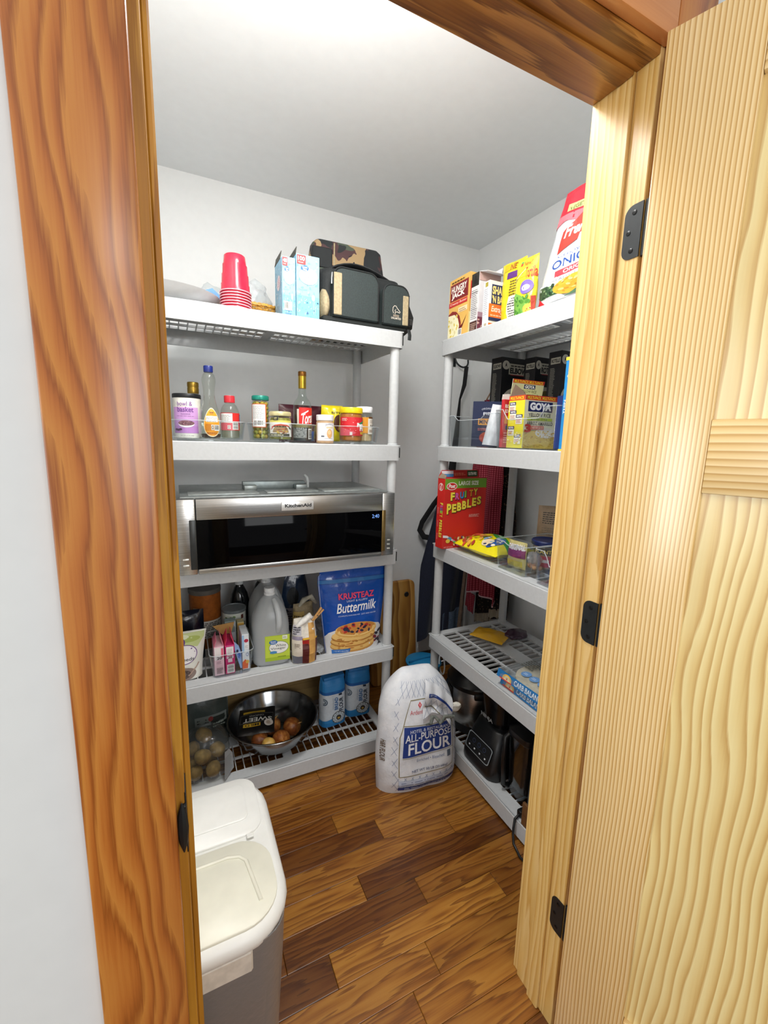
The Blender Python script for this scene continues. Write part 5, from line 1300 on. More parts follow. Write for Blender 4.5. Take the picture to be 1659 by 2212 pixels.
# two bags of bread flour
def bread_flour(label, x, y, rz, seed):
    t = thing('flour_bag', label, 'flour bag', (x, y, Z5), rz, 'bags of bread flour')
    P_ = Pouch(0.125, 0.235, 0.085, wf=lambda v: 1.0 - 0.10 * v ** 4, tf=lambda v: (1 - v ** 7) ** 0.5 * min(1, 0.9 + v), amp=0.003, fr=20, seed=seed, pw=5.0)
    P_.build(mat('D3DCE4', 0.55, 0, 0.03, 80, 0.2), t, nu=18, nv=22)
    p = Print(P_.S, du=0.05, dv=0.05)
    p.rect(0.0, 0.0, 1.0, 0.10, '2E86C8').poly([(0, 0.08), (1, 0.08), (1, 0.14), (0.7, 0.10), (0.35, 0.17), (0, 0.13)], '2E86C8').rect(0, 0.72, 1, 1.0, '2B83C6').rect(0, 0.68, 1, 0.74, '1B5EA8')
    p.text('BREAD', 0.46, 0.34, 0.60, 0.60, '3A6EA8', 0.03, rot=90).text('FLOUR', 0.64, 0.30, 0.80, 0.58, '1E2C44', 0.03, rot=90).text('unbleached', 0.38, 0.36, 0.42, 0.60, '8AA0B4', 0, rot=90)
    p.ell(0.62, 0.175, 0.26, 0.125, 'C8D4DC').ring(0.62, 0.175, 0.26, 0.125, 0.1, '4A4A48').ring(0.62, 0.175, 0.17, 0.082, 0.08, '4A4A48').ell(0.62, 0.175, 0.10, 0.055, '3A3632').ell(0.62, 0.165, 0.05, 0.02, 'C9A23A')
    for i in range(12):
        a = 2 * PI * i / 12
        p.ell(0.62 + 0.215 * math.cos(a), 0.175 + 0.104 * math.sin(a), 0.018, 0.010, '55544E', 6)
    p.rect(0.62, 0.64, 0.74, 0.68, '1E2C44').ring(0.07, 0.55, 0.12, 0.07, 0.25, '5A6A7A', a0=-90, a1=90).ring(0.07, 0.55, 0.07, 0.04, 0.3, '5A6A7A', a0=-90, a1=90)
    p.build(t)
    bm = BM(); box(bm, -0.052, 0.052, -0.028, 0.022, 0.222, 0.240, 0.006, seg=2); mesh_obj('folded_top', bm, mat('2878BC', 0.45, 0, 0.05), t)
    return t
bread_flour('blue and white bag of bread flour, nearer the steel bowl', 0.600, 1.742, math.radians(5), 2)
bread_flour('blue and white bag of bread flour by the right front post', 0.736, 1.765, math.radians(-4), 9)
# ================================================================== right unit, top shelf
R90 = -PI / 2
w, d, h = 0.135, 0.046, 0.232
t = carton('potato_mix_box', 'yellow and red box of instant potatoes at the far end of right top shelf', (1.05 + d / 2, 1.527, Z1), w, d, h, 'E3B865', R90)
def potato(p, big):
    p.rect(0, 0, 1, 1, 'E2B45E').rect(0.04, 0.64, 0.94, 0.92, '8E2A2A').rect(0.07, 0.66, 0.9, 0.90, '7A1F22')
    p.text('HUNGRY', 0.10, 0.78, 0.86, 0.885, 'F4EEE4', 0.03).text('JACK', 0.12, 0.665, 0.78, 0.775, 'F4EEE4', 0.045)
    p.small(0.1, 0.935, 0.8, 0.965, 1, '5A3A14', 3, 0.8).rect(0, 0.55, 0.92, 0.63, 'C2302C').text('Creamy Butter', 0.06, 0.57, 0.9, 0.615, 'F6D9C8', 0.01, shear=0.2)
    p.rect(0.5, 0.42, 0.94, 0.5, 'EFD9B0').small(0.54, 0.43, 0.9, 0.49, 2, 'A07A4A', 4).poly([(0, 0), (0.62, 0.0), (0.66, 0.24), (0.58, 0.36), (0.4, 0.45), (0.2, 0.48), (0.0, 0.44)], '8A2A24').poly([(0, 0.0), (0.56, 0.0), (0.58, 0.22), (0.5, 0.33), (0.32, 0.41), (0.0, 0.42)], 'EFE8C0').dots(0.03, 0.04, 0.5, 0.38, 30, 0.05, 0.03, ['F4F0D6', 'DDD39A', 'E0C95A'], 3).poly([(0.55, 0.16), (0.75, 0.22), (0.95, 0.36), (0.7, 0.14)], '6A1A1A').barcode(0.52, 0.03, 0.72, 0.15, 2)
p = Print(S_front(w, d, h)); potato(p, 1); p.build(t)
p = Print(S_right(w, d, h)); p.rect(0, 0, 1, 1, 'E2B45E').rect(0.08, 0.58, 1, 0.86, 'C92A26').text('HUNGRY', 0.2, 0.74, 1.0, 0.82, 'F4EEE4', 0.03, rot=0).text('JACK', 0.2, 0.62, 1.0, 0.71, 'F4EEE4', 0.04).rect(0, 0, 1, 0.38, 'E9DD9A').ell(0.5, 0.15, 0.4, 0.2, 'F0EBC0').line([(0.3, 0.05), (0.6, 0.3)], 0.02, 'D0B84A').line([(0.05, 0.0), (0.05, 1.0)], 0.005, 'F2EAD4'); p.build(t, 'side_print')

w, d, h = 0.044, 0.100, 0.214
t = carton('baking_mix_box', 'white and purple opened mix box with a nutrition table, second on right top shelf', (1.05 + d / 2, 1.4245, Z1), w, d, h, 'E6E3E4', R90)
p = Print(S_front(w, d, h)); p.rect(0, 0.78, 1, 1, '2A2620').poly([(0.35, 0.82), (0.7, 0.82), (0.75, 0.88), (0.6, 0.9), (0.6, 0.96), (0.42, 0.96), (0.42, 0.9), (0.3, 0.88)], '0E0D0C').rect(0, 0.2, 1, 0.78, 'DAD8D8').small(0.08, 0.24, 0.92, 0.74, 16, '4A4848', 4, 0.4).line([(0.05, 0.68), (0.95, 0.68)], 0.01, '202020').line([(0.05, 0.4), (0.95, 0.4)], 0.008, '202020').rect(0, 0.0, 1, 0.2, '4A2A24').small(0.1, 0.03, 0.9, 0.18, 5, 'B59A8A', 5); p.build(t)
p = Print(S_right(w, d, h)); p.rect(0, 0, 1, 0.26, '7A3A48').dots(0.02, 0.02, 0.98, 0.24, 30, 0.06, 0.03, ['A86A74', '5A2430', 'D8B0A0'], 3).rect(0, 0.26, 1, 0.34, 'B08A96').rect(0, 0.86, 1, 1.0, 'C9A8A0').text('MIX', 0.3, 0.5, 0.9, 0.7, '9A8A94', 0.02); p.build(t, 'side_print')
flap(t, [(0.022, -0.05, h), (0.022, 0.05, h), (0.070, 0.05, h - 0.012), (0.070, -0.05, h - 0.012)], 'F0EEF0')
flap(t, [(-0.022, 0.05, h), (0.022, 0.05, h), (0.022, 0.058, h + 0.03), (-0.022, 0.058, h + 0.03)], 'E8E2E4')

w, d, h = 0.034, 0.085, 0.166
t = carton('coating_mix_box', 'white, navy and orange coating mix box beside the opened purple mix box', (1.05 + d / 2, 1.3555, Z1), w, d, h, 'EDEDEF', R90)
p = Print(S_front(w, d, h)); p.small(0.15, 0.3, 0.85, 0.86, 14, '9A9AA2', 5, 0.35).rect(0.3, 0.88, 0.75, 0.97, 'A89A3A').rect(0.4, 0.03, 0.8, 0.12, 'B0A48A'); p.build(t)
p = Print(S_right(w, d, h)); p.rect(0.12, 0.52, 1, 0.92, '1A2A5C').text('SHAKE', 0.16, 0.72, 0.98, 0.89, 'F2DC8A', 0.04).text("'N BAKE", 0.16, 0.54, 0.98, 0.70, 'F2DC8A', 0.04).rect(0, 0.24, 1, 0.52, 'E8742A').text('Extra', 0.14, 0.36, 0.62, 0.48, 'F8EDE0', 0.02, shear=0.2).text('Crispy', 0.62, 0.3, 0.98, 0.42, 'F8EDE0', 0.02, shear=0.2).small(0.1, 0.27, 0.9, 0.33, 1, 'F2C8A0', 3).rect(0, 0.17, 0.7, 0.24, '1A2A5C').rect(0.02, 0.02, 0.42, 0.12, 'E8742A').ell(0.85, 0.1, 0.3, 0.14, 'E0B88A'); p.build(t, 'side_print')
pr = [(0.036, 0), (0.037, 0.002), (0.037, 0.168)]
t = vessel('seasoning_can', 'tall black can with pale script behind the yellow bags, right top shelf', 'can', 1.192, 1.392, Z1, pr, mat('1C2224', 0.4), [(0.0375, 0.168), (0.0382, 0.170), (0.0382, 0.176), (0.036, 0.178), (0, 0.178)], mat('2A3032', 0.35, 0.3))
p = Print(S_lathe(pr, 0, 0.168, face=-36), du=8); p.line([(-30, 0.45), (-10, 0.60), (30, 0.66)], 0.012, 'DCD8C8').text('Snack', -26, 0.2, 30, 0.34, 'D8D4C4', 0.01, shear=0.3, slope=0.3).build(t)

t = thing('tortilla_chip_bag', 'yellow snack bag showing its nutrition panel, left of the pair on right top shelf', 'bag', (1.102, 1.272, Z1), R90 + 0.06, 'yellow bags on the right top shelf')
P_ = Pouch(0.112, 0.215, 0.044, wf=lambda v: 0.9 + 0.1 * v, tf=lambda v: (1 - v ** 2.5) ** 0.6 * min(1, 0.35 + 2 * v), amp=0.004, fr=20, seed=31); P_.build(foil('E6CF22', 0.3), t, nu=18, nv=22)
p = Print(P_.S, du=0.07, dv=0.07)
p.rect(0.15, 0.86, 0.6, 0.97, 'C9B020').rect(0.35, 0.72, 0.95, 0.82, '5A2C7A').text('NEW', 0.42, 0.86, 0.9, 0.95, 'A04A1A', 0.02).small(0.5, 0.45, 0.95, 0.70, 6, '6A5A20', 3).poly([(0.45, 0.04), (0.95, 0.14), (0.95, 0.44), (0.5, 0.44), (0.4, 0.2)], 'DAD9D2').small(0.48, 0.1, 0.92, 0.42, 9, '4A4A48', 5, 0.45).poly([(0.75, 0.04), (0.98, 0.06), (0.98, 0.3), (0.85, 0.2)], '7A8A2A'); p.build(t)
t = thing('tortilla_chip_bag', 'yellow snack bag with green leaves and a purple tag, beside the onion bag', 'bag', (1.062, 1.163, Z1), R90 + 0.05, 'yellow bags on the right top shelf')
P_ = Pouch(0.090, 0.182, 0.046, wf=lambda v: 1.0, tf=lambda v: (1 - v ** 2.5) ** 0.6 * min(1, 0.35 + 2 * v), amp=0.004, fr=20, seed=37); P_.build(foil('E8D82A', 0.3), t, nu=18, nv=22)
p = Print(P_.S, du=0.07, dv=0.07)
p.rect(0.0, 0.66, 1, 0.97, 'EADC34').text('New!', 0.42, 0.84, 0.82, 0.94, 'D4641E', 0.03, slope=-0.2).rect(0.26, 0.86, 0.38, 0.93, 'E04A2A').rect(0.26, 0.91, 0.38, 0.94, '3A9A5A').text('ORGANIC', 0.05, 0.66, 0.5, 0.74, 'C8A81E', 0.02, slope=0.6).line([(0.02, 0.62), (0.6, 0.78)], 0.02, 'F6F2C0').text('Tortilla', 0.62, 0.62, 1.0, 0.8, 'C8462A', 0.02)
p.ell(0.68, 0.47, 0.26, 0.12, '7A62B8').ell(0.66, 0.46, 0.16, 0.05, 'ECEAF4').poly([(0.04, 0.03), (0.9, 0.03), (0.8, 0.26), (0.5, 0.34), (0.2, 0.42), (0.04, 0.36)], '79B24A').dots(0.06, 0.03, 0.8, 0.32, 24, 0.09, 0.05, ['5A9A38', '8CC860', '4A8A34'], 5).ell(0.76, 0.11, 0.22, 0.08, 'E8C050').dots(0.6, 0.03, 0.95, 0.12, 9, 0.03, 0.018, ['C8902A', 'F2E4A0', 'D2522A'], 3).rect(0.88, 0.03, 0.99, 0.3, 'B03A22'); p.build(t)
t = thing('fried_onion_bag', 'large red and silver bag of crispy fried onions, right end of the top shelf', 'bag', (1.075, 0.966, Z1), R90)
P_ = Pouch(0.31, 0.312, 0.085, wf=lambda v: 0.94 * (1 - 0.62 * max(0, v - 0.12) ** 1.15), tf=lambda v: (1 - v ** 1.8) ** 0.6 * min(1, 0.5 + 3 * v), amp=0.004, fr=16, seed=41, pw=2.6); P_.build(foil('C9CCD0', 0.25), t, nu=24, nv=28)
p = Print(P_.S, du=0.05, dv=0.05)
p.poly([(0, 0.74), (1, 0.66), (1, 1.0), (0, 1.0)], 'BF2032').poly([(0.0, 0.70), (0.3, 0.72), (0.5, 0.68), (1, 0.66), (1, 0.72), (0, 0.80)], 'D86A74').poly([(0.25, 0.80), (0.95, 0.74), (0.95, 0.80), (0.25, 0.86)], 'C9BE7A').text('VEGETABLES', 0.30, 0.795, 0.92, 0.83, '5A6A3A', 0.03, slope=-0.9)
p.poly([(0.26, 0.44), (0.62, 0.50), (0.98, 0.42), (1.0, 0.66), (0.6, 0.72), (0.30, 0.62)], 'D23A2E').text("French's", 0.34, 0.55, 0.92, 0.66, 'F6F3F0', 0.03, shear=0.3).poly([(0.56, 0.44), (0.66, 0.44), (0.64, 0.54), (0.60, 0.54)], 'E4E6E8')
p.poly([(0.22, 0.16), (0.98, 0.16), (0.98, 0.42), (0.62, 0.48), (0.26, 0.42)], 'E2E4E8').text('Crispy Fried', 0.30, 0.385, 0.92, 0.425, '3A5A9A', 0.0).text('ONIONS', 0.24, 0.305, 0.96, 0.378, '1E4A9A', 0.015).rect(0.30, 0.23, 0.95, 0.285, 'D8404A').text('ORIGINAL', 0.42, 0.24, 0.86, 0.275, 'F2DADA', 0.02).text('READY TO EAT', 0.28, 0.195, 0.86, 0.215, '8A9098')
p.poly([(0.0, 0.04), (0.46, 0.04), (0.2, 0.2), (0.02, 0.22)], 'CFD2D4').poly([(0.03, 0.09), (0.40, 0.09), (0.22, 0.18), (0.06, 0.2)], '3A5A3A').dots(0.06, 0.10, 0.34, 0.17, 18, 0.025, 0.014, ['5E8A5A', '8AAA7A', '24402A'], 3).ell(0.60, 0.13, 0.30, 0.07, 'E0B038').dots(0.36, 0.09, 0.86, 0.19, 40, 0.035, 0.010, ['C8902A', 'EAC456', 'F0D884'], 5).poly([(0.42, 0.05), (0.96, 0.06), (0.98, 0.10), (0.6, 0.09)], '54785A').poly([(0.0, 0.02), (0.18, 0.02), (0.02, 0.14), (0.0, 0.14)], 'C8242E'); p.build(t)

# ================================================================== right unit, second shelf
def dip(front, back, half, ramp=0.03):
    def f(x, y):
        return f.h
    return f
def big_bin(label, x0, y_far, y_near, depth, hgt, front, name='storage_bin', z=Z2, rz=R90):
    W_ = y_far - y_near
    t = thing(name, label, 'bin', (x0 + depth / 2, (y_far + y_near) / 2, z), rz)
    def hf(x, y):
        if y < -depth / 2 + 0.03:
            a = (W_ / 2 - 0.045 - abs(x)) / 0.028
            a = max(0.0, min(1.0, a)); a = a * a * (3 - 2 * a)
            return hgt - (hgt - front) * a
        return hgt
    # outline with extra points along the long sides so the dip has a smooth edge
    th = 0.003; fl = 0.008
    def outline(W, Dp, r):
        base = rrect(W, Dp, r, 5); out = []
        for i, p in enumerate(base):
            q = base[(i + 1) % len(base)]
            out.append(p)
            L_ = math.hypot(q[0] - p[0], q[1] - p[1])
            if L_ > 0.05:
                n = 18
                for k_ in range(1, n): out.append((p[0] + (q[0] - p[0]) * k_ / n, p[1] + (q[1] - p[1]) * k_ / n))
        return out
    Ls = []
    rows = [0.0, 0.02, 0.35, 0.7, 1.0]
    for q in rows: Ls.append([(x, y, hf(x, y) * q) for x, y in outline(W_ - 2 * fl * (1 - q), depth - 2 * fl * (1 - q), 0.016)])
    for q in rows[::-1]: Ls.append([(x, y, max(0.003, hf(x, y) * q)) for x, y in outline(W_ - 2 * fl * (1 - q) - 2 * th, depth - 2 * fl * (1 - q) - 2 * th, 0.013)])
    bm = BM(); loft(bm, Ls)
    mesh_obj('tub', bm, clear('F8FAFB', 0.05, 0.2), t, 40)
    bm = BM(); tube(bm, [(x, y, hf(x, y)) for x, y in outline(W_ - 0.003, depth - 0.003, 0.015)], 0.0017, 6, closed=True); mesh_obj('rim', bm, RIMC, t, 60)
    return t
big_bin('clear storage bin with the navy box, at the far end of right second shelf', 1.040, 1.552, 1.262, 0.19, 0.125, 0.105)
big_bin('clear storage bin with the yellow rice box, nearer the door on right second shelf', 1.040, 1.258, 0.968, 0.26, 0.135, 0.100)
ZB2 = Z2 + 0.0034
w, d, h = 0.115, 0.06, 0.178
t = carton('cracker_box', 'navy blue box with white lettering inside the far clear bin', (1.150, 1.432, ZB2), w, d, h, '16244A', -0.65)
p = Print(S_front(w, d, h)); p.text('ORGANIC', 0.3, 0.80, 0.7, 0.84, 'C8CCD8', 0.01, arch=0.6).text('PIE', 0.36, 0.70, 0.6, 0.76, 'D8DCE8', 0.02).rect(0.2, 0.48, 0.6, 0.62, 'E09A2A').text('MINI', 0.24, 0.50, 0.56, 0.6, '16244A', 0.03).ell(0.6, 0.2, 0.34, 0.14, 'A8402E').small(0.2, 0.36, 0.7, 0.42, 2, 'C86A6A', 3); p.build(t)
p = Print(S_left(w, d, h)); p.text('ORGANIC', 0.15, 0.78, 0.85, 0.83, 'E0E4EC', 0.02, arch=0.5).small(0.2, 0.5, 0.85, 0.62, 2, 'C08A8A', 4); p.build(t, 'side_print')
t = thing('rice_bag', 'plain white paper bag leaning inside the bin left of the red rice box', 'bag', (1.102, 1.336, Z2 + 0.0085), 0, rot=(0, 0.08, R90 + 1.2))
# ================== leaning white bag stands just inside the far bin
P_ = Pouch(0.075, 0.155, 0.05, wf=lambda v: 1.0 - 0.55 * v, tf=lambda v: (1 - v ** 2) ** 0.6, amp=0.004, fr=24, seed=51); P_.build(mat('E4E6EA', 0.5, 0, 0.04, 60, 0.3), t, nu=12, nv=16)
w, d, h = 0.036, 0.014, 0.168
t = carton('rice_box', 'narrow red box of rice inside the nearer bin, left of the yellow rice box', (1.071, 1.2285, ZB2), w, d, h, 'C4222E', 0.0)
p = Print(S_front(w, d, h)); p.text('RICE', 0.15, 0.82, 0.9, 0.9, 'F4E8E4', 0.03).text('BOWL', 0.15, 0.72, 0.9, 0.80, 'F4E8E4', 0.03).rect(0.15, 0.5, 0.85, 0.66, 'E89A3A').rect(0.3, 0.38, 0.7, 0.46, '2A3A6A').small(0.15, 0.1, 0.85, 0.34, 5, 'F0B8B8', 4); p.build(t)
flap(t, [(-0.018, 0.006, h), (0.016, 0.006, h), (0.018, 0.008, h + 0.022), (-0.014, 0.008, h + 0.018)], 'E8E2DC')

w, d, h = 0.146, 0.078, 0.178
t = carton('yellow_rice_box', 'opened yellow and white box of yellow rice in the nearer bin', (1.143, 1.176, ZB2), w, d, h, 'ECE9C4', 0.0)
p = Print(S_front(w, d, h))
p.rect(0, 0, 1, 1, 'EEEBCB').rect(0, 0.91, 1, 1, 'D83A22').text('MULTI-PACK', 0.06, 0.925, 0.48, 0.985, 'F4D42A', 0.03).text('MULTI-PACK', 0.52, 0.925, 0.95, 0.985, 'F4D42A', 0.03)
p.rect(0.10, 0.70, 0.86, 0.89, '16205A').text('GOYA', 0.15, 0.725, 0.82, 0.87, 'FFFFFF', 0.06)
p.text('YELLOW RICE', 0.12, 0.60, 0.82, 0.67, '2A2A34', 0.01).rect(0.08, 0.53, 0.88, 0.585, 'BCD03A').text('SPANISH STYLE', 0.2, 0.54, 0.72, 0.575, '4A6A2A', 0.02).text('ARROZ AMARILLO', 0.08, 0.445, 0.9, 0.51, '2A2A34', 0.01)
p.rect(0.0, 0.0, 1, 0.34, 'E2C24A').dots(0.01, 0.01, 0.99, 0.34, 130, 0.035, 0.012, ['F0D66A', 'D8A82A', 'E8CC50', 'C8982A'], 6).ell(0.70, 0.30, 0.34, 0.10, 'E9E4D2').dots(0.4, 0.18, 0.98, 0.34, 50, 0.03, 0.012, ['F0D66A', 'E0B83A', 'D8A82A'], 8).text('3', 0.02, 0.30, 0.22, 0.46, 'C83A2A', 0.06).rect(0.22, 0.36, 0.62, 0.43, 'D86A5A').text('NET WT 24 OZ', 0.25, 0.375, 0.6, 0.415, 'F4DCC0', 0.02); p.build(t)
p = Print(S_left(w, d, h))
p.rect(0, 0, 1, 1, 'E9DC2E').rect(0, 0.91, 1, 1, 'D83A22').text('MULTI-PACK', 0.08, 0.925, 0.94, 0.985, 'F4D42A', 0.03)
for (u, v) in ((0.05, 0.82), (0.12, 0.66), (0.52, 0.58), (0.06, 0.36), (0.50, 0.2)):
    p.rect(u, v - 0.12, u + 0.40, v + 0.02, 'EDEBDD').rect(u, v, u + 0.40, v + 0.06, '16205A').text('GOYA', u + 0.05, v + 0.012, u + 0.36, v + 0.05, 'FFFFFF', 0.04).small(u + 0.04, v - 0.10, u + 0.36, v - 0.02, 3, 'B06A5A', 3)
p.dots(0.05, 0.08, 0.95, 0.3, 30, 0.05, 0.02, ['E8B83A', 'D8C82A', 'F4EEC8'], 5); p.build(t, 'side_print')
fo = [(-0.073, 0.039, h), (0.073, 0.039, h), (0.066, 0.050, h + 0.052), (-0.066, 0.050, h + 0.052)]
flap(t, [(-0.073, 0.036, h), (0.073, 0.036, h), (0.066, 0.020, h + 0.058), (-0.080, 0.020, h + 0.058)], 'EEEBCB', 'lid_flap')
Sf = lambda u, v, l: Vector((-0.073 - 0.007 * v + (0.146 + 0.0 * v) * u, 0.036 - 0.016 * v - 0.0012 - l, h + 0.058 * v))
p = Print(Sf); p.rect(0.01, 0.02, 0.99, 0.98, 'E9E7B8').rect(0, 0.78, 1, 1, 'D83A22').text('MULTI-PACK MULTI-PACK', 0.04, 0.80, 0.96, 0.97, 'F4D42A', 0.03).rect(0.36, 0.50, 0.72, 0.74, '16205A').text('GOYA', 0.39, 0.53, 0.70, 0.71, 'FFFFFF', 0.05).text('YELLOW RICE', 0.28, 0.28, 0.78, 0.44, '6A6A3A', 0.01).text('ARROZ AMARILLO', 0.2, 0.06, 0.86, 0.22, '6A6A3A', 0.01); p.build(t, 'flap_print')
flap(t, [(-0.073, -0.039, h), (-0.073, 0.036, h), (-0.066, 0.022, h + 0.040), (-0.062, -0.02, h + 0.012)], '6A5648')
w, d, h = 0.09, 0.05, 0.180
t = carton('pasta_box', 'dark blue box behind the yellow rice box, in the nearer bin', (1.238, 1.092, ZB2), w, d, h, '1E3478', 0.05)
p = Print(S_front(w, d, h)); p.text('RICE', 0.1, 0.6, 0.9, 0.75, 'DCE4F4', 0.02).rect(0.1, 0.3, 0.9, 0.34, 'DCE4F4'); p.build(t)
w, d, h = 0.062, 0.16, 0.272
t = carton('pasta_box', 'tall sky blue spaghetti box by the door jamb, right second shelf', (1.048 + d / 2, 0.928, Z2), w, d, h, '1F86C8', R90)
p = Print(S_front(w, d, h)); p.rect(0.0, 0.965, 1, 1, 'E8C83A').ell(0.45, 0.80, 0.3, 0.03, 'F0E2C0').ell(0.35, 0.84, 0.16, 0.025, 'F4EAD2').ell(0.6, 0.83, 0.16, 0.02, 'E8D0A0').rect(0.6, 0.36, 1.0, 0.62, 'E6C25A').ell(0.6, 0.5, 0.24, 0.045, '1A3A7A').ell(0.6, 0.5, 0.17, 0.03, 'E8EEF4').text('THIN', 0.1, 0.4, 0.2, 0.55, 'F0F4F8', 0.02, rot=90).text('spaghetti', 0.35, 0.08, 0.55, 0.3, 'D0E4F4', 0.0, rot=270).rect(0, 0, 1, 0.02, 'E8C83A'); p.build(t)
# dark pasta boxes stacked at the back
def dark_pasta(label, x, y, z, w, d, h, word, grp):
    t = carton('pasta_box', label, (x, y, z), w, d, h, '15151A', 0.0, group=grp)
    p = Print(S_front(w, d, h))
    p.rect(0.24, 0.66, 0.97, 0.88, 'B5B2A4').text(word, 0.28, 0.68, 0.93, 0.80, '15151A', 0.05).small(0.3, 0.82, 0.9, 0.86, 1, '3A3A36', 3, 0.7).ell(0.14, 0.84, 0.12, 0.09, 'C9C6BA').poly([(0.10, 0.79), (0.14, 0.90), (0.18, 0.79), (0.14, 0.83)], '15151A').rect(0.3, 0.645, 0.9, 0.66, 'A8303A')
    p.ell(0.55, 0.12, 0.48, 0.28, 'CFCBBE').ell(0.55, 0.10, 0.42, 0.22, '7A7440').dots(0.2, 0.02, 0.9, 0.26, 40, 0.05, 0.03, ['A89A4A', '6A6430', '8E8640'], 4, lambda u, v: ((u - .55) / .4) ** 2 + ((v - .1) / .2) ** 2 < 1); p.build(t)
    q = Print(S_left(w, d, h)); q.rect(0.2, 0.76, 0.95, 0.88, 'B5B2A4').text(word, 0.26, 0.785, 0.9, 0.855, '15151A', 0.04).small(0.2, 0.05, 0.6, 0.7, 22, '9A988C', 5, 0.45); q.build(t, 'side_print')
    return t
for x, y, ww in ((1.325, 1.490, 0.13), (1.388, 1.352, 0.13), (1.40, 1.225, 0.125)):
    pass
base = [(1.318, 1.500, 'ELBOWS'), (1.372, 1.385, 'ROTELLE'), (1.392, 1.262, 'ROTELLE')]
lb0 = ['lower dark pasta box under the elbows box', 'lower dark pasta box under the farther rotelle box', 'lower dark pasta box under the nearer rotelle box']
for (x, y, wd), lb in zip(base, lb0):
    dark_pasta(lb + ', right second shelf', x, y, Z2, 0.150, 0.062, 0.172, wd, 'dark pasta boxes')
dark_pasta('dark pasta box lettered elbows, top of the far stack behind the bins', 1.318, 1.500, Z2 + 0.1726, 0.160, 0.066, 0.200, 'ELBOWS', 'dark pasta boxes')
dark_pasta('dark pasta box lettered rotelle, right behind the elbows box', 1.372, 1.385, Z2 + 0.1726, 0.120, 0.062, 0.190, 'ROTELLE', 'dark pasta boxes')
dark_pasta('dark pasta box lettered rotelle, nearest to the sky blue spaghetti box', 1.392, 1.262, Z2 + 0.1726, 0.145, 0.062, 0.195, 'ROTELLE', 'dark pasta boxes')

# ================================================================== right unit, third shelf
w, d, h = 0.220, 0.052, 0.298
t = carton('cereal_box', 'red cereal box with colourful lettering and a green band, right third shelf', (1.107, 1.5145, Z3), w, d, h, 'CE2620', math.radians(2))
p = Print(S_front(w, d, h))
p.rect(0, 0, 1, 1, 'CE2620').rect(0, 0.865, 1, 1.0, '6E9E2A').poly([(0, 0.85), (0.3, 0.875), (0.7, 0.885), (1, 0.86), (1, 0.89), (0, 0.89)], '6E9E2A').text('LARGE SIZE', 0.32, 0.905, 0.80, 0.965, 'F4F6EC', 0.03).ell(0.16, 0.895, 0.125, 0.055, 'F4EDE4').ell(0.16, 0.895, 0.11, 0.046, 'CE2620').text('Post', 0.08, 0.87, 0.24, 0.925, 'FFFFFF', 0.03, shear=0.2)
cols = ['F0E04A', 'D85AA8', '3A8AC8', '8AC048', 'E8A02A', 'F0E04A']
sh_ = [('FRUITY', cols, 0.14, 0.690, 0.80, 0.118, 0.115, 0.008), ('PEBBLES', ['F0E04A'] * 7, 0.06, 0.500, 0.90, 0.150, 0.125, 0.012)]
for word, cc, u, v, u1, hh1, hh0, sl in sh_:
    n = len(word); du_ = (u1 - u) / n
    for dx, dv_, c_ in ((0.008, -0.006, '1A1410'), (0, 0, None)):
        p.k += 2
        for i, ch in enumerate(word):
            p.k -= 1
            k_ = 1.0 if i == 0 else 0.82
            ww_ = du_ * (0.36 if ch in 'Ii' else 0.86)
            b0 = v + sl * i * 1.6
            p.text(ch, u + du_ * i + dx - (0.006 if c_ else 0), b0 + dv_ - (0.004 if c_ else 0), u + du_ * i + ww_ + dx + (0.006 if c_ else 0), b0 + hh1 * k_ + dv_ + (0.004 if c_ else 0), c_ or cc[i], 0.07 if c_ else 0.05)
p.small(0.60, 0.44, 0.86, 0.485, 3, 'F4C0B8', 4)
p.poly([(0.0, 0.20), (0.1, 0.19), (0.3, 0.10), (0.36, 0.06), (0.34, 0.04), (0.26, 0.09), (0.1, 0.155), (0.0, 0.165)], 'E4E2EC').ell(0.16, 0.14, 0.05, 0.03, '5AA0C8').ell(0.12, 0.11, 0.05, 0.03, 'E8C84A').dots(0.25, 0.03, 0.95, 0.16, 60, 0.03, 0.018, ['E8A02A', 'D85AA8', '6A9A3A', '5A3A8A', 'F0E0B0', 'E05A2A'], 5).text('NET WT 15 OZ', 0.03, 0.015, 0.24, 0.03, 'F4D8D0'); p.build(t)
q = Print(S_left(w, d, h)); q.ell(0.5, 0.88, 0.3, 0.055, 'F4EDE4').ell(0.5, 0.88, 0.25, 0.046, 'CE2620').text('Post', 0.4, 0.84, 0.62, 0.92, 'FFFFFF', 0.03, rot=270)
zc = 0.66
for i, ch in enumerate('FRUITY PEBBLES'):
    if ch != ' ':
        q.text(ch, 0.50, zc - 0.034, 0.88, zc - 0.004, (cols + ['F0E04A'] * 9)[i], 0.04, rot=270)
    zc -= 0.037 if ch != 'I' else 0.022
q.small(0.25, 0.12, 0.32, 0.68, 3, 'E8A0A0', 3); q.build(t, 'side_print')
flap(t, [(-0.11, 0.026, h), (0.11, 0.026, h), (0.108, 0.030, h + 0.032), (-0.090, 0.030, h + 0.032)], 'C22A22', 'top_flap')
Sf = lambda u, v, l: Vector((-0.10 + 0.205 * u, 0.026 + 0.004 * v - 0.0010 - l, h + 0.032 * v))
p = Print(Sf); p.rect(0.04, 0.1, 0.34, 0.5, '4A90C8').rect(0.04, 0.5, 0.34, 0.9, 'E8E8EE').small(0.36, 0.3, 0.68, 0.7, 2, 'E88A6A', 3).rect(0.70, 0.1, 0.98, 0.92, '1E4A24').text('GLUTEN FREE', 0.73, 0.3, 0.95, 0.7, 'E8ECD8', 0.03); p.build(t, 'flap_print')
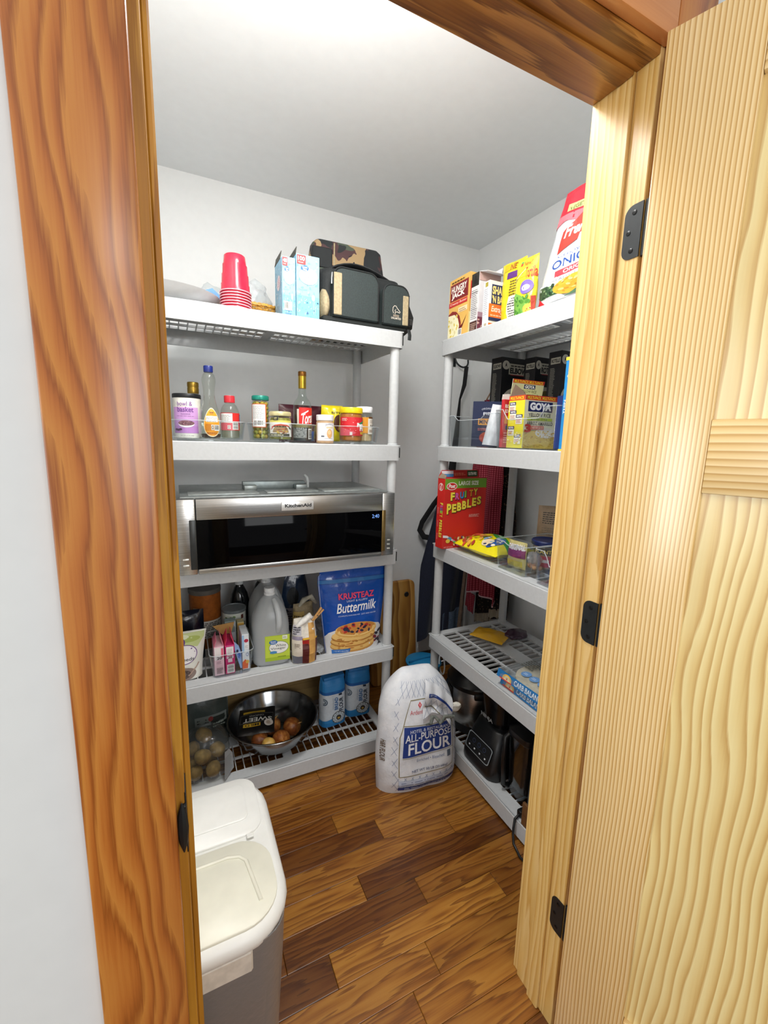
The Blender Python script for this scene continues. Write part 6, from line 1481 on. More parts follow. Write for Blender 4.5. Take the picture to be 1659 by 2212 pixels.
flap(t, [(-0.11, -0.026, h), (-0.11, 0.026, h), (-0.092, 0.024, h + 0.020), (-0.092, -0.01, h + 0.012)], '8A7A68')

# snack bag lying flat
t = thing('snack_bag', 'big yellow and green snack bag lying on its back beside the red cereal box', 'bag', (1.152, 1.345, Z3 + 0.030), 0)
def flat(f, wq, hq): return lambda u, v, l: (lambda q: Vector((q.x, q.z - hq / 2, -q.y)))(f(u, v, l))
P_ = Pouch(0.215, 0.25, 0.085, wf=lambda v: 1.0, tf=lambda v: max(0.02, 1 - abs(2 * v - 1) ** 3.0) ** 0.55, amp=0.006, fr=16, seed=61, flatback=0.62)
RZ = math.radians(4)
class Flat:
    pass
def flat_bag(P_, m, t, hq, rz, nu=22, nv=26, name='bag'):
    rot = Matrix.Rotation(rz, 4, 'Z')
    conv = lambda q: rot @ Vector((q.x, q.z - hq / 2, -q.y))
    bm = BM()
    F = [[bm.verts.new(conv(P_.P(i / nu, j / nv, -1))) for i in range(nu + 1)] for j in range(nv + 1)]
    B = [[F[j][i] if i in (0, nu) or j in (0, nv) else bm.verts.new(conv(P_.P(i / nu, j / nv, 1))) for i in range(nu + 1)] for j in range(nv + 1)]
    for j in range(nv):
        for i in range(nu):
            bm.faces.new((F[j][i], F[j][i + 1], F[j + 1][i + 1], F[j + 1][i]))
            bm.faces.new((B[j][i + 1], B[j][i], B[j + 1][i], B[j + 1][i + 1]))
    mesh_obj(name, bm, m, t, 60)
    return lambda u, v, l: conv(P_.S(u, v, l))
SS = flat_bag(P_, foil('EFDF18', 0.25), t, 0.25, RZ)
p = Print(SS, du=0.05, dv=0.05)
p.poly([(0.30, 0.0), (0.44, 0.0), (0.62, 0.36), (0.9, 0.66), (1.0, 0.74), (1.0, 0.92), (0.8, 0.8), (0.5, 0.48)], '2E8A34')
for i, ch in enumerate('PARA COMER'):
    if ch != ' ':
        a = 0.58 + 0.042 * i
        p.text(ch, a, a * 0.92 - 0.14, a + 0.034, a * 0.92 - 0.06, 'F0F2E8', 0.04, rot=180)
p.ell(0.3, 0.26, 0.22, 0.1, '2A5AA0').ell(0.22, 0.36, 0.13, 0.09, 'EFD8B0').dots(0.05, 0.2, 0.45, 0.5, 16, 0.05, 0.03, ['2A3A6A', 'F4E8D0', '7AA8D0'], 3).dots(0.04, 0.5, 0.5, 0.85, 34, 0.06, 0.035, ['D8502A', 'B03A2E', '5A6A24', 'E8B03A', 'C88A4A'], 6).ell(0.72, 0.14, 0.1, 0.08, '1E241C').ell(0.75, 0.15, 0.05, 0.03, 'C8CCC0').rect(0.62, 0.90, 0.78, 0.96, 'A02A2A').rect(0.80, 0.88, 0.96, 0.96, '26305A').ell(0.9, 0.22, 0.05, 0.05, '1E241C').poly([(0.0, 0.94), (0.14, 1.0), (0.0, 1.0)], '2E8A34'); p.build(t)

big_bin('clear storage bin holding snack packets, middle of right third shelf', 1.038, 1.205, 1.048, 0.27, 0.105, 0.096, z=Z3)
big_bin('empty clear storage bin nearest the door jamb, right third shelf', 1.036, 1.012, 0.74, 0.27, 0.115, 0.070, z=Z3)
t = thing('snack_packet', 'small purple and clear snack packet in the middle bin, right third shelf', 'packet', (1.100, 1.149, Z3 + 0.0042), R90 + 0.1)
P_ = Pouch(0.082, 0.098, 0.035, tf=lambda v: (1 - v ** 3) ** 0.5 * min(1, 0.5 + 2 * v), amp=0.005, fr=30, seed=71); P_.build(foil('B8AE72', 0.3), t, nu=14, nv=14)
p = Print(P_.S, du=0.1, dv=0.1); p.rect(0.02, 0.42, 0.98, 0.72, '7A2A5A').text('ORIGINAL', 0.06, 0.66, 0.96, 0.88, 'DCD8DC', 0.05, slope=0.2).rect(0.05, 0.08, 0.9, 0.3, 'C9B83A'); p.build(t)
t = thing('snack_packet', 'crumpled clear wrapper in the middle bin beside the purple packet', 'packet', (1.128, 1.091, Z3 + 0.0036))
bm = BM(); blob(bm, (0, 0, 0.038), 0.033, 3, 0.4, 5.0, 8.0, scale=(0.8, 0.62, 1.0), floor=0.001); mesh_obj('film', bm, clear('EFE4DE', 0.12, 0.25, 0.9, 0.18, name='pinkish_film'), t, 20)
bm = BM()
for i in range(9): blob(bm, (0.02 * math.cos(i * 2.1) * (0.4 + 0.08 * i), 0.016 * math.sin(i * 1.7), 0.012 + 0.004 * (i % 3)), 0.009, 1, 0.2, 3, i)
o = mesh_obj('nuts', bm, mat('B8895A', 0.6, 0, 0.1), t, 80); o['kind'] = 'stuff'
pr = [(0.044, 0), (0.046, 0.003), (0.046, 0.082), (0.044, 0.088)]
t = vessel('peanut_canister', 'clear peanut canister with a wide navy blue lid in the middle bin', 'canister', 1.205, 1.116, Z3 + 0.0036, pr, clear('F2EBDD', 0.06, 0.14), [(0.052, 0.086), (0.0535, 0.088), (0.0535, 0.100), (0.050, 0.104), (0.047, 0.102), (0, 0.102)], mat('17265C', 0.4), contents=[(0.042, 0.003), (0.0445, 0.006), (0.0445, 0.055)], cm=mat('A8835C', 0.6, 0, 0.3, 90, 0.3))
p = Print(S_lathe(pr, 0, 0.09, face=-40), du=8, lift=0.0008); p.rect(-60, 0.05, 60, 0.86, '9A7A52').rect(-60, 0.62, 60, 0.86, '1C1A16').text('PLANTERS', -56, 0.66, 56, 0.82, 'E8C85A', 0.03).rect(-30, 0.12, 20, 0.56, 'C8202E').rect(-20, 0.3, 8, 0.42, 'F0E8E0'); p.build(t)
t = thing('paper_pouch', 'tan kraft pouch with a round white emblem behind the navy lidded canister', 'pouch', (1.375, 1.225, Z3), R90 + 0.75)
P_ = Pouch(0.155, 0.205, 0.05, tf=lambda v: (1 - v ** 3) ** 0.5 * min(1, 0.6 + 2 * v), amp=0.004, fr=18, seed=81); P_.build(mat('A58E74', 0.5, 0, 0.06, 60, 0.3), t, nu=16, nv=18)
p = Print(P_.S, du=0.06, dv=0.06); p.small(0.12, 0.66, 0.52, 0.9, 6, '3A342C', 4, 0.4).small(0.12, 0.2, 0.5, 0.6, 9, '8A7A66', 5, 0.4).ell(0.72, 0.74, 0.20, 0.13, '2A2822').ell(0.72, 0.74, 0.185, 0.118, 'D6CFC2').text('Just Nuts', 0.60, 0.70, 0.85, 0.79, '4A443A', 0.02).rect(0.55, 0.3, 0.9, 0.52, 'B59A7E'); p.build(t)

# ================================================================== right unit, fourth shelf
t = thing('snack_bag', 'folded yellow bag with a dark purple end lying on the grid, right fourth shelf', 'bag', (1.255, 1.440, Z4 + 0.0155), 0)
P_ = Pouch(0.125, 0.155, 0.030, wf=lambda v: 1 - 0.1 * v, tf=lambda v: max(0.05, 1 - abs(2 * v - 1) ** 3) ** 0.5, amp=0.005, fr=26, seed=91, flatback=0.6)
SS = flat_bag(P_, foil('D9A51C', 0.4), t, 0.155, math.radians(28), 14, 16)
bm = BM(); blob(bm, (0.105, -0.045, 0.004), 0.055, 3, 0.35, 5, 4, scale=(1.1, 0.75, 0.30)); mesh_obj('dark_end', bm, foil('3A2436', 0.3), t, 50)
# tortilla packages
def tortillas(label, x, y, z, rz, seed):
    t = thing('tortilla_package', label, 'package', (x, y, z), rz, 'packages of tortillas')
    bm = BM()
    lathe(bm, [(0, 0.001), (0.098, 0.001), (0.102, 0.004), (0.102, 0.020), (0.098, 0.023), (0, 0.024)], 36); mesh_obj('tortillas', bm, mat('DCCFB4', 0.75, 0, 0.08, 50, 0.15), t, 40)
    bm = BM(); out = rrect(0.25, 0.222, 0.02, 4)
    loft(bm, [[(a, b, 0.0) for a, b in out], [(a * 1.0, b * 1.0, 0.012) for a, b in out], [(a * 0.94, b * 0.94, 0.0275) for a, b in out]]); mesh_obj('film', bm, clear('EEF2F4', 0.1, 0.2, 0.8, 0.10, name='tortilla_film'), t, 40)
    S = clipped(S_plane((-0.125, -0.111, 0.001), (0.25, 0, 0), (0, 0.0072, 0.029), (0, -1, 0.2)))
    p = Print(S, lift=0.0012)
    p.rect(0, 0.0, 1, 1, '1873B4').ell(0.20, 0.28, 0.09, 0.55, 'F2C04A').ell(0.20, 0.25, 0.06, 0.4, 'F6E4B0').rect(0.06, 0.0, 0.30, 0.14, 'D23A30').poly([(0.185, 0.2), (0.215, 0.2), (0.2, 0.55)], 'C8502A').text('CARB BALANCE', 0.34, 0.2, 0.86, 0.82, 'E8F2F8', 0.015).rect(0.90, 0.2, 0.97, 0.8, '5AA0D0'); p.build(t)
    T = S_plane((-0.12, -0.10, 0.0278), (0.24, 0, 0), (0, 0.2, 0), (0, 0, 1))
    q = Print(T); q.ell(0.72, 0.64, 0.30, 0.20, '145E96').text('CARB BALANCE', 0.50, 0.62, 0.94, 0.74, 'E8F2F8', 0.02).text('FLOUR', 0.62, 0.5, 0.84, 0.57, 'C8DCEC', 0.01)
    for i in range(5): q.ell(0.30 + 0.16 * i, 0.28 + 0.0 * i, 0.075, 0.10, '6C9AD0').small(0.26 + 0.16 * i, 0.25, 0.34 + 0.16 * i, 0.32, 2, 'C8DCF0', 3)
    q.small(0.04, 0.45, 0.32, 0.8, 6, '5A5A50', 5, 0.5); q.build(t, 'top_print')
    return t
tortillas('blue edged tortilla package on top of the pair, right fourth shelf', 1.145, 1.010, Z4 + 0.0345, R90 + 0.02, 1)
t2 = tortillas('tortilla package underneath, its edge showing below the blue edged package', 1.156, 1.003, Z4 + 0.0015, R90 - 0.02, 2)

# ================================================================== right unit, lowest shelf
BLK = mat('0F1011', 0.32, 0, 0.05, name='black_plastic'); BLK2 = mat('17191A', 0.5, 0, 0.05)
t = thing('pressure_cooker', 'black and stainless steel pressure cooker at the far end, lowest right shelf', 'cooker', (1.222, 1.476, Z5))
bm = BM(); lathe(bm, [(0.118, 0), (0.122, 0.004), (0.126, 0.03), (0.128, 0.045)], 40); mesh_obj('base', bm, BLK2, t)
bm = BM(); lathe(bm, [(0.127, 0.045), (0.129, 0.048), (0.129, 0.205), (0.127, 0.208)], 44); mesh_obj('steel_band', bm, STEEL, t)
bm = BM(); lathe(bm, [(0.130, 0.205), (0.136, 0.210), (0.136, 0.228), (0.128, 0.235), (0.118, 0.262), (0.085, 0.285), (0.03, 0.292), (0, 0.293)], 40); mesh_obj('lid', bm, BLK, t)
bm = BM(); tube(bm, [(-0.05, 0, 0.284), (-0.045, 0, 0.312), (0.045, 0, 0.312), (0.05, 0, 0.284)], 0.010, 8); mesh_obj('lid_handle', bm, BLK2, t, 60)
for s in (-1, 1):
    bm = BM(); box(bm, -0.03, 0.03, s * 0.128 - 0.012, s * 0.128 + 0.012, 0.185, 0.215, 0.006, seg=2, M=Matrix.Rotation(-0.5, 4, 'Z')); mesh_obj('side_handle', bm, BLK, t)
bm = BM(); box(bm, -0.04, 0.04, -0.136, -0.12, 0.05, 0.20, 0.006, seg=2, M=Matrix.Rotation(-PI / 2 - 0.35, 4, 'Z')); mesh_obj('control_panel', bm, mat('141618', 0.25), t)

t = thing('blender_base', 'black blender base with a lit outlined control panel, lowest right shelf', 'blender', (1.133, 1.226, Z5), R90)
def rr(w, d, r, z, dy=0.0): return [(x, y + dy, z) for x, y in rrect(w, d, r, 6)]
bm = BM(); loft(bm, [rr(0.205, 0.19, 0.045, 0), rr(0.215, 0.20, 0.05, 0.012), rr(0.212, 0.196, 0.05, 0.05), rr(0.190, 0.165, 0.05, 0.118, 0.012), rr(0.165, 0.14, 0.05, 0.172, 0.02), rr(0.15, 0.125, 0.05, 0.180, 0.022)]); mesh_obj('housing', bm, BLK, t, 40)
# control panel lies on the slanted front
Sp = S_plane((-0.074, -0.0965, 0.055), (0.148, 0, 0), (0.0, 0.0255, 0.068), (0, -0.95, 0.36))
p = Print(Sp, lift=0.0012)
fr_ = [(a + 0.5, b + 0.5) for a, b in rrect(0.98, 0.94, 0.12, 4)]
p.poly(fr_, '8E979C'); p.poly([(0.5 + (a - 0.5) * 0.95, 0.5 + (b - 0.5) * 0.92) for a, b in fr_], '0B0D0F')
for i in range(4): p.rect(0.14 + 0.22 * i, 0.22, 0.19 + 0.22 * i, 0.30, 'D8DCE0')
for i in range(3): p.ring(0.28 + 0.22 * i, 0.62, 0.06, 0.12, 0.2, '3A4A6A', 14)
p.small(0.1, 0.42, 0.9, 0.46, 1, '3A4450', 3); p.build(t, 'control_panel')
bm = BM(); loft(bm, [rr(0.120, 0.105, 0.04, 0.178, 0.022), rr(0.150, 0.135, 0.045, 0.30, 0.022), rr(0.155, 0.14, 0.045, 0.315, 0.022)]); mesh_obj('pitcher', bm, mat('0B0C0D', 0.22, 0, 0.02), t, 40)
Sp = S_plane((-0.02, -0.062, 0.215), (0.07, 0, 0), (0, -0.002, 0.022), (0, -1, 0)); p = Print(Sp, lift=0.003); p.text('NINJA', 0, 0, 1, 1, '9AA0A4', 0.03); p.build(t, 'lettering')

t = thing('plastic_pitcher', 'clear plastic blender pitcher with a black rim beside the black blender base', 'pitcher', (1.128, 1.046, Z5 + 0.0005), R90)
bm = BM(); loft(bm, [rr(0.0957, 0.0957, 0.03, 0.0), rr(0.1027, 0.1027, 0.03, 0.03), rr(0.1131, 0.1131, 0.03, 0.24), rr(0.1096, 0.1096, 0.028, 0.24), rr(0.0974, 0.0974, 0.028, 0.034)], cap0=True, cap1=True); mesh_obj('jar', bm, clear('D4DADE', 0.06, 0.2), t, 40)
bm = BM(); loft(bm, [rr(0.0914, 0.0914, 0.026, 0.036), rr(0.0974, 0.0974, 0.026, 0.150)]); mesh_obj('contents', bm, mat('3A281C', 0.55, 0, 0.25, 40), t, 40)
bm = BM(); loft(bm, [rr(0.1166, 0.1166, 0.03, 0.238), rr(0.1201, 0.1201, 0.03, 0.242), rr(0.1183, 0.1183, 0.03, 0.262), rr(0.0870, 0.0870, 0.03, 0.270)]); mesh_obj('lid', bm, BLK, t, 40)
bm = BM(); tube(bm, [(-0.045, -0.045, 0.235), (-0.048, -0.066, 0.225), (-0.045, -0.072, 0.14), (-0.043, -0.066, 0.03), (-0.040, -0.045, 0.018)], 0.010, 8); mesh_obj('handle', bm, BLK, t, 60)
t = thing('coffee_maker', 'tall black appliance partly hidden by the door jamb, lowest right shelf', 'appliance', (1.130, 0.893, Z5), R90)
bm = BM(); box(bm, -0.065, 0.065, -0.085, 0.09, 0, 0.30, 0.014, seg=3); mesh_obj('body', bm, BLK, t)
bm = BM(); box(bm, -0.02, 0.03, -0.090, -0.083, 0.17, 0.235, 0.003); mesh_obj('latch', bm, mat('3A3E42', 0.2, 0.5), t)
bm = BM(); box(bm, -0.06, 0.06, -0.094, 0.0, -0.0, 0.018, 0.006); mesh_obj('drip_tray', bm, BLK2, t)
t = carton('cardboard_box', 'brown cardboard scrap under the black appliance near the door jamb', (1.0275, 0.900, Z5), 0.10, 0.010, 0.085, '6E4A2A', R90)
p = Print(S_front(0.10, 0.012, 0.085)); p.line([(0.02, 0.5), (0.98, 0.5)], 0.02, '5A3A20'); p.build(t)
bm = BM(); tube(bm, [(1.045, 0.972, Z5 + 0.014), (1.03, 0.971, Z5 + 0.010), (1.012, 0.968, Z5 + 0.0055), (1.005, 0.964, Z5 - 0.025), (0.999, 0.958, 0.03), (0.992, 0.945, 0.008), (0.98, 0.90, 0.005), (0.985, 0.85, 0.005), (1.01, 0.82, 0.005)], 0.0045, 8)
t = thing('appliance_cord', 'black power cord and plug drooping over the lowest right shelf onto the floor', 'cord', (0, 0, 0))
mesh_obj('cable', bm, BLK, t, 60)
bm = BM(); box(bm, 1.032, 1.066, 0.962, 0.983, Z5 + 0.0015, Z5 + 0.026, 0.005, seg=2); mesh_obj('plug', bm, BLK, t)

# ================================================================== corner between the units
def hook(x, z, label, y=YB):
    t = thing('wall_hook', label, 'hook', (x, y, z))
    bm = BM(); box(bm, -0.011, 0.011, -0.006, 0, -0.03, 0.03, 0.002); mesh_obj('plate', bm, BLACK, t)
    bm = BM(); tube(bm, [(-0.0, -0.004, 0.012)] + [(-0.0 + 0.044 * (1 - math.cos(a)) - 0.03 * 0, -0.012 - 0.018 * math.sin(a), -0.045 * math.sin(a) + 0.012) for a in [PI * i / 10 for i in range(11)]] + [(0.092, -0.014, 0.026)], 0.005, 8); mesh_obj('prong', bm, BLACK, t, 60)
    return t
hook(1.452, 1.832, 'black double wall hook under the right top shelf, carrying the black strap')
NAVY = mat('141B30', 0.85, 0, 0.1, 120, 0.2, name='navy_denim', sheen=0.2)
t = thing('apron', 'dark navy apron hanging in the corner between the two shelving units', 'apron', (1.40, 2.06, 0))
def navy(u, v):
    z = 1.22 - 0.97 * v
    half = 0.045 + 0.108 * min(1, v / 0.55) ** 1.2
    cx_ = 0.012 - 0.025 * v
    x = cx_ + (2 * u - 1) * half
    y = 0.028 * math.sin(u * 13 + v * 3) * (0.3 + 0.7 * v) * 0.8 - 0.012
    return (x, y, z - 0.045 * v * (2 * u - 1) * -1 + 0.02 * math.sin(u * 7) * v)
bm = BM(); sheet(bm, navy, 30, 26, 0.004); mesh_obj('cloth', bm, NAVY, t, 80)
def navy_b(u, v):
    return (0.055 + 0.062 * (2 * u - 1) * 1.0, -0.034 + 0.012 * math.sin(u * 9), 0.36 - 0.14 * v + 0.03 * u)
bm = BM(); sheet(bm, navy_b, 10, 6, 0.003); mesh_obj('denim_lining', bm, mat('5A6C82', 0.85, 0, 0.12, 150, 0.2), t, 80)
bm = BM()
tube(bm, [(0.098, 0.012, 1.80), (0.090, 0.012, 1.70), (0.070, 0.02, 1.62), (0.045, 0.0, 1.42), (0.02, -0.01, 1.22)], [0.014, 0.014, 0.007, 0.018, 0.026], 8, flat=0.25, up=(0, 1, 0))
mesh_obj('neck_strap', bm, mat('101114', 0.8), t, 60)
bm = BM(); tube(bm, [(-0.02, 0.0, 1.10), (-0.075, 0.02, 1.02), (-0.14, 0.03, 0.92), (-0.155, 0.03, 0.875), (-0.13, 0.02, 0.835), (-0.085, 0.01, 0.825), (-0.05, 0.0, 0.845)], 0.017, 8, flat=0.16, up=(0, 1, 0)); mesh_obj('waist_tie', bm, mat('101114', 0.8), t, 60)
# red gingham apron
k = NT('red_gingham')
sx = k.n('ShaderNodeSeparateXYZ'); k.l(k.coord((1, 1, 1)), sx.inputs[0])
def chk(o_, f_): return k.math('GREATER_THAN', k.math('FRACT', k.math('MULTIPLY', o_, f_)), 0.5)
sm = k.math('ADD', k.math('MULTIPLY', chk(sx.outputs[1], 95.0), 0.5), k.math('MULTIPLY', chk(sx.outputs[2], 95.0), 0.5))
k.l(k.ramp(sm, [(0.0, 'C8606E'), (0.4, '9E1E34'), (0.9, '6E0E22')], 'CONSTANT'), k.p.inputs['Base Color']); k.p.inputs['Roughness'].default_value = 0.85
t = thing('apron', 'red gingham check apron hanging on the wall behind the right shelving unit', 'apron', (1.475, 1.79, 0))
def ging(u, v):
    z = 1.60 - 1.07 * v
    half = 0.045 + 0.088 * min(1, v / 0.35)
    y = (1 - 2 * u) * half + 0.03 - 0.02 * v
    return (0.018 * math.sin(u * 15 + 2 * v) * (0.4 + v), y, z + 0.03 * math.sin(u * 3.0) * v)
bm = BM(); sheet(bm, ging, 30, 30, 0.004); mesh_obj('cloth', bm, k.m, t, 80)
bm = BM(); tube(bm, [ging(i / 20, 1.0) for i in range(21)], 0.005, 6); mesh_obj('pale_hem', bm, mat('D9B8BE', 0.8), t, 60)
def ging2(u, v): return (-0.006 + 0.006 * math.sin(u * 9), 0.12 - 0.07 * u + 0.01 * v, 0.56 - 0.11 * v - 0.03 * u)
bm = BM(); sheet(bm, ging2, 10, 8, 0.003); mesh_obj('apron_tie', bm, k.m, t, 80)
bm = BM(); tube(bm, [(0.045, 0.025, 1.695), (0.03, 0.05, 1.66), (0.0, 0.06, 1.60)], 0.008, 6, flat=0.4); mesh_obj('neck_strap', bm, mat('C9A88A', 0.8), t, 60)
t2 = thing('wall_hook', 'black wall hook on the right wall carrying the gingham apron', 'hook', (XB, 1.815, 1.71), R90)
bm = BM(); box(bm, -0.011, 0.011, -0.005, 0, -0.03, 0.03, 0.002); mesh_obj('plate', bm, BLACK, t2)
bm = BM(); tube(bm, [(0, -0.004, 0.0), (0, -0.03, -0.012), (0, -0.04, 0.008), (0, -0.038, 0.022)], 0.004, 8); mesh_obj('prong', bm, BLACK, t2, 60)
# brown floral apron with cream ruffles
k = NT('brown_floral')
vo = k.n('ShaderNodeTexVoronoi'); vo.inputs['Scale'].default_value = 75.0; k.l(k.coord((1, 1, 1)), vo.inputs['Vector'])
k.l(k.ramp(vo.outputs['Distance'], [(0.0, 'B09A80'), (0.20, '6A4A3A'), (0.34, '241B18')]), k.p.inputs['Base Color']); k.p.inputs['Roughness'].default_value = 0.85
FLOR = k.m
t = thing('apron', 'dark brown floral apron with cream ruffled hem, beside the gingham apron', 'apron', (1.535, 1.745, 0))
def flor(u, v):
    z = 1.32 - (0.955 - 0.0 * u) * v
    y = (1 - 2 * u) * (0.07 + 0.080 * min(1, v / 0.4)) + 0.035 * v
    return (0.018 * math.sin(u * 17 + v), y, z + (0.10 * u if v > 0 else 0) * v)
bm = BM(); sheet(bm, flor, 32, 26, 0.004); mesh_obj('cloth', bm, FLOR, t, 80)
def ruf(u0, u1, dz):
    def f(u, v):
        q = flor(u0 + (u1 - u0) * u, 0.97)
        return (q[0] - 0.008 + 0.007 * math.sin(u * 25), q[1], q[2] + dz - 0.05 * v + 0.006 * math.sin(u * 30) * v)
    return f
for a, b, dz in ((0.08, 0.5, 0.0), (0.55, 0.97, 0.03)):
    bm = BM(); sheet(bm, ruf(a, b, dz), 24, 4, 0.003); mesh_obj('ruffle', bm, mat('B5AB98', 0.85), t, 80)
bm = BM(); tube(bm, [(-0.014, 0.04, 1.54), (-0.010, 0.05, 1.42), (0.0, 0.03, 1.32)], 0.014, 6, flat=0.3); mesh_obj('cream_strap', bm, mat('C8BEAA', 0.8), t, 60)
t2 = thing('wall_hook', 'black wall hook on the right wall carrying the brown floral apron', 'hook', (XB, 1.785, 1.545), R90)
bm = BM(); box(bm, -0.011, 0.011, -0.005, 0, -0.03, 0.03, 0.002); mesh_obj('plate', bm, BLACK, t2)
bm = BM(); tube(bm, [(0, -0.004, 0.0), (0, -0.03, -0.012), (0, -0.04, 0.008), (0, -0.038, 0.022)], 0.004, 8); mesh_obj('prong', bm, BLACK, t2, 60)
# broom handle
bm = BM(); tube(bm, [(1.425, 1.935, 0.012), (1.470, 1.955, 0.45), (1.569, 1.995, 1.35)], 0.012, 10)
o = mesh_obj('broom_handle', bm, mat('8A7462', 0.5, 0, 0.1), None, 60); finish(o, 'brownish wooden broom handle leaning in the corner behind the navy apron', 'broom handle')

# cutting board leaning on the back wall
BOARD = wood('worn_cutting_board', ['C99A52', 'B9863C', 'A5712C', '80521C'], across=(14.0, 14.0, 3.0), freq=18.0, warp=2.5, fibre=200.0, rough=0.6, coat=0.0, axis='X')
t = thing('cutting_board', 'worn wooden cutting board leaning on the back wall beside the left unit', 'cutting board', (1.075, 2.030, 0.0012), 0, rot=(-0.115, 0, 0))
bm = BM()
out = rrect(0.29, 0.585, 0.032, 6)
loft(bm, [[(x * k_, yv, y * k_ + 0.2925) for x, y in out] for yv, k_ in ((-0.016, 0.985), (-0.012, 1.0), (0.012, 1.0), (0.016, 0.985))][::-1])
bmesh.ops.recalc_face_normals(bm, faces=bm.faces[:])
mesh_obj('board', bm, BOARD, t)
bm = BM(); lathe(bm, [(0, 0), (0.013, 0), (0.015, 0.002), (0.012, 0.005), (0, 0.005)], 20)
bmesh.ops.transform(bm, matrix=Matrix.Translation((0.088, -0.016, 0.505)) @ Matrix.Rotation(PI / 2, 4, 'X'), verts=bm.verts)
mesh_obj('rubber_foot', bm, mat('141416', 0.5), t)
# blue bucket with a white handle
t = thing('bucket', 'blue plastic bucket with a white handle on the floor behind the flour sack', 'bucket', (1.150, 1.835, 0))
bm = BM(); lathe(bm, [(0, 0.0), (0.072, 0.0), (0.075, 0.003), (0.092, 0.20), (0.096, 0.205), (0.096, 0.212), (0.090, 0.214), (0.06, 0.222), (0.0, 0.226)], 36); mesh_obj('body', bm, mat('1F86BE', 0.4, 0, 0.03), t, 40)
bm = BM(); box(bm, -0.09, 0.09, -0.004, 0.004, 0.216, 0.230, 0.002); mesh_obj('lid_ridge', bm, mat('17699A', 0.4), t)
bm = BM(); tube(bm, [(0.075 + 0.016 * math.sin(a), -0.066 + 0.012 * math.cos(a), 0.21 + 0.052 * math.cos(a)) for a in [2 * PI * i / 24 for i in range(24)]], 0.0042, 8, closed=True); mesh_obj('handle', bm, mat('E2E6E8', 0.4), t, 60)

# ================================================================== flour sack on the floor
t = thing('flour_sack', 'big white paper sack of flour with a navy label standing on the floor', 'sack', (0.832, 1.352, 0.0), math.radians(-8))
SW_, SH_, SD_ = 0.345, 0.475, 0.155
def s_w(v):
    return 0.985 + 0.03 * math.sin(PI * min(1, v / 0.6)) - 0.10 * max(0, v - 0.35) / 0.65 - 0.52 * max(0, (v - 0.62) / 0.38) ** 2.4
P_ = Pouch(SW_, SH_, SD_, wf=s_w, tf=lambda v: max(0.02, (1 - max(0, (v - 0.5) / 0.5) ** 3.2)) ** 0.6 * min(1, 0.74 + 2.5 * v), lean=lambda u, v: 0.05 * v * v, amp=0.007, fr=9, seed=101, pw=4.2)
# a little flattened, creased paper
PAPER = NT('sack_paper')
nz = PAPER.noise(PAPER.coord((1, 1, 1)), 22.0, 4.0, 0.6)
PAPER.l(PAPER.ramp(nz, [(0.3, 'DDE1E8'), (0.7, 'EEF0F4')]), PAPER.p.inputs['Base Color']); PAPER.p.inputs['Roughness'].default_value = 0.5
PAPER.bump(nz, 0.55, 0.006)
P_.build(PAPER.m, t, 'sack_body', nu=34, nv=44)
p = Print(P_.S, du=0.035, dv=0.035, lift=0.0004)
asp = SW_ / SH_
for i in range(-8, 22):
    for s in (1, -1):
        pts = []
        for j in range(41):
            v = 0.03 + 0.90 * j / 40
            u = 0.5 + s * ((v - 0.5) / asp * 0.62 + (i - 6) * 0.085)
            inside_panel = 0.20 < u < 0.90 and 0.165 < v < 0.80
            if 0.13 < u < 0.985 and not inside_panel: pts.append((u, v))
            else:
                if len(pts) > 1: p.k -= 1; p.line(pts, 0.0032, '8A97B4', asp)
                pts = []
        if len(pts) > 1: p.k -= 1; p.line(pts, 0.0032, '8A97B4', asp)
p.k += 1
p.line([(0.22, 0.175), (0.88, 0.19), (0.89, 0.56), (0.86, 0.62), (0.80, 0.80), (0.33, 0.80), (0.27, 0.66), (0.21, 0.52), (0.215, 0.175)], 0.007, '8E8460', asp)
p.poly([(0.25, 0.345), (0.86, 0.355), (0.87, 0.60), (0.56, 0.585), (0.255, 0.60)], '1F3C88').line([(0.25, 0.335), (0.88, 0.345)], 0.004, '8E8460', asp).line([(0.25, 0.61), (0.6, 0.595), (0.88, 0.61)], 0.006, '8E8460', asp)
p.text('HOTEL & RESTAURANT', 0.33, 0.545, 0.85, 0.572, 'D8DEEA', 0.01).text('ALL-PURPOSE', 0.27, 0.475, 0.855, 0.540, 'F4F6FA', 0.012).text('FLOUR', 0.31, 0.365, 0.845, 0.465, 'F4F6FA', 0.02)
p.poly([(0.46, 0.735), (0.485, 0.76), (0.46, 0.785), (0.435, 0.76)], 'D6404A').poly([(0.46, 0.748), (0.467, 0.76), (0.46, 0.772), (0.453, 0.76)], 'F0E8EA').text('ArdentMills', 0.33, 0.69, 0.60, 0.725, 'CC5A60', 0.0)
p.text('Enriched • Bleached', 0.42, 0.29, 0.76, 0.315, '7C8CAC', 0.0).rect(0.80, 0.275, 0.845, 0.33, '5A6474').text('NET WT 50 LB (22.68kg)', 0.36, 0.200, 0.80, 0.226, '4A5A80', 0.01)
p.rect(0.21, 0.085, 0.93, 0.14, 'C6D0E4').small(0.24, 0.094, 0.90, 0.132, 2, '8A98B8', 6, 0.5).rect(0.21, 0.042, 0.94, 0.075, '1F3C88').small(0.28, 0.05, 0.9, 0.067, 2, 'C8D2E6', 7, 0.5)
p.text('H&R FLOUR', 0.03, 0.30, 0.075, 0.48, '6A5A4A', 0.02, rot=270); p.build(t)
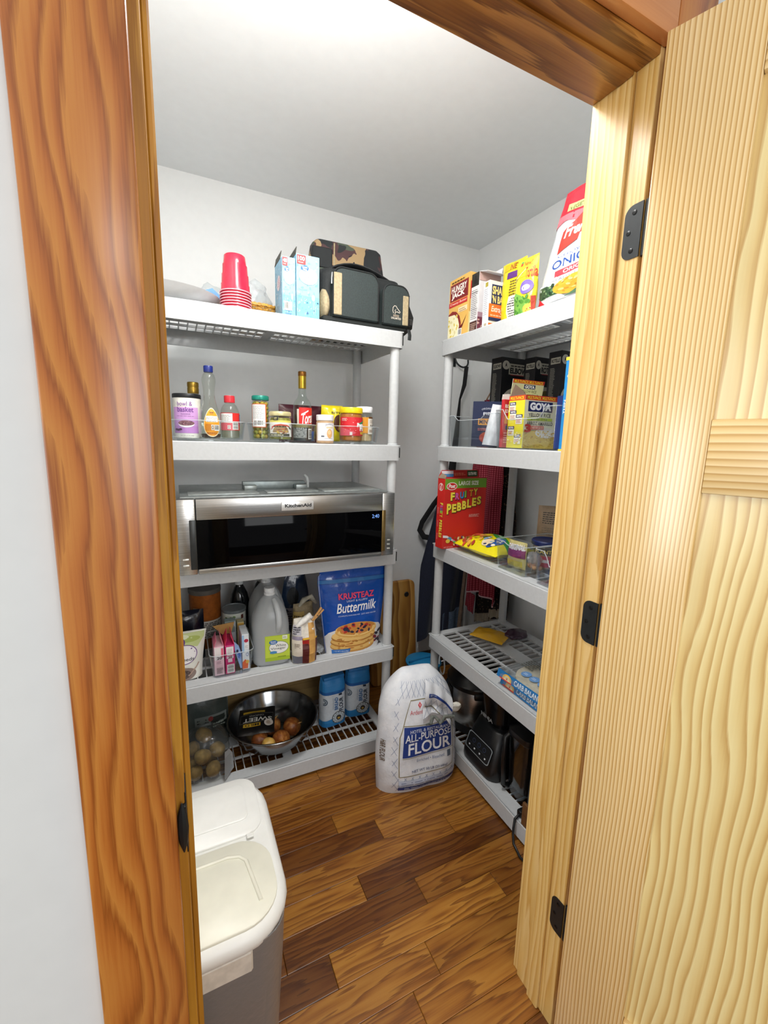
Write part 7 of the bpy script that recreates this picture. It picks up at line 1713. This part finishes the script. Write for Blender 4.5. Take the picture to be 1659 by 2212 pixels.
# folded-over top
def fold(u, v):
    x = 0.006 + 0.118 * u - 0.012 * v; y = -0.062 - 0.030 * math.sin(PI * min(1, 0.25 + v)) + 0.045 * (1 - v) - 0.004 * math.sin(u * 14)
    z = 0.462 - 0.015 * u * u * 3 - 0.150 * v * (1 - 0.18 * math.sin(u * PI)) - 0.05 * u * (1 - v)
    return (x, y, z)
bm = BM(); sheet(bm, fold, 22, 18, 0.006)
for v in bm.verts: v.co += Vector((0, -0.004, 0)) * noise.noise(v.co * 30)
mesh_obj('folded_top', bm, PAPER.m, t, 60)
Sfold = lambda u, v, l: Vector(fold(u, 1 - v)) + Vector((0, -0.0055 - l, 0.0015))
p = Print(Sfold, du=0.06, dv=0.06)
p.poly([(0.1, 0.60), (0.98, 0.52), (0.98, 0.62), (0.1, 0.72)], '22408A').text('50 LB', 0.14, 0.625, 0.4, 0.69, 'C8D2E6', 0.02)
for i in range(5):
    p.line([(0.02 + 0.2 * i, 0.02), (0.22 + 0.2 * i if i < 4 else 1.0, 0.5)], 0.01, '8A97B4'); p.k -= 1
    p.line([(0.2 + 0.2 * i if i < 4 else 1.0, 0.02), (0.0 + 0.2 * i, 0.5)], 0.01, '8A97B4'); p.k -= 1
p.line([(0.02, 0.34), (0.3, 0.22), (0.5, 0.06), (0.6, 0.03)], 0.035, '7A7258'); p.build(t, 'fold_print')
bm = BM(); tube(bm, [(0.0 + 0.014 * i, -0.082 - 0.012 * math.sin(i * 1.9), 0.312 - 0.012 * math.cos(i * 1.3)) for i in range(10)], [0.003, 0.007, 0.009, 0.006, 0.009, 0.006, 0.008, 0.007, 0.007, 0.003], 7); mesh_obj('torn_edge', bm, mat('6A6E68', 0.6, 0, 0.25, 90, 0.4), t, 30)
bm = BM(); blob(bm, (0.150, -0.035, 0.318), 0.022, 2, 0.3, 5, 3, scale=(1.1, 0.6, 0.9)); mesh_obj('tied_corner', bm, mat('E0DCD0', 0.6, 0, 0.12), t, 30)

# ================================================================== rolling ingredient bin by the door
t = thing('ingredient_bin', 'white lidded translucent ingredient bin on the floor by the left jamb', 'bin', (0.026, 0.922, 0.0))
BW, BD, BH = 0.29, 0.43, 0.425
LIDM = mat('E8E9E6', 0.38, 0, 0.01, 30, name='white_lid_plastic'); LIDC = mat('E6E5D6', 0.4, 0, 0.015, 25, name='cream_lid_plastic')
bm = BM()
L_ = []
for wq, dq, z in ((0.225, 0.365, 0.0), (0.235, 0.375, 0.006), (0.262, 0.402, 0.30), (0.270, 0.410, 0.405)): L_.append(rr(wq, dq, 0.055, z))
for wq, dq, z in ((0.264, 0.404, 0.405), (0.229, 0.369, 0.008)): L_.append(rr(wq, dq, 0.052, z))
loft(bm, L_); mesh_obj('tub', bm, clear('D6D0CC', 0.3, 0.12, 0.2, 0.14, name='translucent_tub'), t, 40)
k = NT('kibble'); nz = k.noise(k.coord((1, 1, 1)), 70.0, 3.0); k.l(k.ramp(nz, [(0.3, '5A4E48'), (0.7, '8A7C74')]), k.p.inputs['Base Color']); k.bump(nz, 0.5, 0.005)
bm = BM(); loft(bm, [rr(0.222, 0.362, 0.05, 0.009), rr(0.256, 0.396, 0.05, 0.385)]); mesh_obj('contents', bm, k.m, t, 40)
bm = BM(); loft(bm, [rr(0.281, 0.410, 0.095, 0.395), rr(0.294, 0.423, 0.10, 0.400), rr(0.296, 0.425, 0.10, 0.412), rr(0.288, 0.418, 0.098, 0.424), rr(0.266, 0.396, 0.088, 0.433), rr(0.260, 0.390, 0.086, 0.433)]); mesh_obj('lid', bm, LIDM, t, 50)
bm = BM(); box(bm, -0.10, 0.062, -0.210, -0.198, 0.348, 0.398, 0.004, M=Matrix.Rotation(0, 4, 'Z')); mesh_obj('label_tab', bm, mat('D6CFC4', 0.5), t)
# rear half plate, front flap with a scoop recess
fr_p = [(-0.126, -0.005), (0.126, -0.005)]
bm = BM(); o_ = [(x * 0.985, y * 0.985) for x, y in rrect(0.252, 0.190, 0.045, 6)]
loft(bm, [[(x, y + 0.105, 0.433) for x, y in o_], [(x, y + 0.105, 0.437) for x, y in o_], [(x * 0.985, y * 0.985 + 0.105, 0.4385) for x, y in o_]]); lp_ = mesh_obj('rear_plate', bm, LIDM, t, 50)
bm = BM(); o_ = rrect(0.190, 0.120, 0.02, 5); loft(bm, [[(x, y + 0.115, 0.438) for x, y in o_], [(x, y + 0.115, 0.4405) for x, y in o_], [(x * 0.97, y * 0.96 + 0.115, 0.442) for x, y in o_]]); mesh_obj('raised_panel', bm, LIDM, lp_, 50)
bm = BM(); o_ = rrect(0.252, 0.198, 0.075, 7)
loft(bm, [[(x, y - 0.098, 0.433) for x, y in o_], [(x, y - 0.098, 0.4375) for x, y in o_], [(x * 0.985, y * 0.982 - 0.098, 0.439) for x, y in o_]]); fp_ = mesh_obj('front_flap', bm, LIDC, t, 50)
bm = BM(); tube(bm, [(-0.088, -0.155, 0.4395), (-0.072, -0.055, 0.4395), (-0.060, -0.040, 0.4395), (-0.035, -0.032, 0.4395), (0.035, -0.032, 0.4395), (0.060, -0.040, 0.4395), (0.072, -0.055, 0.4395), (0.088, -0.155, 0.4395)], 0.0042, 8, flat=0.7); mesh_obj('scoop_ridge', bm, LIDC, fp_, 60)
bm = BM(); box(bm, 0.082, 0.098, -0.001, 0.010, 0.4375, 0.4415, 0.001); box(bm, -0.098, -0.082, -0.001, 0.010, 0.4375, 0.4415, 0.001); mesh_obj('hinge_tabs', bm, LIDM, t)
for sx_ in (-1, 1):
    for sy_ in (-1, 1):
        pass
